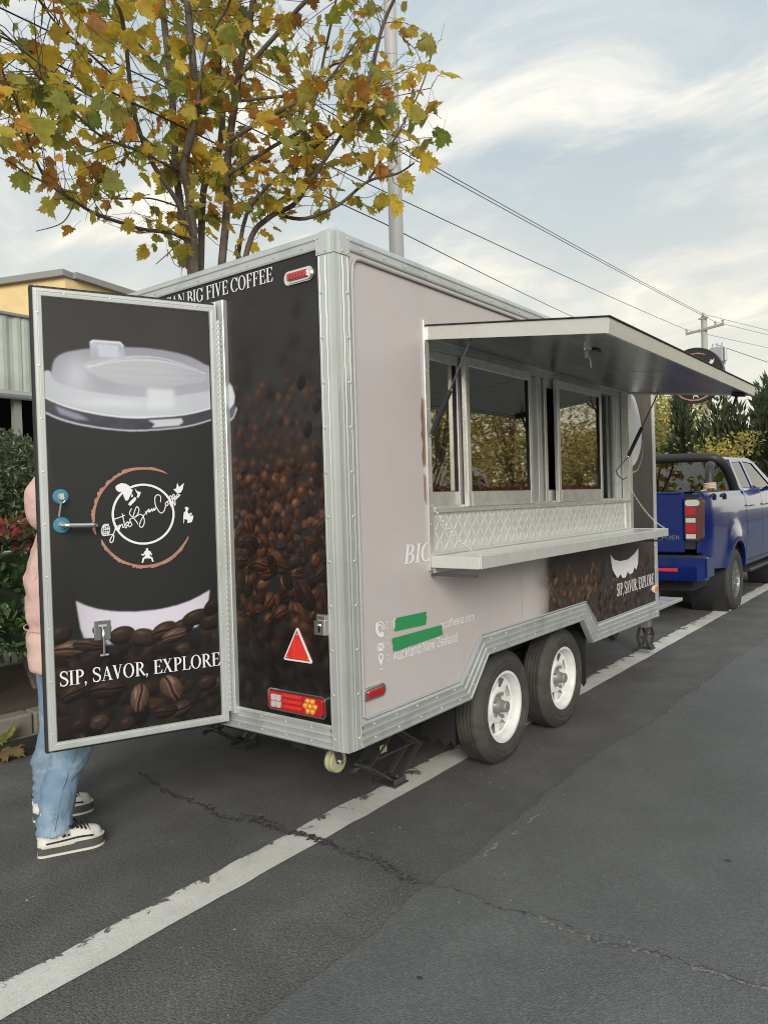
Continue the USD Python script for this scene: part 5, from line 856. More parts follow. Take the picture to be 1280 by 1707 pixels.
# ------------------------------------------------------------------ the plane tree behind the trailer: limbs surveyed along sight lines
def plane_tree():
    rng = np.random.default_rng(77); T = thing('plane_tree', 'many stemmed plane tree in yellow and brown autumn leaf behind the trailer', 'tree', (-3.85, 2.5, .12))
    fork = A(-3.85, 2.45, 1.5); limbs = []                    # (points, r0, r1)
    def limb(P, d0, d1, r0, r1, root=True, ext=0):
        n = len(P); Q = [ray_at(x, y, d0 + (d1 - d0) * i / (n - 1)) for i, (x, y) in enumerate(P)]
        if ext:                                               # goes on above the picture
            d = unit(Q[-1] - Q[-2])
            for k in range(1, 5): Q.append(Q[-1] + (d + A(*rng.normal(0, .18, 3)) + A(0, 0, .1)) * ext / 4)
        if root: Q = [fork, fork + (Q[0] - fork) * .55 + A(*rng.normal(0, .02, 3))] + Q
        Q = spline(Q, 5); limbs.append((Q, r0, r1)); return Q
    D = 7.35
    limb([(316, 426), (301, 344), (292, 262), (286, 148), (277, 66), (270, 0)], D, 7.2, .040, .024, True, 2.4)
    limb([(324, 443), (316, 328), (306, 279), (321, 213), (331, 157), (323, 115), (315, 33), (312, 0)], D - .1, 6.7, .046, .024, True, 2.6)
    limb([(335, 426), (340, 312), (360, 275), (371, 197), (364, 131), (369, 33), (372, 0)], D + .2, 7.6, .038, .02, True, 2.2)
    limb([(371, 426), (377, 361), (380, 262), (390, 180), (402, 100), (413, 49), (422, 0)], D, 7.0, .042, .022, True, 2.5)
    limb([(413, 413), (446, 364), (489, 341), (515, 305), (544, 262), (584, 203), (610, 170), (600, 150)][:7], 7.3, 6.6, .032, .013); limb([(598, 165), (617, 125), (636, 49), (656, 0)], 6.62, 6.4, .018, .010, False, 1.2)
    limb([(466, 358), (508, 364), (564, 341), (613, 302), (662, 289), (690, 271)], 7.2, 6.5, .020, .007, False); limb([(613, 302), (646, 249), (664, 220), (700, 150), (720, 90)], 6.75, 6.5, .011, .005, False)
    limb([(405, 378), (436, 322), (462, 295), (508, 259), (548, 226), (597, 190), (650, 120)], 7.35, 6.9, .024, .007); limb([(380, 290), (456, 243), (505, 213), (525, 164), (531, 141), (545, 70), (560, 0)], 7.2, 7.0, .018, .007, False, 1.0)
    limb([(380, 235), (443, 197), (482, 177), (540, 140), (600, 60)], 7.1, 6.3, .022, .008, False); limb([(390, 168), (456, 161), (505, 154), (548, 112), (580, 98), (640, 60)], 7.0, 7.4, .016, .006, False); limb([(395, 130), (456, 62), (508, 3)], 7.0, 6.6, .022, .012, False, 1.3)
    limb([(323, 394), (295, 335), (253, 269), (226, 197), (216, 131), (207, 49), (193, 0)], 7.2, 5.9, .024, .010, False, 1.6)
    limb([(320, 415), (230, 380), (164, 358), (125, 335), (82, 305), (56, 256), (30, 177), (0, 110)], 7.2, 5.0, .022, .006); limb([(82, 305), (49, 292), (14, 267)], 5.75, 5.2, .009, .004, False); limb([(125, 335), (105, 370), (60, 385)], 6.1, 5.8, .006, .003, False)
    limb([(296, 285), (243, 256), (164, 223), (100, 160), (56, 120)], 7.2, 5.2, .015, .005, False); limb([(286, 148), (240, 82), (184, 26), (164, 0)], 7.2, 6.3, .013, .007, False, 1.2); limb([(253, 240), (177, 177), (125, 144), (89, 121), (40, 85), (0, 49)], 6.6, 4.8, .012, .004, False); limb([(205, 140), (131, 72), (98, 43), (66, 0)], 6.4, 5.2, .010, .004, False, .8)
    limb([(330, 170), (345, 70), (380, 10)], 6.8, 6.6, .014, .008, False, 1.0); limb([(300, 300), (270, 250), (215, 235), (140, 260)], 7.2, 6.5, .010, .004, False); limb([(300, 345), (250, 330), (190, 330), (150, 300)], 7.25, 6.7, .009, .004, False); limb([(340, 330), (300, 400), (260, 440)], 7.4, 7.2, .008, .004, False)
    part(T, 'trunk', [tube(spline([(-3.85, 2.5, .08), (-3.86, 2.47, .7), fork - A(0, 0, -.05)], 6), np.linspace(.15, .12, 13), 12)], M['bark'], 40)
    for Q, r0, r1 in limbs: part(T, 'branch', tube(Q, np.linspace(r0, r1, len(Q)), 8 if r0 > .02 else 6), M['bark'], 60)
    # twigs and leaves grow from the limbs; the crown keeps the silhouette it has on this side
    crown = Polygon([(-400, -1500), (715, -1500), (738, 0), (758, 80), (766, 205), (742, 268), (706, 318), (682, 366), (640, 372), (600, 345), (552, 378), (505, 372), (470, 425), (300, 470), (246, 468), (190, 432), (150, 396), (112, 420), (16, 414), (10, 372), (60, 340), (20, 300), (-40, 260), (-400, 300)])
    twigs, leaves = [], []
    def inside(p):
        x, y, w = pix(p)[0]; return w > .6 and crown.contains(Point(x, y))
    for Q, r0, r1 in limbs:
        L = np.linalg.norm(np.diff(Q, axis=0), axis=1).cumsum(); n = int(L[-1] * 9.6)
        for k in range(n):
            t = rng.uniform(.24, 1.0); i = int(t * (len(Q) - 1)); p = Q[i]; d = unit(Q[min(i + 1, len(Q) - 1)] - Q[max(i - 1, 0)])
            q = p.copy(); dr = unit(d * .6 + rng.normal(0, .75, 3) + A(0, 0, .15)); ln = rng.uniform(.3, .95); P = [q]
            for s in range(4): dr = unit(dr + rng.normal(0, .28, 3) + A(0, 0, -.02)); P.append(P[-1] + dr * ln / 4)
            P = np.array(P)
            if not inside(P[-1]) or not inside(P[2]): continue
            twigs.append(tube(P, np.linspace(.0042, .0018, 5), 4, False))
            for s in range(1, 5):
                for e in range(1 if rng.random() < .62 else 0):
                    st = P[s] + rng.normal(0, .02, 3); od = unit(rng.normal(0, 1, 3) * A(1, 1, .35) + A(0, 0, -.55)); c = st + od * rng.uniform(.04, .12); size = rng.uniform(.105, .20) * (1 if rng.random() < .72 else rng.uniform(.45, .75)); tip = c + od * size
                    if inside(c) and inside(tip) and inside((c + tip) / 2):
                        nr = unit(rng.normal(0, 1, 3) + A(.25, -.35, .35)); leaves.append((c, od, nr, size, st))
    # the far side and top of the crown, out of this picture
    for k in range(260):
        c = A(-3.9, 2.6, 6.6) + unit(rng.normal(0, 1, 3)) * A(2.0, 2.2, 1.5) * rng.uniform(.5, 1)
        x, y, w = pix(c)[0]
        if y < -40: leaves.append((c, unit(rng.normal(0, 1, 3) + A(0, 0, -.6)), unit(rng.normal(0, 1, 3)), rng.uniform(.12, .2), c))
    made, stalks = [], []
    for c, od, nr, size, st in leaves:
        v, f = leaf_at(c, od, nr, size, rng); z = pix(v); a, b = z[:, :2].min(0), z[:, :2].max(0)
        on = a[0] < 1280 and b[0] > 0 and b[1] > 0; w = float(np.prod(b - a)) if on else 0
        col = A(*PAL[rng.choice(len(PAL), p=[.14, .16, .11, .18, .09, .07, .14, .05, .04, .02])]) * rng.uniform(.75, 1.25)
        made.append((w, v, f, col)); stalks.append(tube([st, (st + c) / 2 + A(0, 0, .004), c], .0016, 3, False))
    made.sort(key=lambda m: -m[0])
    part(T, 'twigs', twigs + stalks, M['twig'], True, kind='stuff')
    for w, v, f, col in made[:300]: part(T, 'leaf', (v, f), M['plane_leaf'], True, col=col)
    rest = made[300:]; v, f = cat_([(m[1], m[2]) for m in rest]); part(T, 'smaller_leaves', (v, f), M['plane_leaf'], True, kind='stuff', col=np.vstack([np.tile(m[3], (len(m[1]), 1)) for m in rest]))
    balls = [ray_at(113, 50, 5.9), ray_at(160, 322, 6.3), ray_at(150, 100, 6.0)]
    for b in balls: s = trimesh.creation.icosphere(2, .020); s.apply_translation(b); part(T, 'seed_ball', s, M['twig'], True)
    print('plane leaves', len(made))
plane_tree()
def fallen(name, label, c, size, col, ang, tilt):
    rng = np.random.default_rng(int(abs(c[0] * 1000) + abs(c[1] * 100))); v, f = leaf_at(c, (math.cos(ang), math.sin(ang), tilt), (0, -.25, 1), size, rng, .35); v = v - A(0, 0, v[:, 2].min() - c[2]); single(name, (v, f), M['plane_leaf'], label, 'leaf', smooth=True, col=A(*col))
fallen('fallen_leaf', 'curled yellow green leaf leaning against the kerb', (-2.93, -.02, .006), .16, (.24, .24, .05), 1.3, .7); fallen('fallen_leaf', 'crumpled orange brown leaf at the left picture edge in the gutter', (-2.92, -.16, .006), .10, (.28, .12, .025), .3, .25); fallen('fallen_leaf', 'flat tan leaf lying across the drain grate edge', (-2.62, -.14, .013), .15, (.26, .19, .08), .4, .03)

# ------------------------------------------------------------------ hedge and bushes on the left
def small_leaves(centres, size, rng, pal, up=.5):
    """Many pointed leaves of six triangles each at the given points."""
    n = len(centres); d = rng.normal(0, 1, (n, 3)) + A(0, 0, up); d /= np.linalg.norm(d, axis=1, keepdims=True); r = rng.normal(0, 1, (n, 3)); s = np.cross(d, r); s /= np.linalg.norm(s, axis=1, keepdims=True); nn = np.cross(d, s)
    L = (size * rng.uniform(.6, 1.25, n))[:, None]; P = np.stack([centres, centres + d * L * .35 + s * L * .20 + nn * L * .03, centres + d * L * .75 + s * L * .15 + nn * L * .02, centres + d * L - nn * L * .08, centres + d * L * .75 - s * L * .15 + nn * L * .02, centres + d * L * .35 - s * L * .20 + nn * L * .03, centres + d * L * .5 - nn * L * .05], 1)
    b = np.arange(n)[:, None, None] * 7; F = (b + np.array([[0, 1, 6], [1, 2, 6], [2, 3, 6], [3, 4, 6], [4, 5, 6], [5, 0, 6]])[None]).reshape(-1, 3)
    c = np.asarray(pal)[rng.integers(len(pal), size=n)] * rng.uniform(.6, 1.35, (n, 1)); return P.reshape(-1, 3), F, np.repeat(c, 7, 0)
GREEN = [(.055, .105, .030), (.042, .085, .026), (.075, .13, .038), (.035, .072, .026)]; RED = [(.26, .05, .045), (.20, .045, .04), (.14, .07, .04)]
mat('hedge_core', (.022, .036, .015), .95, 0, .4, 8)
def hedge(name, label, x0, x1, y0, y1, z0, z1, n, seed, redtop=.15, group=None, cat='hedge', stems=True, size=.058):
    rng = np.random.default_rng(seed); T = thing(name, label, cat, ((x0 + x1) / 2, (y0 + y1) / 2, .1), group)
    u = rng.random((n, 3)); face = rng.integers(4, size=n); c = A(x0, y0, z0) + u * A(x1 - x0, y1 - y0, z1 - z0); dp = np.abs(rng.normal(0, .05, n))
    c[face == 0, 0] = x1 - dp[face == 0]; c[face == 1, 2] = z1 - dp[face == 1]; c[face == 2, 1] = y0 + dp[face == 2]
    bump = .16 * (meshkit.fbm(c * 3.2, 3, seed) - .5) * 2; mid = A((x0 + x1) / 2, 0, (z0 + z1) / 2); dirn = (c - mid) * A(1, 0, 1); dirn /= np.linalg.norm(dirn, axis=1, keepdims=True) + 1e-9; c = c + dirn * bump[:, None]
    P, F, col = small_leaves(c, size, rng, GREEN); red = (c[:, 2] > z1 - .16) & (rng.random(n) < redtop * 3); rc = np.asarray(RED)[rng.integers(3, size=n)]; col = np.where(np.repeat(red, 7)[:, None], np.repeat(rc, 7, 0), col)
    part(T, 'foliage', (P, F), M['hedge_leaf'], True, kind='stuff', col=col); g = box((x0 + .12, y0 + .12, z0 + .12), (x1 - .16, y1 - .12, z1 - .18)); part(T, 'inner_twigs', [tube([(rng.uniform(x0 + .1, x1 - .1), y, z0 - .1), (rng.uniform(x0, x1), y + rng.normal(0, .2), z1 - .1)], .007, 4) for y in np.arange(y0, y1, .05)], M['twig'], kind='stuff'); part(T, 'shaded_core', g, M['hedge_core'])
    if stems:
        for y in np.arange(y0 + .2, y1, .45):
            part(T, 'stem', [tube(spline([((x0 + x1) / 2 + rng.normal(0, .05), y, .08), ((x0 + x1) / 2 + rng.normal(0, .08), y + rng.normal(0, .06), z0 * .6), ((x0 + x1) / 2 + rng.normal(0, .15), y + rng.normal(0, .12), z0 + .25)], 4), np.linspace(.03, .018, 9), 7)] + [tube([((x0 + x1) / 2, y, .2), ((x0 + x1) / 2 + e, y + g_, z0 + .2)], [.018, .01], 5) for e, g_ in ((.15, .12), (-.12, -.14), (.05, -.18))], M['bark'], 40)
    return T
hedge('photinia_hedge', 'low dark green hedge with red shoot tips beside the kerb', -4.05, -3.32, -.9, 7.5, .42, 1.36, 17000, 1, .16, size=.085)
def bush(name, label, c, r, n, seed, pal, size, group=None, cat='bush', red=0.):
    rng = np.random.default_rng(seed); T = thing(name, label, cat, (c[0], c[1], 0), group); d = rng.normal(0, 1, (n, 3)); d /= np.linalg.norm(d, axis=1, keepdims=True); d[:, 2] = np.abs(d[:, 2]) * 1.0 - .35 * (rng.random(n) < .35)
    q = A(*c) + d * A(*r) * (1 - np.abs(rng.normal(0, .12, n)))[:, None] * (.86 + .34 * meshkit.fbm(d * 3 + seed, 3, seed))[:, None]; P, F, col = small_leaves(q, size, rng, pal)
    if red: m = np.repeat(rng.random(n) < red, 7); col[m] = A(.14, .03, .025)
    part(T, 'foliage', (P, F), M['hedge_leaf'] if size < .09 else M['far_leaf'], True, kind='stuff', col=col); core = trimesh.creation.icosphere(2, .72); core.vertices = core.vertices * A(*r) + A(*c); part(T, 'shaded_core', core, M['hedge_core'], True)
    part(T, 'trunk', tube([(c[0], c[1], 0), (c[0] + .03, c[1], c[2])], [.06, .04], 8), M['bark'], 40); return T
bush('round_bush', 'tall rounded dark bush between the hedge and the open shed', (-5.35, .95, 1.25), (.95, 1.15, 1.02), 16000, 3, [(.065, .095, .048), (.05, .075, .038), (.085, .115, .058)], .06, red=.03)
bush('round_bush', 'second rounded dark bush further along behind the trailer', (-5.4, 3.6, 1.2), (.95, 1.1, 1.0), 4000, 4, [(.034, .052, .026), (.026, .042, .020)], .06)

# ------------------------------------------------------------------ shed, yellow building, lamp post, utility pole, wires
mat('shed_sheet', (.44, .49, .44), .5, 0, .06, 4, stretch=(1, 4, .5), dirt=(.24, .26, .22), dscale=2, damt=.5); mat('cream_wall', (.80, .60, .30), .8, 0, .06, 2, stretch=(1, 1, .12), dirt=(.50, .38, .20), dscale=1.2, damt=.5); mat('coping', (.27, .265, .255), .6, 0, .1, 4); mat('dark_inside', (.02, .02, .02), .9); mat('timber', (.20, .13, .08), .8, 0, .3, 8); mat('galvanised', (.42, .43, .44), .45, .5, .06, 3, dirt=(.34, .34, .33), dscale=3, damt=.4); mat('post_grey', (.46, .47, .48), .55, 0, .05, 3, dirt=(.38, .38, .37), dscale=2, damt=.4); mat('concrete_pole', (.42, .41, .36), .8, 0, .08, 4); mat('porcelain', (.45, .43, .40), .25)
sd = thing('open_shed', 'open fronted shed with grey green corrugated fascia', 'shed', (-9.5, 2, 0))
for k in range(9):
    y = -6 + k * 1.5; pts = []
    for i in range(31): yy = y + i * .05; pts.append((-8.3 + (.022 if i % 4 in (1, 2) else 0), yy))
    part(sd, 'fascia_sheet', extr(LineString(pts).buffer(.004, cap_style='flat'), (0, 0, 3.14), X_, Y_, 1.02), M['shed_sheet'], False)
part(sd, 'fascia_beam', box((-8.42, -6, 3.05), (-8.30, 7.5, 3.135)), M['coping']); part(sd, 'fascia_coping', box((-8.40, -6.02, 4.165), (-8.24, 7.52, 4.20)), M['coping']); part(sd, 'roof', box((-13.5, -6, 3.9), (-8.42, 7.5, 3.95)), M['shed_sheet'])
part(sd, 'gutter', [tube([(-8.22, -6, 3.10), (-8.22, 7.5, 3.06)], .06, 10), tube([(-8.22, 1.2, 3.06), (-8.25, 1.2, .1)], .045, 10)], M['galvanised'], kind='stuff'); part(sd, 'back_wall', box((-13.5, -6, 0), (-13.4, 7.5, 3.9)), M['dark_inside']); part(sd, 'side_wall', box((-13.4, 7.4, 0), (-8.42, 7.5, 3.9)), M['dark_inside'])
for y in (-5.9, -1.5, 2.9, 7.3): part(sd, 'post', box((-8.42, y, .1), (-8.32, y + .1, 3.05)), M['coping'])
ti = thing('timber_stack', 'rough brown boards standing inside the open shed', 'timber', (-9, 3.2, .1)); rng = np.random.default_rng(9)
for k in range(9): y = 2.6 + k * .16; part(ti, 'board', bar((-9.0 + rng.uniform(-.2, .2), y, .1), (-9.2, y + rng.uniform(-.1, .1), 2.1 + rng.uniform(-.25, .45)), .10, .03, (1, 0, 0)), M['timber'])
yb_ = thing('yellow_building', 'cream yellow flat roofed building rising behind the shed', 'building', (-20, 11, 0)); c0, u1, u2 = A(-16.0, 8.2, 0), unit(A(-.94, -.34, 0)), unit(A(-.20, .98, 0))
def wallbox(o, u, ln, th, z0, z1): n = A(-u[1], u[0], 0); P = [o + u * a + n * b + A(0, 0, z) for a in (0, ln) for b in (0, th) for z in (z0, z1)]; return hullm(P)
part(yb_, 'wall', wallbox(c0, u1, 16, -.3, 0, 7.40), M['cream_wall']); part(yb_, 'wall', wallbox(c0 + u2 * .01, u2, 4.6, .3, 0, 7.40), M['cream_wall'], False); part(yb_, 'wall_panel', [wallbox(c0 + u2 * .03 + A(.004, 0, 0), u2, .55, .2, 0, 7.38)], M['cream_wall'])
part(yb_, 'roof_coping', [wallbox(c0 + A(.12, -.12, 0), u1, 16.2, -.5, 7.402, 7.56), wallbox(c0 + A(.12, .25, 0), u2, 4.5, .5, 7.402, 7.56)], M['coping']); part(yb_, 'wall_band', [wallbox(c0 + A(.03, -.05, 0), u1, 16, -.1, 6.05, 6.20)], M['coping'])
lp = thing('lamp_post', 'pale grey tapered lamp post rising behind the trailer roof', 'lamp post', (-3.35, 5.1, .1)); B = A(-3.35, 5.08, .1)
part(lp, 'pole', tube([B, B + A(0, 0, 9.0)], [.110, .066], 20), M['post_grey'], 60); part(lp, 'base', [tube([B, B + A(0, 0, .03)], .18, 20), tube([B + A(0, 0, .03), B + A(0, 0, .9)], .125, 20)], M['galvanised'], 40); part(lp, 'arm', tube([B + A(0, 0, 8.9), B + A(.8, -.1, 9.3), B + A(1.8, -.2, 9.4)], .03, 10), M['galvanised']); part(lp, 'lantern', hullm([B + A(1.7 + x, -.2 + y, 9.36 + z) for x in (0, .7) for y in (-.12, .12) for z in (0, .08)]), M['galvanised'])
up = thing('utility_pole', 'concrete utility pole with crossarms and insulators above the far trees', 'utility pole', (-6.1, 30, 0)); UP = A(-6.1, 30, 0)
part(up, 'pole', tube([UP, UP + A(0, 0, 8.55)], [.17, .115], 16), M['concrete_pole'], 60); c1 = A(1, -.25, 0); c1 = unit(c1)
part(up, 'crossarm', bar(UP + c1 * -.75 + A(0, -.12, 7.95), UP + c1 * .85 + A(0, -.12, 8.05), .07, .09), M['galvanised']); part(up, 'crossarm', bar(UP + A(0, -.1, 8.45) - c1 * .2, UP + A(0, -.1, 8.45) + c1 * .2, .06, .06), M['galvanised'])
for e, z in ((-.72, 7.95), (.5, 8.03), (.8, 8.05), (0, 8.47)): part(up, 'insulator', lathe([(0, .03), (.05, .05), (.08, .035), (.12, .055), (.16, .03), (.18, .01)], 10, UP + c1 * e + A(0, -.12, z + .04), 'z'), M['porcelain'])
tfm = part(up, 'transformer', [box(UP + A(.30, -.55, 6.55), UP + A(.80, -.15, 7.15), .04), bar(UP + A(0, -.2, 6.5), UP + A(.85, -.35, 6.5), .08, .08)], M['galvanised']); part(tfm, 'bushings', [tube([UP + A(x, -.35, 7.15), UP + A(x + .02, -.36, 7.32)], .03, 8) for x in (.38, .55, .72)] + [tube([UP + A(.8, y, 6.6), UP + A(.87, y, 6.6), UP + A(.87, y, 7.1), UP + A(.8, y, 7.1)], .03, 8) for y in (-.45, -.35, -.25)], M['galvanised'], kind='stuff')
mat('wire', (.03, .03, .032), .6)
def wire(pts, label, sag=.25, r=.013, group=None):
    P = []
    for a, b in zip(pts[:-1], pts[1:]):
        for t in np.arange(14) / 14: P.append(A(*a) + (A(*b) - a) * t - A(0, 0, sag * 4 * t * (1 - t)))
    P.append(A(*pts[-1])); single('power_line', tube(P, r, 5), M['wire'], label, 'cable', group=group, smooth=True)
far = A(0.5, 78, 0)
def through(p, q, t0): a = ray_at(*p, t0); return a
for (start, px_, t0, lab, tail_) in ((UP + A(0, -.12, 8.62), (700, 253), 13.5, 'uppermost of the twin dark power lines running to the pole top', 1), (UP + c1 * .5 + A(0, -.12, 8.2), (700, 260), 13.5, 'lower of the twin dark power lines running to the pole top', 1), (UP + c1 * -.72 + A(0, -.12, 8.12), (690, 331), 12.5, 'single power line ending at the left crossarm tip', 1)):
    a = ray_at(*px_, t0); d = (a - start); wire([start + A(12, 46, .3), start, start + d * 1.6], lab, .12, .008)
a = ray_at(640, 372, 11.0); b = ray_at(960, 530, 24.0); wire([b + (b - a) * .4, b, a, a + (a - b) * .5], 'thin lowest cable crossing behind the trailer roof', .03, .008)
wire([UP + A(.5, -.35, 7.3), UP + A(6, 22, 6.4)], 'cable leaving the transformer to the right', .2, .012); wire([A(-30, 14, 7.9), A(-14, -3, 8.9)], 'thin cable over the yellow building', .2, .010)

# ------------------------------------------------------------------ trees beyond the pick-up, and across the road (seen in the panes)
def conifer(name, label, origin, h, r, seed, n, pal, group):
    rng = np.random.default_rng(seed); T = thing(name, label, 'tree', origin, group); o = A(*origin)
    t = rng.random(n) ** .8; spires = [(0, 0, 1.0)] + [(rng.normal(0, r * .45), rng.normal(0, r * .45), rng.uniform(.72, .97)) for _ in range(5)]; k = rng.integers(len(spires), size=n); S_ = np.array(spires)[k]
    z = t * h * S_[:, 2]; rad = r * (.18 + .60 * np.clip(1 - t, 0, 1) ** .7) * rng.uniform(.35, 1.05, n) * np.minimum(1, .25 + t * 6); g = rng.uniform(0, 2 * PI, n)
    c = o + np.stack([S_[:, 0] * (1 - .2 * t) + rad * np.cos(g), S_[:, 1] + rad * np.sin(g), z + .1], 1); d = np.stack([np.cos(g) * .45, np.sin(g) * .45, np.full(n, 1.0)], 1) + rng.normal(0, .22, (n, 3)); d /= np.linalg.norm(d, axis=1, keepdims=True)
    s = np.cross(d, rng.normal(0, 1, (n, 3))); s /= np.linalg.norm(s, axis=1, keepdims=True); L = (rng.uniform(.16, .34, n) * h / 4)[:, None]
    P = np.stack([c, c + d * L * .4 + s * L * .14, c + d * L, c + d * L * .4 - s * L * .14], 1).reshape(-1, 3); b = np.arange(n)[:, None, None] * 4; F = (b + np.array([[0, 1, 2], [0, 2, 3]])[None]).reshape(-1, 3)
    col = np.asarray(pal)[rng.integers(len(pal), size=n)] * rng.uniform(.55, 1.35, (n, 1)); part(T, 'foliage', (P, F), M['far_leaf'], True, kind='stuff', col=np.repeat(col, 4, 0)); part(T, 'trunk', tube([o, o + A(0, 0, h * .9)], [r * .12, .01], 7), M['bark'], 40); return T
CON = [(.058, .085, .042), (.045, .07, .036), (.08, .10, .048), (.10, .105, .048)]
protos = [conifer('juniper_tree', 'dark green juniper of several spires right of the yellow bush', (-3.3, 20, 0), 4.2, .8, 41, 2600, CON, None), conifer('juniper_tree', 'tallest dark juniper with a single thin leading spire', (-4.6, 21.5, 0), 4.5, .62, 42, 2000, CON, None), conifer('juniper_tree', 'broad dark juniper above the cab roof of the pick-up', (-2.3, 20.5, 0), 3.9, .85, 43, 2600, CON, None)]
rng = np.random.default_rng(8)
spots_ = [(-5.4, 22, .66), (-1.4, 19.5, .98), (-.9, 23, 1.08), (-3.9, 24, .95), (-2.9, 25, 1.12), (-1.9, 27, 1.15), (-.4, 26.5, 1.0), (-4.9, 19, .62)]
order = sorted(range(len(spots_)), key=lambda i: -pix(A(spots_[i][0], spots_[i][1], 3.0))[0][0])
for i, (x, y, s) in enumerate(spots_):
    d = dup(protos[i % 3], 'juniper_tree', (x, y, 0), rng.uniform(0, 360), s, ['first', 'second', 'third', 'fourth', 'fifth', 'sixth', 'seventh', 'eighth'][order.index(i)] + ' of the smaller junipers counted from the right picture edge', 'row of junipers beyond the pick-up'); d.prim.SetCustomDataByKey('category', 'tree')
YEL = [(.46, .38, .09), (.38, .32, .09), (.32, .30, .10), (.50, .40, .10)]; OLV = [(.19, .20, .075), (.24, .23, .08), (.15, .17, .065), (.29, .27, .10)]
def crown_tree(name, label, o, h, r, n, seed, pal, size, group=None, trunk=.12, low=.35):
    rng = np.random.default_rng(seed); T = thing(name, label, 'tree', o, group); o = A(*o); cl = [(rng.normal(0, r * .45), rng.normal(0, r * .45), rng.uniform(low + .12, .98) * h) for _ in range(16)]; cl = np.array(cl); k = rng.integers(16, size=n)
    c = o + cl[k] + rng.normal(0, 1, (n, 3)) * r * A(.28, .28, .24); c = c[c[:, 2] < o[2] + h * 1.02]; P, F, col = small_leaves(c, size, rng, pal, 0.)
    part(T, 'crown', (P, F), M['far_leaf'], True, kind='stuff', col=col); part(T, 'trunk', tube(spline([o, o + A(.05, .03, h * .3), o + A(-.03, .05, h * .62)], 5), np.linspace(trunk, trunk * .5, 11), 9), M['bark'], 50)
    for q in cl[:9]: part(T, 'branch', tube(spline([o + A(0, 0, h * .3), o + q * A(.5, .5, .75), o + q], 4), np.linspace(trunk * .5, .012, 9), 6), M['bark'], 50)
    return T
crown_tree('autumn_tree', 'pale yellow green autumn tree left of the utility pole', (-6.0, 25, 0), 4.8, 1.7, 11000, 51, YEL + YEL + OLV, .19, None, .1, .1); crown_tree('autumn_tree', 'olive green tree behind the cab back window', (-5.7, 20, 0), 3.3, 1.4, 4200, 52, OLV, .14, None, .08, .1); crown_tree('yellow_bush', 'small bright yellow bush among the dark junipers', (-2.75, 18.2, 0), 2.9, .75, 3200, 53, YEL, .12, None, .05, .2)
crown_tree('autumn_tree', 'loose olive tree at the left edge of the far trees', (-7.9, 28, 0), 5.2, 1.9, 9000, 54, OLV + YEL, .2, None, .1, .1)
# across the road: what the panes mirror
AUT = [(.62, .45, .14), (.56, .43, .14), (.48, .40, .16), (.66, .50, .18), (.42, .27, .11)]
for i, (x, y, h, r, lab) in enumerate([(10.5, 13.5, 6.2, 2.0, 'golden tree across the road mirrored in the left pane'), (10.8, 17.5, 6.8, 2.2, 'tallest golden tree across the road'), (11.2, 23, 6.4, 2.2, 'golden tree across the road behind the white van'), (10.6, 30, 7.0, 2.4, 'golden tree across the road mirrored in the right pane'), (10.6, 37, 7.0, 2.6, 'golden tree across the road farthest along'), (11, 8.5, 6, 2.0, 'golden tree across the road nearest the camera')]):
    crown_tree('roadside_tree', lab, (x, y, .1), h, r, 3900, 60 + i, AUT + OLV, .18, None, .13, .15)
hedge('photinia_hedge', 'long red tipped hedge across the road', 8.3, 9.3, 6, 44, .3, 1.75, 15000, 12, .33, stems=False, size=.11)
for y, lab in ((11.8, 'pale post across the road mirrored in the leftmost pane'), (26.5, 'pale post across the road between two golden trees')): t = thing('roadside_post', lab, 'post', (8.0, y, .1)); part(t, 'pole', tube([(8.0, y, .1), (8.0, y, 6.5)], [.10, .08], 14), M['concrete_pole'], 50); part(t, 'cap', tube([(8.0, y, 6.5), (8.0, y, 6.56)], .1, 14), M['coping'])
lf = thing('lattice_fence', 'pale lattice fence across the road', 'fence', (9.6, 12, .1))
for k in range(24):
    for s in (-1, 1): part(lf, 'slat', bar((9.6 + .012 * s, 9.5 + k * .22, .1), (9.6 + .012 * s, 9.5 + k * .22 + s * 1.6, 2.5), .03, .012, (1, 0, 0)), M['white_paint'])
van = thing('white_van', 'white van parked behind the hedge across the road', 'van', (12.4, 20.5, .1)); vb = [(-2.4, .35), (2.0, .35), (2.35, .6), (2.45, 1.05), (1.6, 1.35), (1.0, 2.25), (.6, 2.45), (-2.3, 2.45), (-2.45, 2.2)]
vp = Polygon(vb); part(van, 'body', extr(vp.buffer(-.05).buffer(.05), (11.5, 20.5, .1), Y_, Z_, 1.8), M['white_paint'], 30); part(van, 'side_glass', extr(Polygon([(.1, 1.4), (1.35, 1.4), (.85, 2.15), (.1, 2.15)]), (11.488, 20.5, .1), Y_, Z_, .008), M['car_glass'], False); part(van, 'windscreen', hullm([(x, 20.5 + y, z + .1) for x in (11.6, 13.2) for y, z in ((1.62, 1.38), (1.64, 1.40), (1.04, 2.22), (1.06, 2.24))]), M['car_glass'], False)
for y in (-1.6, 1.5):
    for x in (11.55, 13.1): part(van, 'tyre', lathe([(0, .05), (0, .36), (.2, .36), (.2, .05)], 24, (x, 20.5 + y, .46), 'x'), M['tyre'])
for i, (x, y, h) in enumerate([(19, 16, 5.0), (19.5, 23, 4.6), (19, 31, 5.4), (19.5, 40, 5.2), (20, 50, 6)]): crown_tree('background_tree', ['olive tree at the near end of the row behind the van', 'olive tree straight behind the white van', 'olive tree in the middle of the back row across the road', 'tall olive tree towards the far end of the back row', 'tallest olive tree at the far end of the back row'][i], (x, y, .1), h, 3.0, 4000, 90 + i, OLV + AUT, .30, None, .16, .05)
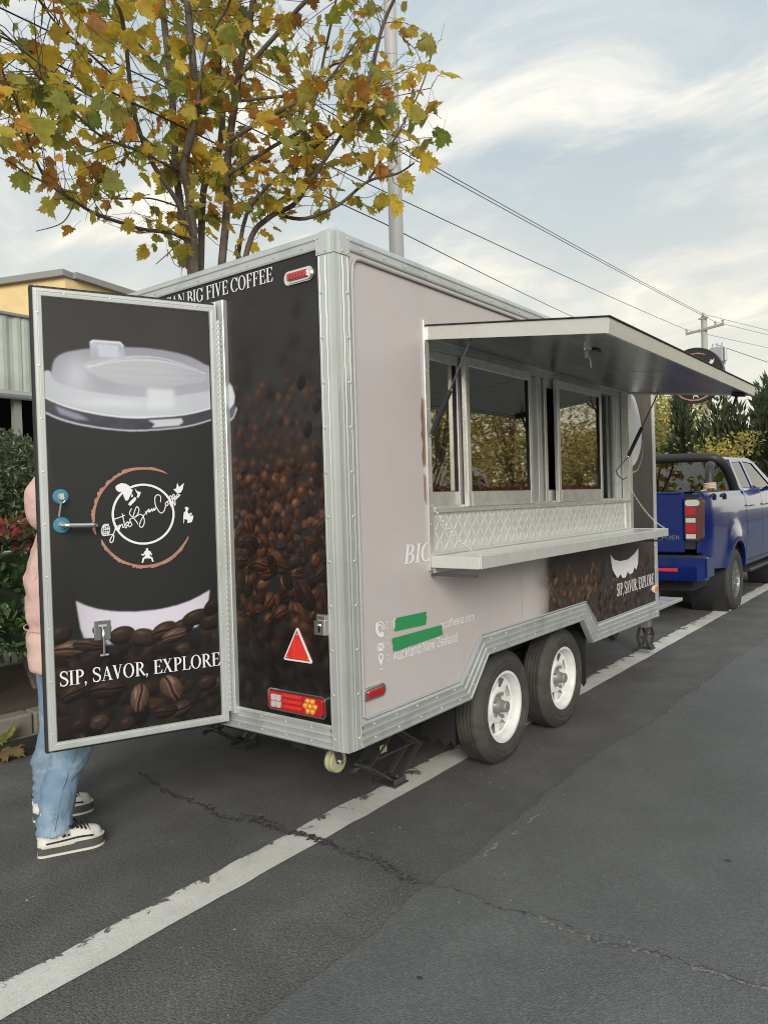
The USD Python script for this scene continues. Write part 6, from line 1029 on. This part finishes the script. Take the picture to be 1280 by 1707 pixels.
pb = thing('pale_building', 'low pale building beyond the golden trees across the road', 'building', (26, 26, 0)); part(pb, 'wall', box((26, 8, 0), (34, 48, 4.0)), M['concrete_pole']); part(pb, 'roof', box((25.7, 7.7, 4.0), (34.3, 48.3, 4.2)), M['coping'])
for k in range(10): part(pb, 'window', box((25.97, 10 + 3.8 * k, 2.0), (25.999, 12.4 + 3.8 * k, 3.6)), M['car_glass'], False)

# ------------------------------------------------------------------ the blue pick-up ahead of the trailer
mat('truck_blue', (.004, .019, .155), .20, .35, .04, 3, coat=1.0); lens_mat('lens_smoke', (.10, .035, .035)); mat('dark_trim', (.025, .025, .027), .5, 0, .15, 20); mat('car_inside', (.03, .03, .032), .8)
XC, TY = -1.185, 6.50                                          # centre line and tailgate plane
PK = thing('pickup_truck', 'deep blue four door pick-up with black sports bar parked ahead of the trailer', 'pick-up truck', (XC, TY + 2.6, 0))
ARC = [(1.36, .385, .48), (4.59, .385, .47)]
def half_w(y, z):
    y, z = np.asarray(y, float), np.asarray(z, float)
    b = .945 - .030 * np.clip((z - .95) / .55, 0, 1) ** 2 - .05 * np.clip((.95 - z) / .5, 0, 1) ** 1.5
    g = .905 - .20 * np.clip(z - 1.47, 0, 1) / .46
    w = np.where(z > 1.47, g, b) - .085 * np.clip((.30 - y) / .30, 0, 1) ** 2 - .20 * np.clip((y - 4.65) / .8, 0, 1) ** 2
    for cy, cz, r in ARC: d = np.hypot(y - cy, z - cz); w = w + .045 * np.exp(-((d - r) / .15) ** 2) * (z < 1.25) * (d > r - .05)
    return w
def side_sheet(poly, sgn, inset=0., lip=.05, size=.07):
    out = []
    for p in polys(poly):
        P = Polygon(np.array(LineString(p.exterior.coords).segmentize(size).coords), [np.array(LineString(h.coords).segmentize(size).coords) for h in p.interiors])
        V, F = trimesh.creation.triangulate_polygon(P, engine='earcut'); m = trimesh.Trimesh(np.column_stack([V, V[:, 0] * 0]), F, process=False)
        v, f = trimesh.remesh.subdivide_to_size(m.vertices, m.faces, size, max_iter=8); mm = trimesh.Trimesh(v, f); mm.merge_vertices(); v, f = mm.vertices, mm.faces
        x = XC + sgn * (half_w(v[:, 0], v[:, 1]) - inset); W = np.column_stack([x, v[:, 0] + TY, v[:, 1]]); n0 = np.cross(W[f[:, 1]] - W[f[:, 0]], W[f[:, 2]] - W[f[:, 0]]).sum(0); out.append((W, f if n0[0] * sgn > 0 else f[:, ::-1]))
        for ring in [P.exterior, *P.interiors]:
            c = np.array(ring.coords)[:-1]; k = len(c); x0 = XC + sgn * (half_w(c[:, 0], c[:, 1]) - inset); a = np.column_stack([x0, c[:, 0] + TY, c[:, 1]]); b = a - A(sgn * lip, 0, 0); i = np.arange(k); j = (i + 1) % k
            out.append((np.vstack([a, b]), np.vstack([np.stack([i, j, j + k], 1), np.stack([i, j + k, i + k], 1)])))
    return cat_(out)
arch = unary_union([Point(y, z).buffer(r, 32) for y, z, r in ARC])
rnd = lambda P, r=.03: Polygon(P).buffer(-r).buffer(r)
bed = rnd([(.03, .80), (.03, 1.475), (1.90, 1.490), (1.96, 1.40), (1.985, 1.20), (1.985, .50), (1.7, .50), (.9, .56), (.35, .60), (.16, .66)], .02).difference(arch)
cabp = rnd([(2.0, .50), (2.0, 1.20), (1.975, 1.40), (1.915, 1.487), (4.08, 1.487), (4.08, .50)], .02); fend = rnd([(4.1, .48), (4.1, 1.38), (4.4, 1.33), (5.15, 1.17), (5.35, .95), (5.35, .55)], .03).difference(arch)
doors = [rnd([(2.03, .56), (2.03, 1.475), (2.99, 1.475), (2.99, .56), (2.2, .56)], .03), rnd([(3.01, .56), (3.01, 1.475), (4.03, 1.475), (4.03, .56)], .03)]
doors[0] = doors[0].difference(Point(1.36, .385).buffer(.68, 24))
gh = rnd([(1.86, 1.490), (1.97, 1.80), (2.06, 1.90), (2.3, 1.945), (3.3, 1.960), (3.62, 1.90), (4.45, 1.490)], .04); win = [rnd([(2.03, 1.525), (2.13, 1.865), (2.73, 1.893), (2.66, 1.525)], .03), rnd([(2.76, 1.525), (2.83, 1.896), (3.42, 1.880), (4.05, 1.525)], .03)]
ghf = gh.difference(unary_union([w.buffer(.006) for w in win]))
for s in (1, -1):
    part(PK, 'bed_side', side_sheet(bed, s), M['truck_blue'], 40); part(PK, 'cab_side', side_sheet(cabp.difference(unary_union([d.buffer(.006) for d in doors])), s), M['truck_blue'], 40); part(PK, 'front_wing', side_sheet(fend, s), M['truck_blue'], 40); part(PK, 'window_surround', side_sheet(ghf, s), M['truck_blue'], 40)
    for k, d in enumerate(doors):
        dd = part(PK, 'door', side_sheet(d, s), M['truck_blue'], 40); y = 2.20 + 1.0 * k; hx = XC + s * (float(half_w(y, 1.28)) + .0)
        part(dd, 'handle', [tube([A(hx - s * .01, TY + y - .09, 1.285), A(hx + s * .035, TY + y - .06, 1.29), A(hx + s * .035, TY + y + .07, 1.29), A(hx - s * .01, TY + y + .10, 1.285)], .014, 8)], M['chrome'], 50); part(dd, 'window', side_sheet(win[k], s, .012, .006), M['car_glass'], 40)
        part(dd, 'sill_trim', side_sheet(sbox(2.76 if k else 2.06, 1.4905, 4.05 if k else 2.74, 1.503), s, -.004, .02), M['chrome'], 30)
    for cy, cz, r in ARC: part(PK, 'arch_lining', [(lambda v, f: (v, f))(*lathe([(-.45 * s, r - .004), (-.02 * s, r - .004)], 40, (XC + s * .93, TY + cy, cz), 'x')), lathe([(-.45 * s, .001), (-.45 * s, r - .004)], 40, (XC + s * .93, TY + cy, cz), 'x')], M['dark_trim'], 40)
    for cy in (1.36, 4.59): wheel(PK, (XC + s * .815, TY + cy, .383), .387, .258, .238, s, 'alloy', 'alloy')
    part(PK, 'side_step', box((XC + s * .84, TY + 2.05, .40), (XC + s * .97, TY + 4.0, .445), .015), M['dark_trim'])
    part(PK, 'mirror', [hullm([(XC + s * x, TY + y, z) for x in (.98, 1.20) for y, z in ((3.70, 1.52), (3.70, 1.70), (3.84, 1.54), (3.84, 1.68))]), bar((XC + s * .88, TY + 3.85, 1.53), (XC + s * 1.0, TY + 3.78, 1.56), .05, .05)], M['truck_blue'])
    for y, yy in ((.36, 0), (.84, 0)):
        hx = XC + s * (float(half_w(y, 1.40)) + .002); part(PK, 'lashing_eye', [tube([A(hx + s * .004, TY + y + .085 * math.cos(a), 1.425 + .032 * math.sin(a)) for a in np.linspace(PI * 1.05, -.35 * PI, 9)], .013, 7), tube([A(hx + s * .006, TY + y + .03, 1.438), A(hx + s * .012, TY + y + .06, 1.395)], .012, 7)], M['dark_trim'], 50)
    # tail lamp wrapping round the corner
    def lamp_block(z0, z1, grow, xa=.705, xb=.888, rc=0.):
        P = []
        for z, c in ((z0, 0), (z0 + rc, rc), (z1 - rc, rc), (z1, 0)) if rc else ((z0, 1), (z1, 1)):
            c = 0 if c else .02
            for x, y in ((xa + c, -.012), (xb - .02 - c, -.010), (xb - c, .02), (xb + .006 - c, .12), (.80, .20), (xa + c, .08)): P.append((XC + s * (x + (grow if x > .74 else -grow)), TY + y - grow * (y < .06), z))
        return hullm(P)
    tl = part(PK, 'tail_lamp', lamp_block(.935, 1.425, 0, rc=.03), M['black_plastic'], 30); part(tl, 'smoked_lens', lamp_block(.95, 1.41, .002, .715, .892, .03), M['lens_smoke'], 30); part(tl, 'clear_lens', lamp_block(1.33, 1.40, .004, .72, .885, .02), M['lens_white'], 30); part(tl, 'red_lens', lamp_block(1.235, 1.315, .004, .725, .84), M['lens_red'], 30)
    part(tl, 'clear_lens', lamp_block(1.145, 1.195, .004, .725, .84), M['lens_white'], 30); part(tl, 'red_lens', lamp_block(1.035, 1.135, .004, .725, .84), M['lens_red'], 30); part(tl, 'clear_lens', lamp_block(.965, 1.015, .004, .725, .84), M['lens_white'], 30)
    part(PK, 'bumper_reflector', box((XC + s * .42, TY - .150, .60), (XC + s * .66, TY - .143, .635), .003), M['reflector_red'])
tg = part(PK, 'tailgate', [box((XC - .695, TY - .005, .80), (XC + .695, TY + .05, 1.485), .015), box((XC - .62, TY - .012, 1.05), (XC + .62, TY - .004, 1.36), .004), box((XC - .695, TY - .02, 1.465), (XC + .695, TY + .055, 1.495), .008)], M['truck_blue'], 30); part(tg, 'tailgate_handle', box((XC - .14, TY - .02, 1.22), (XC + .14, TY - .013, 1.32), .003), M['dark_trim'])
part(tg, 'badge', [sans('POER', .042, (XC + .45, TY - .0135, .955), X_, Z_, .19)], M['chrome'], False)
bp_ = Polygon([(-.93, .10), (-.93, -.06), (-.86, -.13), (-.5, -.145), (.5, -.145), (.86, -.13), (.93, -.06), (.93, .10)]); bm = part(PK, 'rear_bumper', [extr(bp_, (XC, TY, .50), X_, Y_, .255)], M['truck_blue'], 30); part(bm, 'step_pad', extr(bp_.buffer(-.03), (XC, TY, .7555), X_, Y_, .02), M['dark_trim'], 30); part(bm, 'bumper_corner', [extr(sbox(.932, -.04, .945, .26), (XC, TY, .53), X_, Y_, .22), extr(sbox(-.945, -.04, -.932, .26), (XC, TY, .53), X_, Y_, .22)], M['truck_blue'], kind='stuff')
part(PK, 'cargo_bed', [box((XC - .80, TY + .06, .84), (XC + .80, TY + 1.86, .86)), box((XC - .80, TY + 1.82, .861), (XC + .80, TY + 1.86, 1.46)), box((XC - .86, TY + .06, .861), (XC - .80, TY + 1.83, 1.44)), box((XC + .80, TY + .06, .861), (XC + .86, TY + 1.83, 1.44))], M['dark_trim'])
part(PK, 'bed_rail_cap', [box((XC + s * .80, TY + .06, 1.460), (XC + s * .872, TY + 1.86, 1.496), .008) for s in (-1, 1)], M['dark_trim'], kind='stuff')
def loft(rows):
    """rows: lists of points of equal number, one row after another."""
    R = np.array(rows, float); n, m = R.shape[:2]; i, j = np.meshgrid(np.arange(n - 1), np.arange(m - 1), indexing='ij'); q = np.stack([i * m + j, i * m + j + 1, (i + 1) * m + j + 1, (i + 1) * m + j], -1).reshape(-1, 4); return R.reshape(-1, 3), np.vstack([q[:, [0, 1, 2]], q[:, [0, 2, 3]]])
def across(y, z, crown, ins=0.): w = float(half_w(y, z)) - ins; return [(XC + w * t, TY + y, z + crown * (1 - t ** 4)) for t in np.linspace(-1, 1, 17)]
part(PK, 'roof', loft([across(y, z, c) for y, z, c in ((2.06, 1.898, .02), (2.3, 1.943, .03), (2.8, 1.95, .035), (3.3, 1.958, .035), (3.62, 1.90, .03), (3.66, 1.885, .028))]), M['truck_blue'], 50)
part(PK, 'bonnet', loft([across(y, z, c) for y, z, c in ((4.15, 1.38, .05), (4.4, 1.335, .07), (4.8, 1.26, .07), (5.15, 1.175, .05), (5.3, 1.08, .02), (5.35, .95, .0))]), M['truck_blue'], 50); part(PK, 'windscreen', loft([across(y, z, .02, .05) for y, z in ((4.42, 1.44), (4.05, 1.67), (3.66, 1.885))]), M['car_glass'], 50)
pil = lambda s: hullm([(XC + s * x, TY + y, z) for x, y, z in ((.76, 1.865, 1.49), (.89, 1.865, 1.49), (.76, 1.885, 1.49), (.89, 1.885, 1.49), (.63, 2.045, 1.91), (.72, 2.045, 1.91), (.63, 2.06, 1.91), (.72, 2.06, 1.91))])
part(PK, 'cab_back', [loft([across(y, z, 0, .0) for y, z in ((1.88, .86), (1.88, 1.470), (1.865, 1.49))]), pil(1), pil(-1)], M['truck_blue'], 30)
part(PK, 'rear_window', hullm([(XC + s * x, TY + y, z) for s in (-1, 1) for x, y, z in ((.765, 1.872, 1.492), (.645, 2.045, 1.905), (.765, 1.877, 1.492), (.645, 2.050, 1.905))]), M['car_glass'], False)
part(PK, 'cabin_seats', [box((XC + e - .24, TY + y, .7), (XC + e + .24, TY + y + .14, 1.58), .05) for e in (-.4, .4) for y in (2.35, 3.15)] + [box((XC - .8, TY + 1.95, .5), (XC + .8, TY + 4.2, .62))], M['car_inside'], kind='stuff')
part(PK, 'front_end', [extr(sbox(-.72, 5.1, .72, 5.26), (XC, TY, .50), X_, Y_, .55)], M['dark_trim']); part(PK, 'underbody', [box((XC - .75, TY + .1, .36), (XC + .75, TY + 5.0, .50)), tube([(XC - .7, TY + 1.25, .383), (XC + .7, TY + 1.25, .383)], .06, 10)], M['chassis_black']); part(PK, 'tow_bar', [bar((XC + .185, TY - .45, .46), (XC + .185, TY + .2, .46), .07, .07)], M['chassis_black'])
mb = [(x * s, y, z) for s, k in ((-1, 1), (1, -1)) for x, y, z in [(.84, 1.80, 1.49), (.83, 1.66, 1.64), (.80, 1.48, 1.80), (.74, 1.36, 1.888), (.62, 1.32, 1.918), (.2, 1.31, 1.93)][::k]]
part(PK, 'sports_bar', [tube(spline([(XC + x, TY + y, z) for x, y, z in mb], 6), .058, 14)], M['dark_trim'], 60)
for s in (1, -1): part(PK, 'sports_bar_leg', tube(spline([(XC + s * .80, TY + .72, 1.46), (XC + s * .795, TY + .74, 1.60), (XC + s * .785, TY + .80, 1.74), (XC + s * .76, TY + .92, 1.80), (XC + s * .72, TY + 1.15, 1.81), (XC + s * .70, TY + 1.30, 1.80)], 6), .052, 14), M['galvanised_dark'] if 'galvanised_dark' in M else M['dark_trim'], 60)
mat('rope', (.52, .40, .28), .8, 0, .3, 60, bump=.4, bscale=90)
cc = A(XC + .80, TY + .735, 1.55); rp = thing('rope', 'tan and orange rope wound round the leg of the sports bar', 'rope', cc)
coil = [cc + A(.064 * math.cos(a), .064 * math.sin(a), -.035 + .07 * a / (2 * PI * 4)) for a in np.linspace(0, 2 * PI * 4, 70)]; part(rp, 'coil', tube(coil, .011, 7), M['rope'], True); part(rp, 'loose_end', tube(spline([coil[0], cc + A(-.06, -.08, -.05), cc + A(-.11, -.14, -.085), cc + A(-.14, -.18, -.09)], 6), .010, 7), M['rope'], True)

# ------------------------------------------------------------------ the person behind the door
mat('jacket_pink', (.64, .43, .38), .6, 0, .06, 7, bump=.5, bscale=34); mat('denim', (.16, .245, .34), .9, 0, .22, 14, bump=.45, bscale=55, stretch=(1, 1, .45), dirt=(.40, .49, .55), dscale=6, damt=.75); mat('skin', (.50, .32, .24), .5, 0, .05, 8); mat('hair', (.02, .015, .012), .5); mat('shoe_white', (.66, .64, .58), .5, 0, .05, 15); mat('shoe_dark', (.075, .078, .068), .7, 0, .12, 30); mat('lace_black', (.015, .015, .015), .7); mat('sock', (.66, .66, .67), .9, 0, .06, 40, bump=.3, bscale=120)
def balls(chain):
    """A smooth solid round a chain of spheres: the union of the hulls of neighbours."""
    out = m3.Manifold()
    for (a, ra), (b, rb) in zip(chain[:-1], chain[1:]):
        s = [m3.Manifold.sphere(r, 20).translate(list(map(float, c))) for c, r in ((a, ra), (b, rb))]; out = out + m3.Manifold.batch_hull(s)
    return out
def soft(m, ln, it=10):
    m = m.refine_to_length(ln); k = m.to_mesh(); t = trimesh.Trimesh(k.vert_properties[:, :3], k.tri_verts, process=True); trimesh.smoothing.filter_taubin(t, .5, .53, it); return t
PC, PF, PR = A(-1.338, -.443, 0), unit(A(.44, .90, 0)), unit(A(.90, -.44, 0)); pp = lambda f, r, z: PC + PF * f + PR * r + A(0, 0, z)
def person():
    T = thing('person', 'person in pink hooded puffer jacket and light jeans standing behind the open door', 'person', PC)
    hips = m3.Manifold.batch_hull([m3.Manifold.sphere(r, 24).translate(list(map(float, pp(f, x, z)))) for f, x, z, r in ((-.01, -.085, .83, .115), (-.01, .085, .83, .115), (-.02, .085, .93, .11), (-.02, -.085, .93, .11))])
    legs = hips
    for s, foot, knee in ((1, (-.092, .217), (.03, .125)), (-1, (-.098, -.204), (-.03, -.135))):
        legs = legs + balls([(pp(-.01, s * .088, .80), .112), (pp(knee[0], knee[1], .45), .081), (pp((knee[0] + foot[0]) / 2 - .015, (knee[1] + foot[1]) / 2, .29), .075), (pp(foot[0] + .012, foot[1], .10), .069)])
    legs = legs.trim_by_plane((0, 0, 1), .098)
    j = soft(legs, .022); v = j.vertices.copy(); w = meshkit.fbm(v * A(9, 9, 16), 3, 4) - .5 + .6 * (np.abs(np.sin(v[:, 2] * 52 + 6 * meshkit.noise(v * 7, 3))) ** .5 - .7) * meshkit.noise(v * 5, 8); low_ = np.clip((.55 - v[:, 2]) / .4, 0, 1); j.vertices = v + j.vertex_normals * (w * (.012 + .026 * low_))[:, None] - A(0, 0, 1) * (.012 * (meshkit.noise(v * 40) - .5) * (v[:, 2] < .12))[:, None]; jj = part(T, 'jeans', j, M['denim'], True)
    rg = np.random.default_rng(4)
    part(jj, 'frayed_hem', [tube([pp(f0 + .066 * math.cos(a), r0 + .066 * math.sin(a), .112), pp(f0 + .070 * math.cos(a + rg.normal(0, .1)), r0 + .070 * math.sin(a), .098 - rg.uniform(.002, .022))], .0010, 4) for f0, r0 in ((-.080, .217), (-.086, -.204)) for a in np.linspace(0, 2 * PI, 70)], M['sock'], kind='stuff')
    part(jj, 'seam', [tube(spline([pp(-.085, .217 + .070, .12), pp(-.04, .168 + .082, .29), pp(.03, .125 + .084, .45)], 5), .003, 5)], M['denim'])
    B = lambda L: m3.Manifold.batch_hull([m3.Manifold.sphere(r, 24).translate(list(map(float, pp(f, x, z)))) for f, x, z, r in L])
    lay = [((-.02, -.095, .80, .128), (-.02, .095, .80, .128)), ((-.03, -.085, .98, .122), (-.03, .085, .98, .122)), ((-.02, -.10, 1.18, .130), (-.02, .10, 1.18, .130)), ((-.015, -.15, 1.35, .080), (-.015, .15, 1.35, .080)), ((.0, -.045, 1.44, .062), (.0, .045, 1.44, .062))]
    jk = m3.Manifold()
    for a, b in zip(lay[:-1], lay[1:]): jk = jk + B(a + b)
    for s in (1, -1): jk = jk + balls([(pp(-.015, s * .17, 1.33), .078), (pp(.09, s * .235, 1.10), .066), (pp(.30, s * .165, 1.13), .052)])
    jk = jk.trim_by_plane((0, 0, 1), .785); t = soft(jk, .020); v = t.vertices.copy(); q = v[:, 2] - .78; torso = np.abs((v - PC) @ PR) < .30
    puff = (.007 * np.abs(np.sin(q / .115 * PI + .8 * meshkit.noise(v * 4))) ** .5 - .02 * np.exp(-((v[:, 2] - .965) / .03) ** 2)) * torso + .022 * (meshkit.fbm(v * 16, 3, 2) - .5); t.vertices = v + t.vertex_normals * puff[:, None]; jkt = part(T, 'jacket', t, M['jacket_pink'], True)
    part(jkt, 'quilting_seam', [tube([PC + PF * (f_ - .02) + PR * r_ + A(0, 0, z) for f_, r_ in [(.148 * math.cos(a), .232 * math.sin(a)) for a in np.linspace(0, 2 * PI, 41)]], .0028, 5) for z in (.965,)], M['jacket_pink'])
    hd = B(((-.03, 0, 1.55, .118), (.02, 0, 1.565, .112), (-.05, 0, 1.485, .095), (-.035, 0, 1.60, .085), (.0, 0, 1.42, .075))); hd = hd - m3.Manifold.batch_hull([m3.Manifold.sphere(.085, 20).translate(list(map(float, pp(f, 0, z)))) for f, z in ((.10, 1.58), (.10, 1.52), (.25, 1.55))])
    t = soft(hd, .014, 6); v = t.vertices.copy(); t.vertices = v + t.vertex_normals * (.014 * (meshkit.fbm(v * 17, 3, 6) - .5))[:, None]; part(jkt, 'hood', t, M['jacket_pink'], True)
    # skin: one body from head to hands
    bd = B(((.03, 0, 1.555, .088), (.025, 0, 1.60, .082), (.055, 0, 1.50, .055))) + balls([(pp(.01, 0, 1.50), .052), (pp(0, 0, 1.36), .056), (pp(-.01, 0, 1.0), .09)]) + m3.Manifold.batch_hull([m3.Manifold.sphere(r, 12).translate(list(map(float, pp(f, 0, z)))) for f, z, r in ((.125, 1.53, .011), (.112, 1.56, .008), (.108, 1.525, .012))])
    for s in (1, -1):
        bd = bd + m3.Manifold.sphere(.02, 10).scale([.5, 1, 1.4]).translate(list(map(float, pp(.02, s * .085, 1.55)))) + balls([(pp(-.015, s * .15, 1.33), .045), (pp(.09, s * .235, 1.10), .036), (pp(.30, s * .165, 1.13), .026), (pp(.345, s * .155, 1.135), .024)])
        bd = bd + m3.Manifold.batch_hull([m3.Manifold.sphere(.013, 10).translate(list(map(float, pp(f, s * .155, z)))) for f, z in ((.35, 1.115), (.35, 1.155), (.415, 1.105), (.42, 1.165))])
        for k, ln in enumerate((.058, .070, .076, .070)): z = 1.107 + .019 * k; bd = bd + balls([(pp(.415, s * .155, z), .0095), (pp(.415 + ln * .5, s * .150, z + .002), .0088), (pp(.415 + ln * .8, s * .130, z), .0082), (pp(.415 + ln * .85, s * .108, z - .002), .0075)])
        bd = bd + balls([(pp(.36, s * .150, 1.155), .011), (pp(.385, s * .125, 1.180), .010), (pp(.41, s * .105, 1.178), .009)])
    for fr_, kn in (((-.092, .217), (.03, .125)), ((-.098, -.204), (-.03, -.135))): bd = bd + balls([(pp(-.01, 0, 1.0), .09), (pp(-.01, np.sign(kn[1]) * .088, .80), .07), (pp(kn[0], kn[1], .45), .045), (pp((kn[0] + fr_[0]) / 2 - .015, (kn[1] + fr_[1]) / 2, .29), .042), (pp(fr_[0], fr_[1], .12), .034), (pp(fr_[0], fr_[1], .10), .036), (pp(fr_[0] + .12, fr_[1], .05), .03)])
    part(T, 'body', soft(bd, .008, 4), M['skin'], True); part(T, 'hair', soft(B(((.0, 0, 1.60, .093), (-.02, 0, 1.55, .090), (-.02, 0, 1.48, .07))), .02, 4), M['hair'], True)
    for s in (1, -1): part(T, 'eye', trimesh.creation.icosphere(2, .011, vertex_colors=None).apply_translation(pp(.106, s * .032, 1.566)), M['hair'], True)
    part(T, 'mouth', hullm([pp(.108, e, z) for e in (-.022, .022) for z in (1.492, 1.498)] + [pp(.113, 0, 1.490), pp(.113, 0, 1.502)]), M['skin'], label='lips')
    for f0, r0 in ((-.136, .217), (-.141, -.204)):
        part(T, 'sock', soft(balls([(pp(f0 + .05, r0, .17), .050), (pp(f0 + .05, r0, .10), .047), (pp(f0 + .09, r0, .065), .040)]), .012, 5), M['sock'], True)
        SP = lambda P: [(pp(f0 + f, r0 + r, 0)[0], pp(f0 + f, r0 + r, 0)[1]) for f, r in P]
        out = spline([(-.012, 0), (-.004, -.034), (.05, -.040), (.12, -.044), (.19, -.052), (.235, -.040), (.258, -.006), (.250, .025), (.21, .045), (.14, .044), (.06, .040), (-.004, .034)], 6, True)
        lo_ = Polygon(SP(out)); sh_ = part(T, 'shoe', soft(shoe_upper(f0, r0), .009, 6), M['shoe_white'], True)
        part(sh_, 'midsole', [trimesh.creation.extrude_polygon(lo_.buffer(.0005), .035, engine='earcut').apply_translation([0, 0, .0125])], M['shoe_dark'], 30); part(sh_, 'outsole', [trimesh.creation.extrude_polygon(lo_.buffer(.002), .010, engine='earcut').apply_translation([0, 0, .002])], M['shoe_white'], 30); part(sh_, 'foxing', [trimesh.creation.extrude_polygon(lo_.buffer(.0015), .003, engine='earcut').apply_translation([0, 0, .048])], M['shoe_white'], 30)
        part(sh_, 'laces', [tube([pp(f0 + f + .01, r0 - .027, z - .012), pp(f0 + f, r0, z + .006), pp(f0 + f + .01, r0 + .027, z - .012)], .0062, 6) for f, z in ((.108, .122), (.124, .117), (.140, .111), (.157, .104), (.173, .097), (.188, .090))] + [tube(spline([pp(f0 + .108, r0, .128), pp(f0 + .10, r0 + .03, .135), pp(f0 + .125, r0 + .05, .112), pp(f0 + .112, r0, .128), pp(f0 + .13, r0 - .035, .125), pp(f0 + .15, r0 - .05, .10)], 5), .0045, 6)], M['lace_black'])
        part(sh_, 'heel_collar', [tube(spline([pp(f0 + .095, r0 - .036, .118), pp(f0 + .04, r0 - .044, .104), pp(f0 - .008, r0, .118), pp(f0 + .04, r0 + .044, .104), pp(f0 + .095, r0 + .036, .118)], 6), .011, 8)], M['lace_black']); part(sh_, 'side_stripe', [tube(spline([pp(f0 + .02, r0 + e * .0445, .062), pp(f0 + .08, r0 + e * .0475, .064), pp(f0 + .15, r0 + e * .0490, .068), pp(f0 + .21, r0 + e * .046, .062)], 5), .004, 6) for e in (-1, 1)] + [tube([pp(f0 + .085, r0 + .0465, .083), pp(f0 + .115, r0 + .0450, .085)], .005, 6)], M['lace_black'], kind='stuff')
def shoe_upper(f0, r0):
    S_ = lambda f, r, z, rad: m3.Manifold.sphere(rad, 18).translate(list(map(float, pp(f0 + f, r0 + r, z))))
    back = m3.Manifold.batch_hull([S_(.022, -.010, .055, .036), S_(.022, .010, .055, .036), S_(.02, 0, .095, .030), S_(.085, -.008, .055, .040), S_(.085, .008, .055, .040), S_(.09, 0, .090, .036)])
    front = m3.Manifold.batch_hull([S_(.085, 0, .090, .034), S_(.085, -.008, .055, .040), S_(.085, .008, .055, .040), S_(.19, -.012, .055, .034), S_(.19, .008, .055, .036), S_(.215, -.004, .056, .034), S_(.155, 0, .075, .030)])
    return (back + front).trim_by_plane((0, 0, 1), .040)
person()
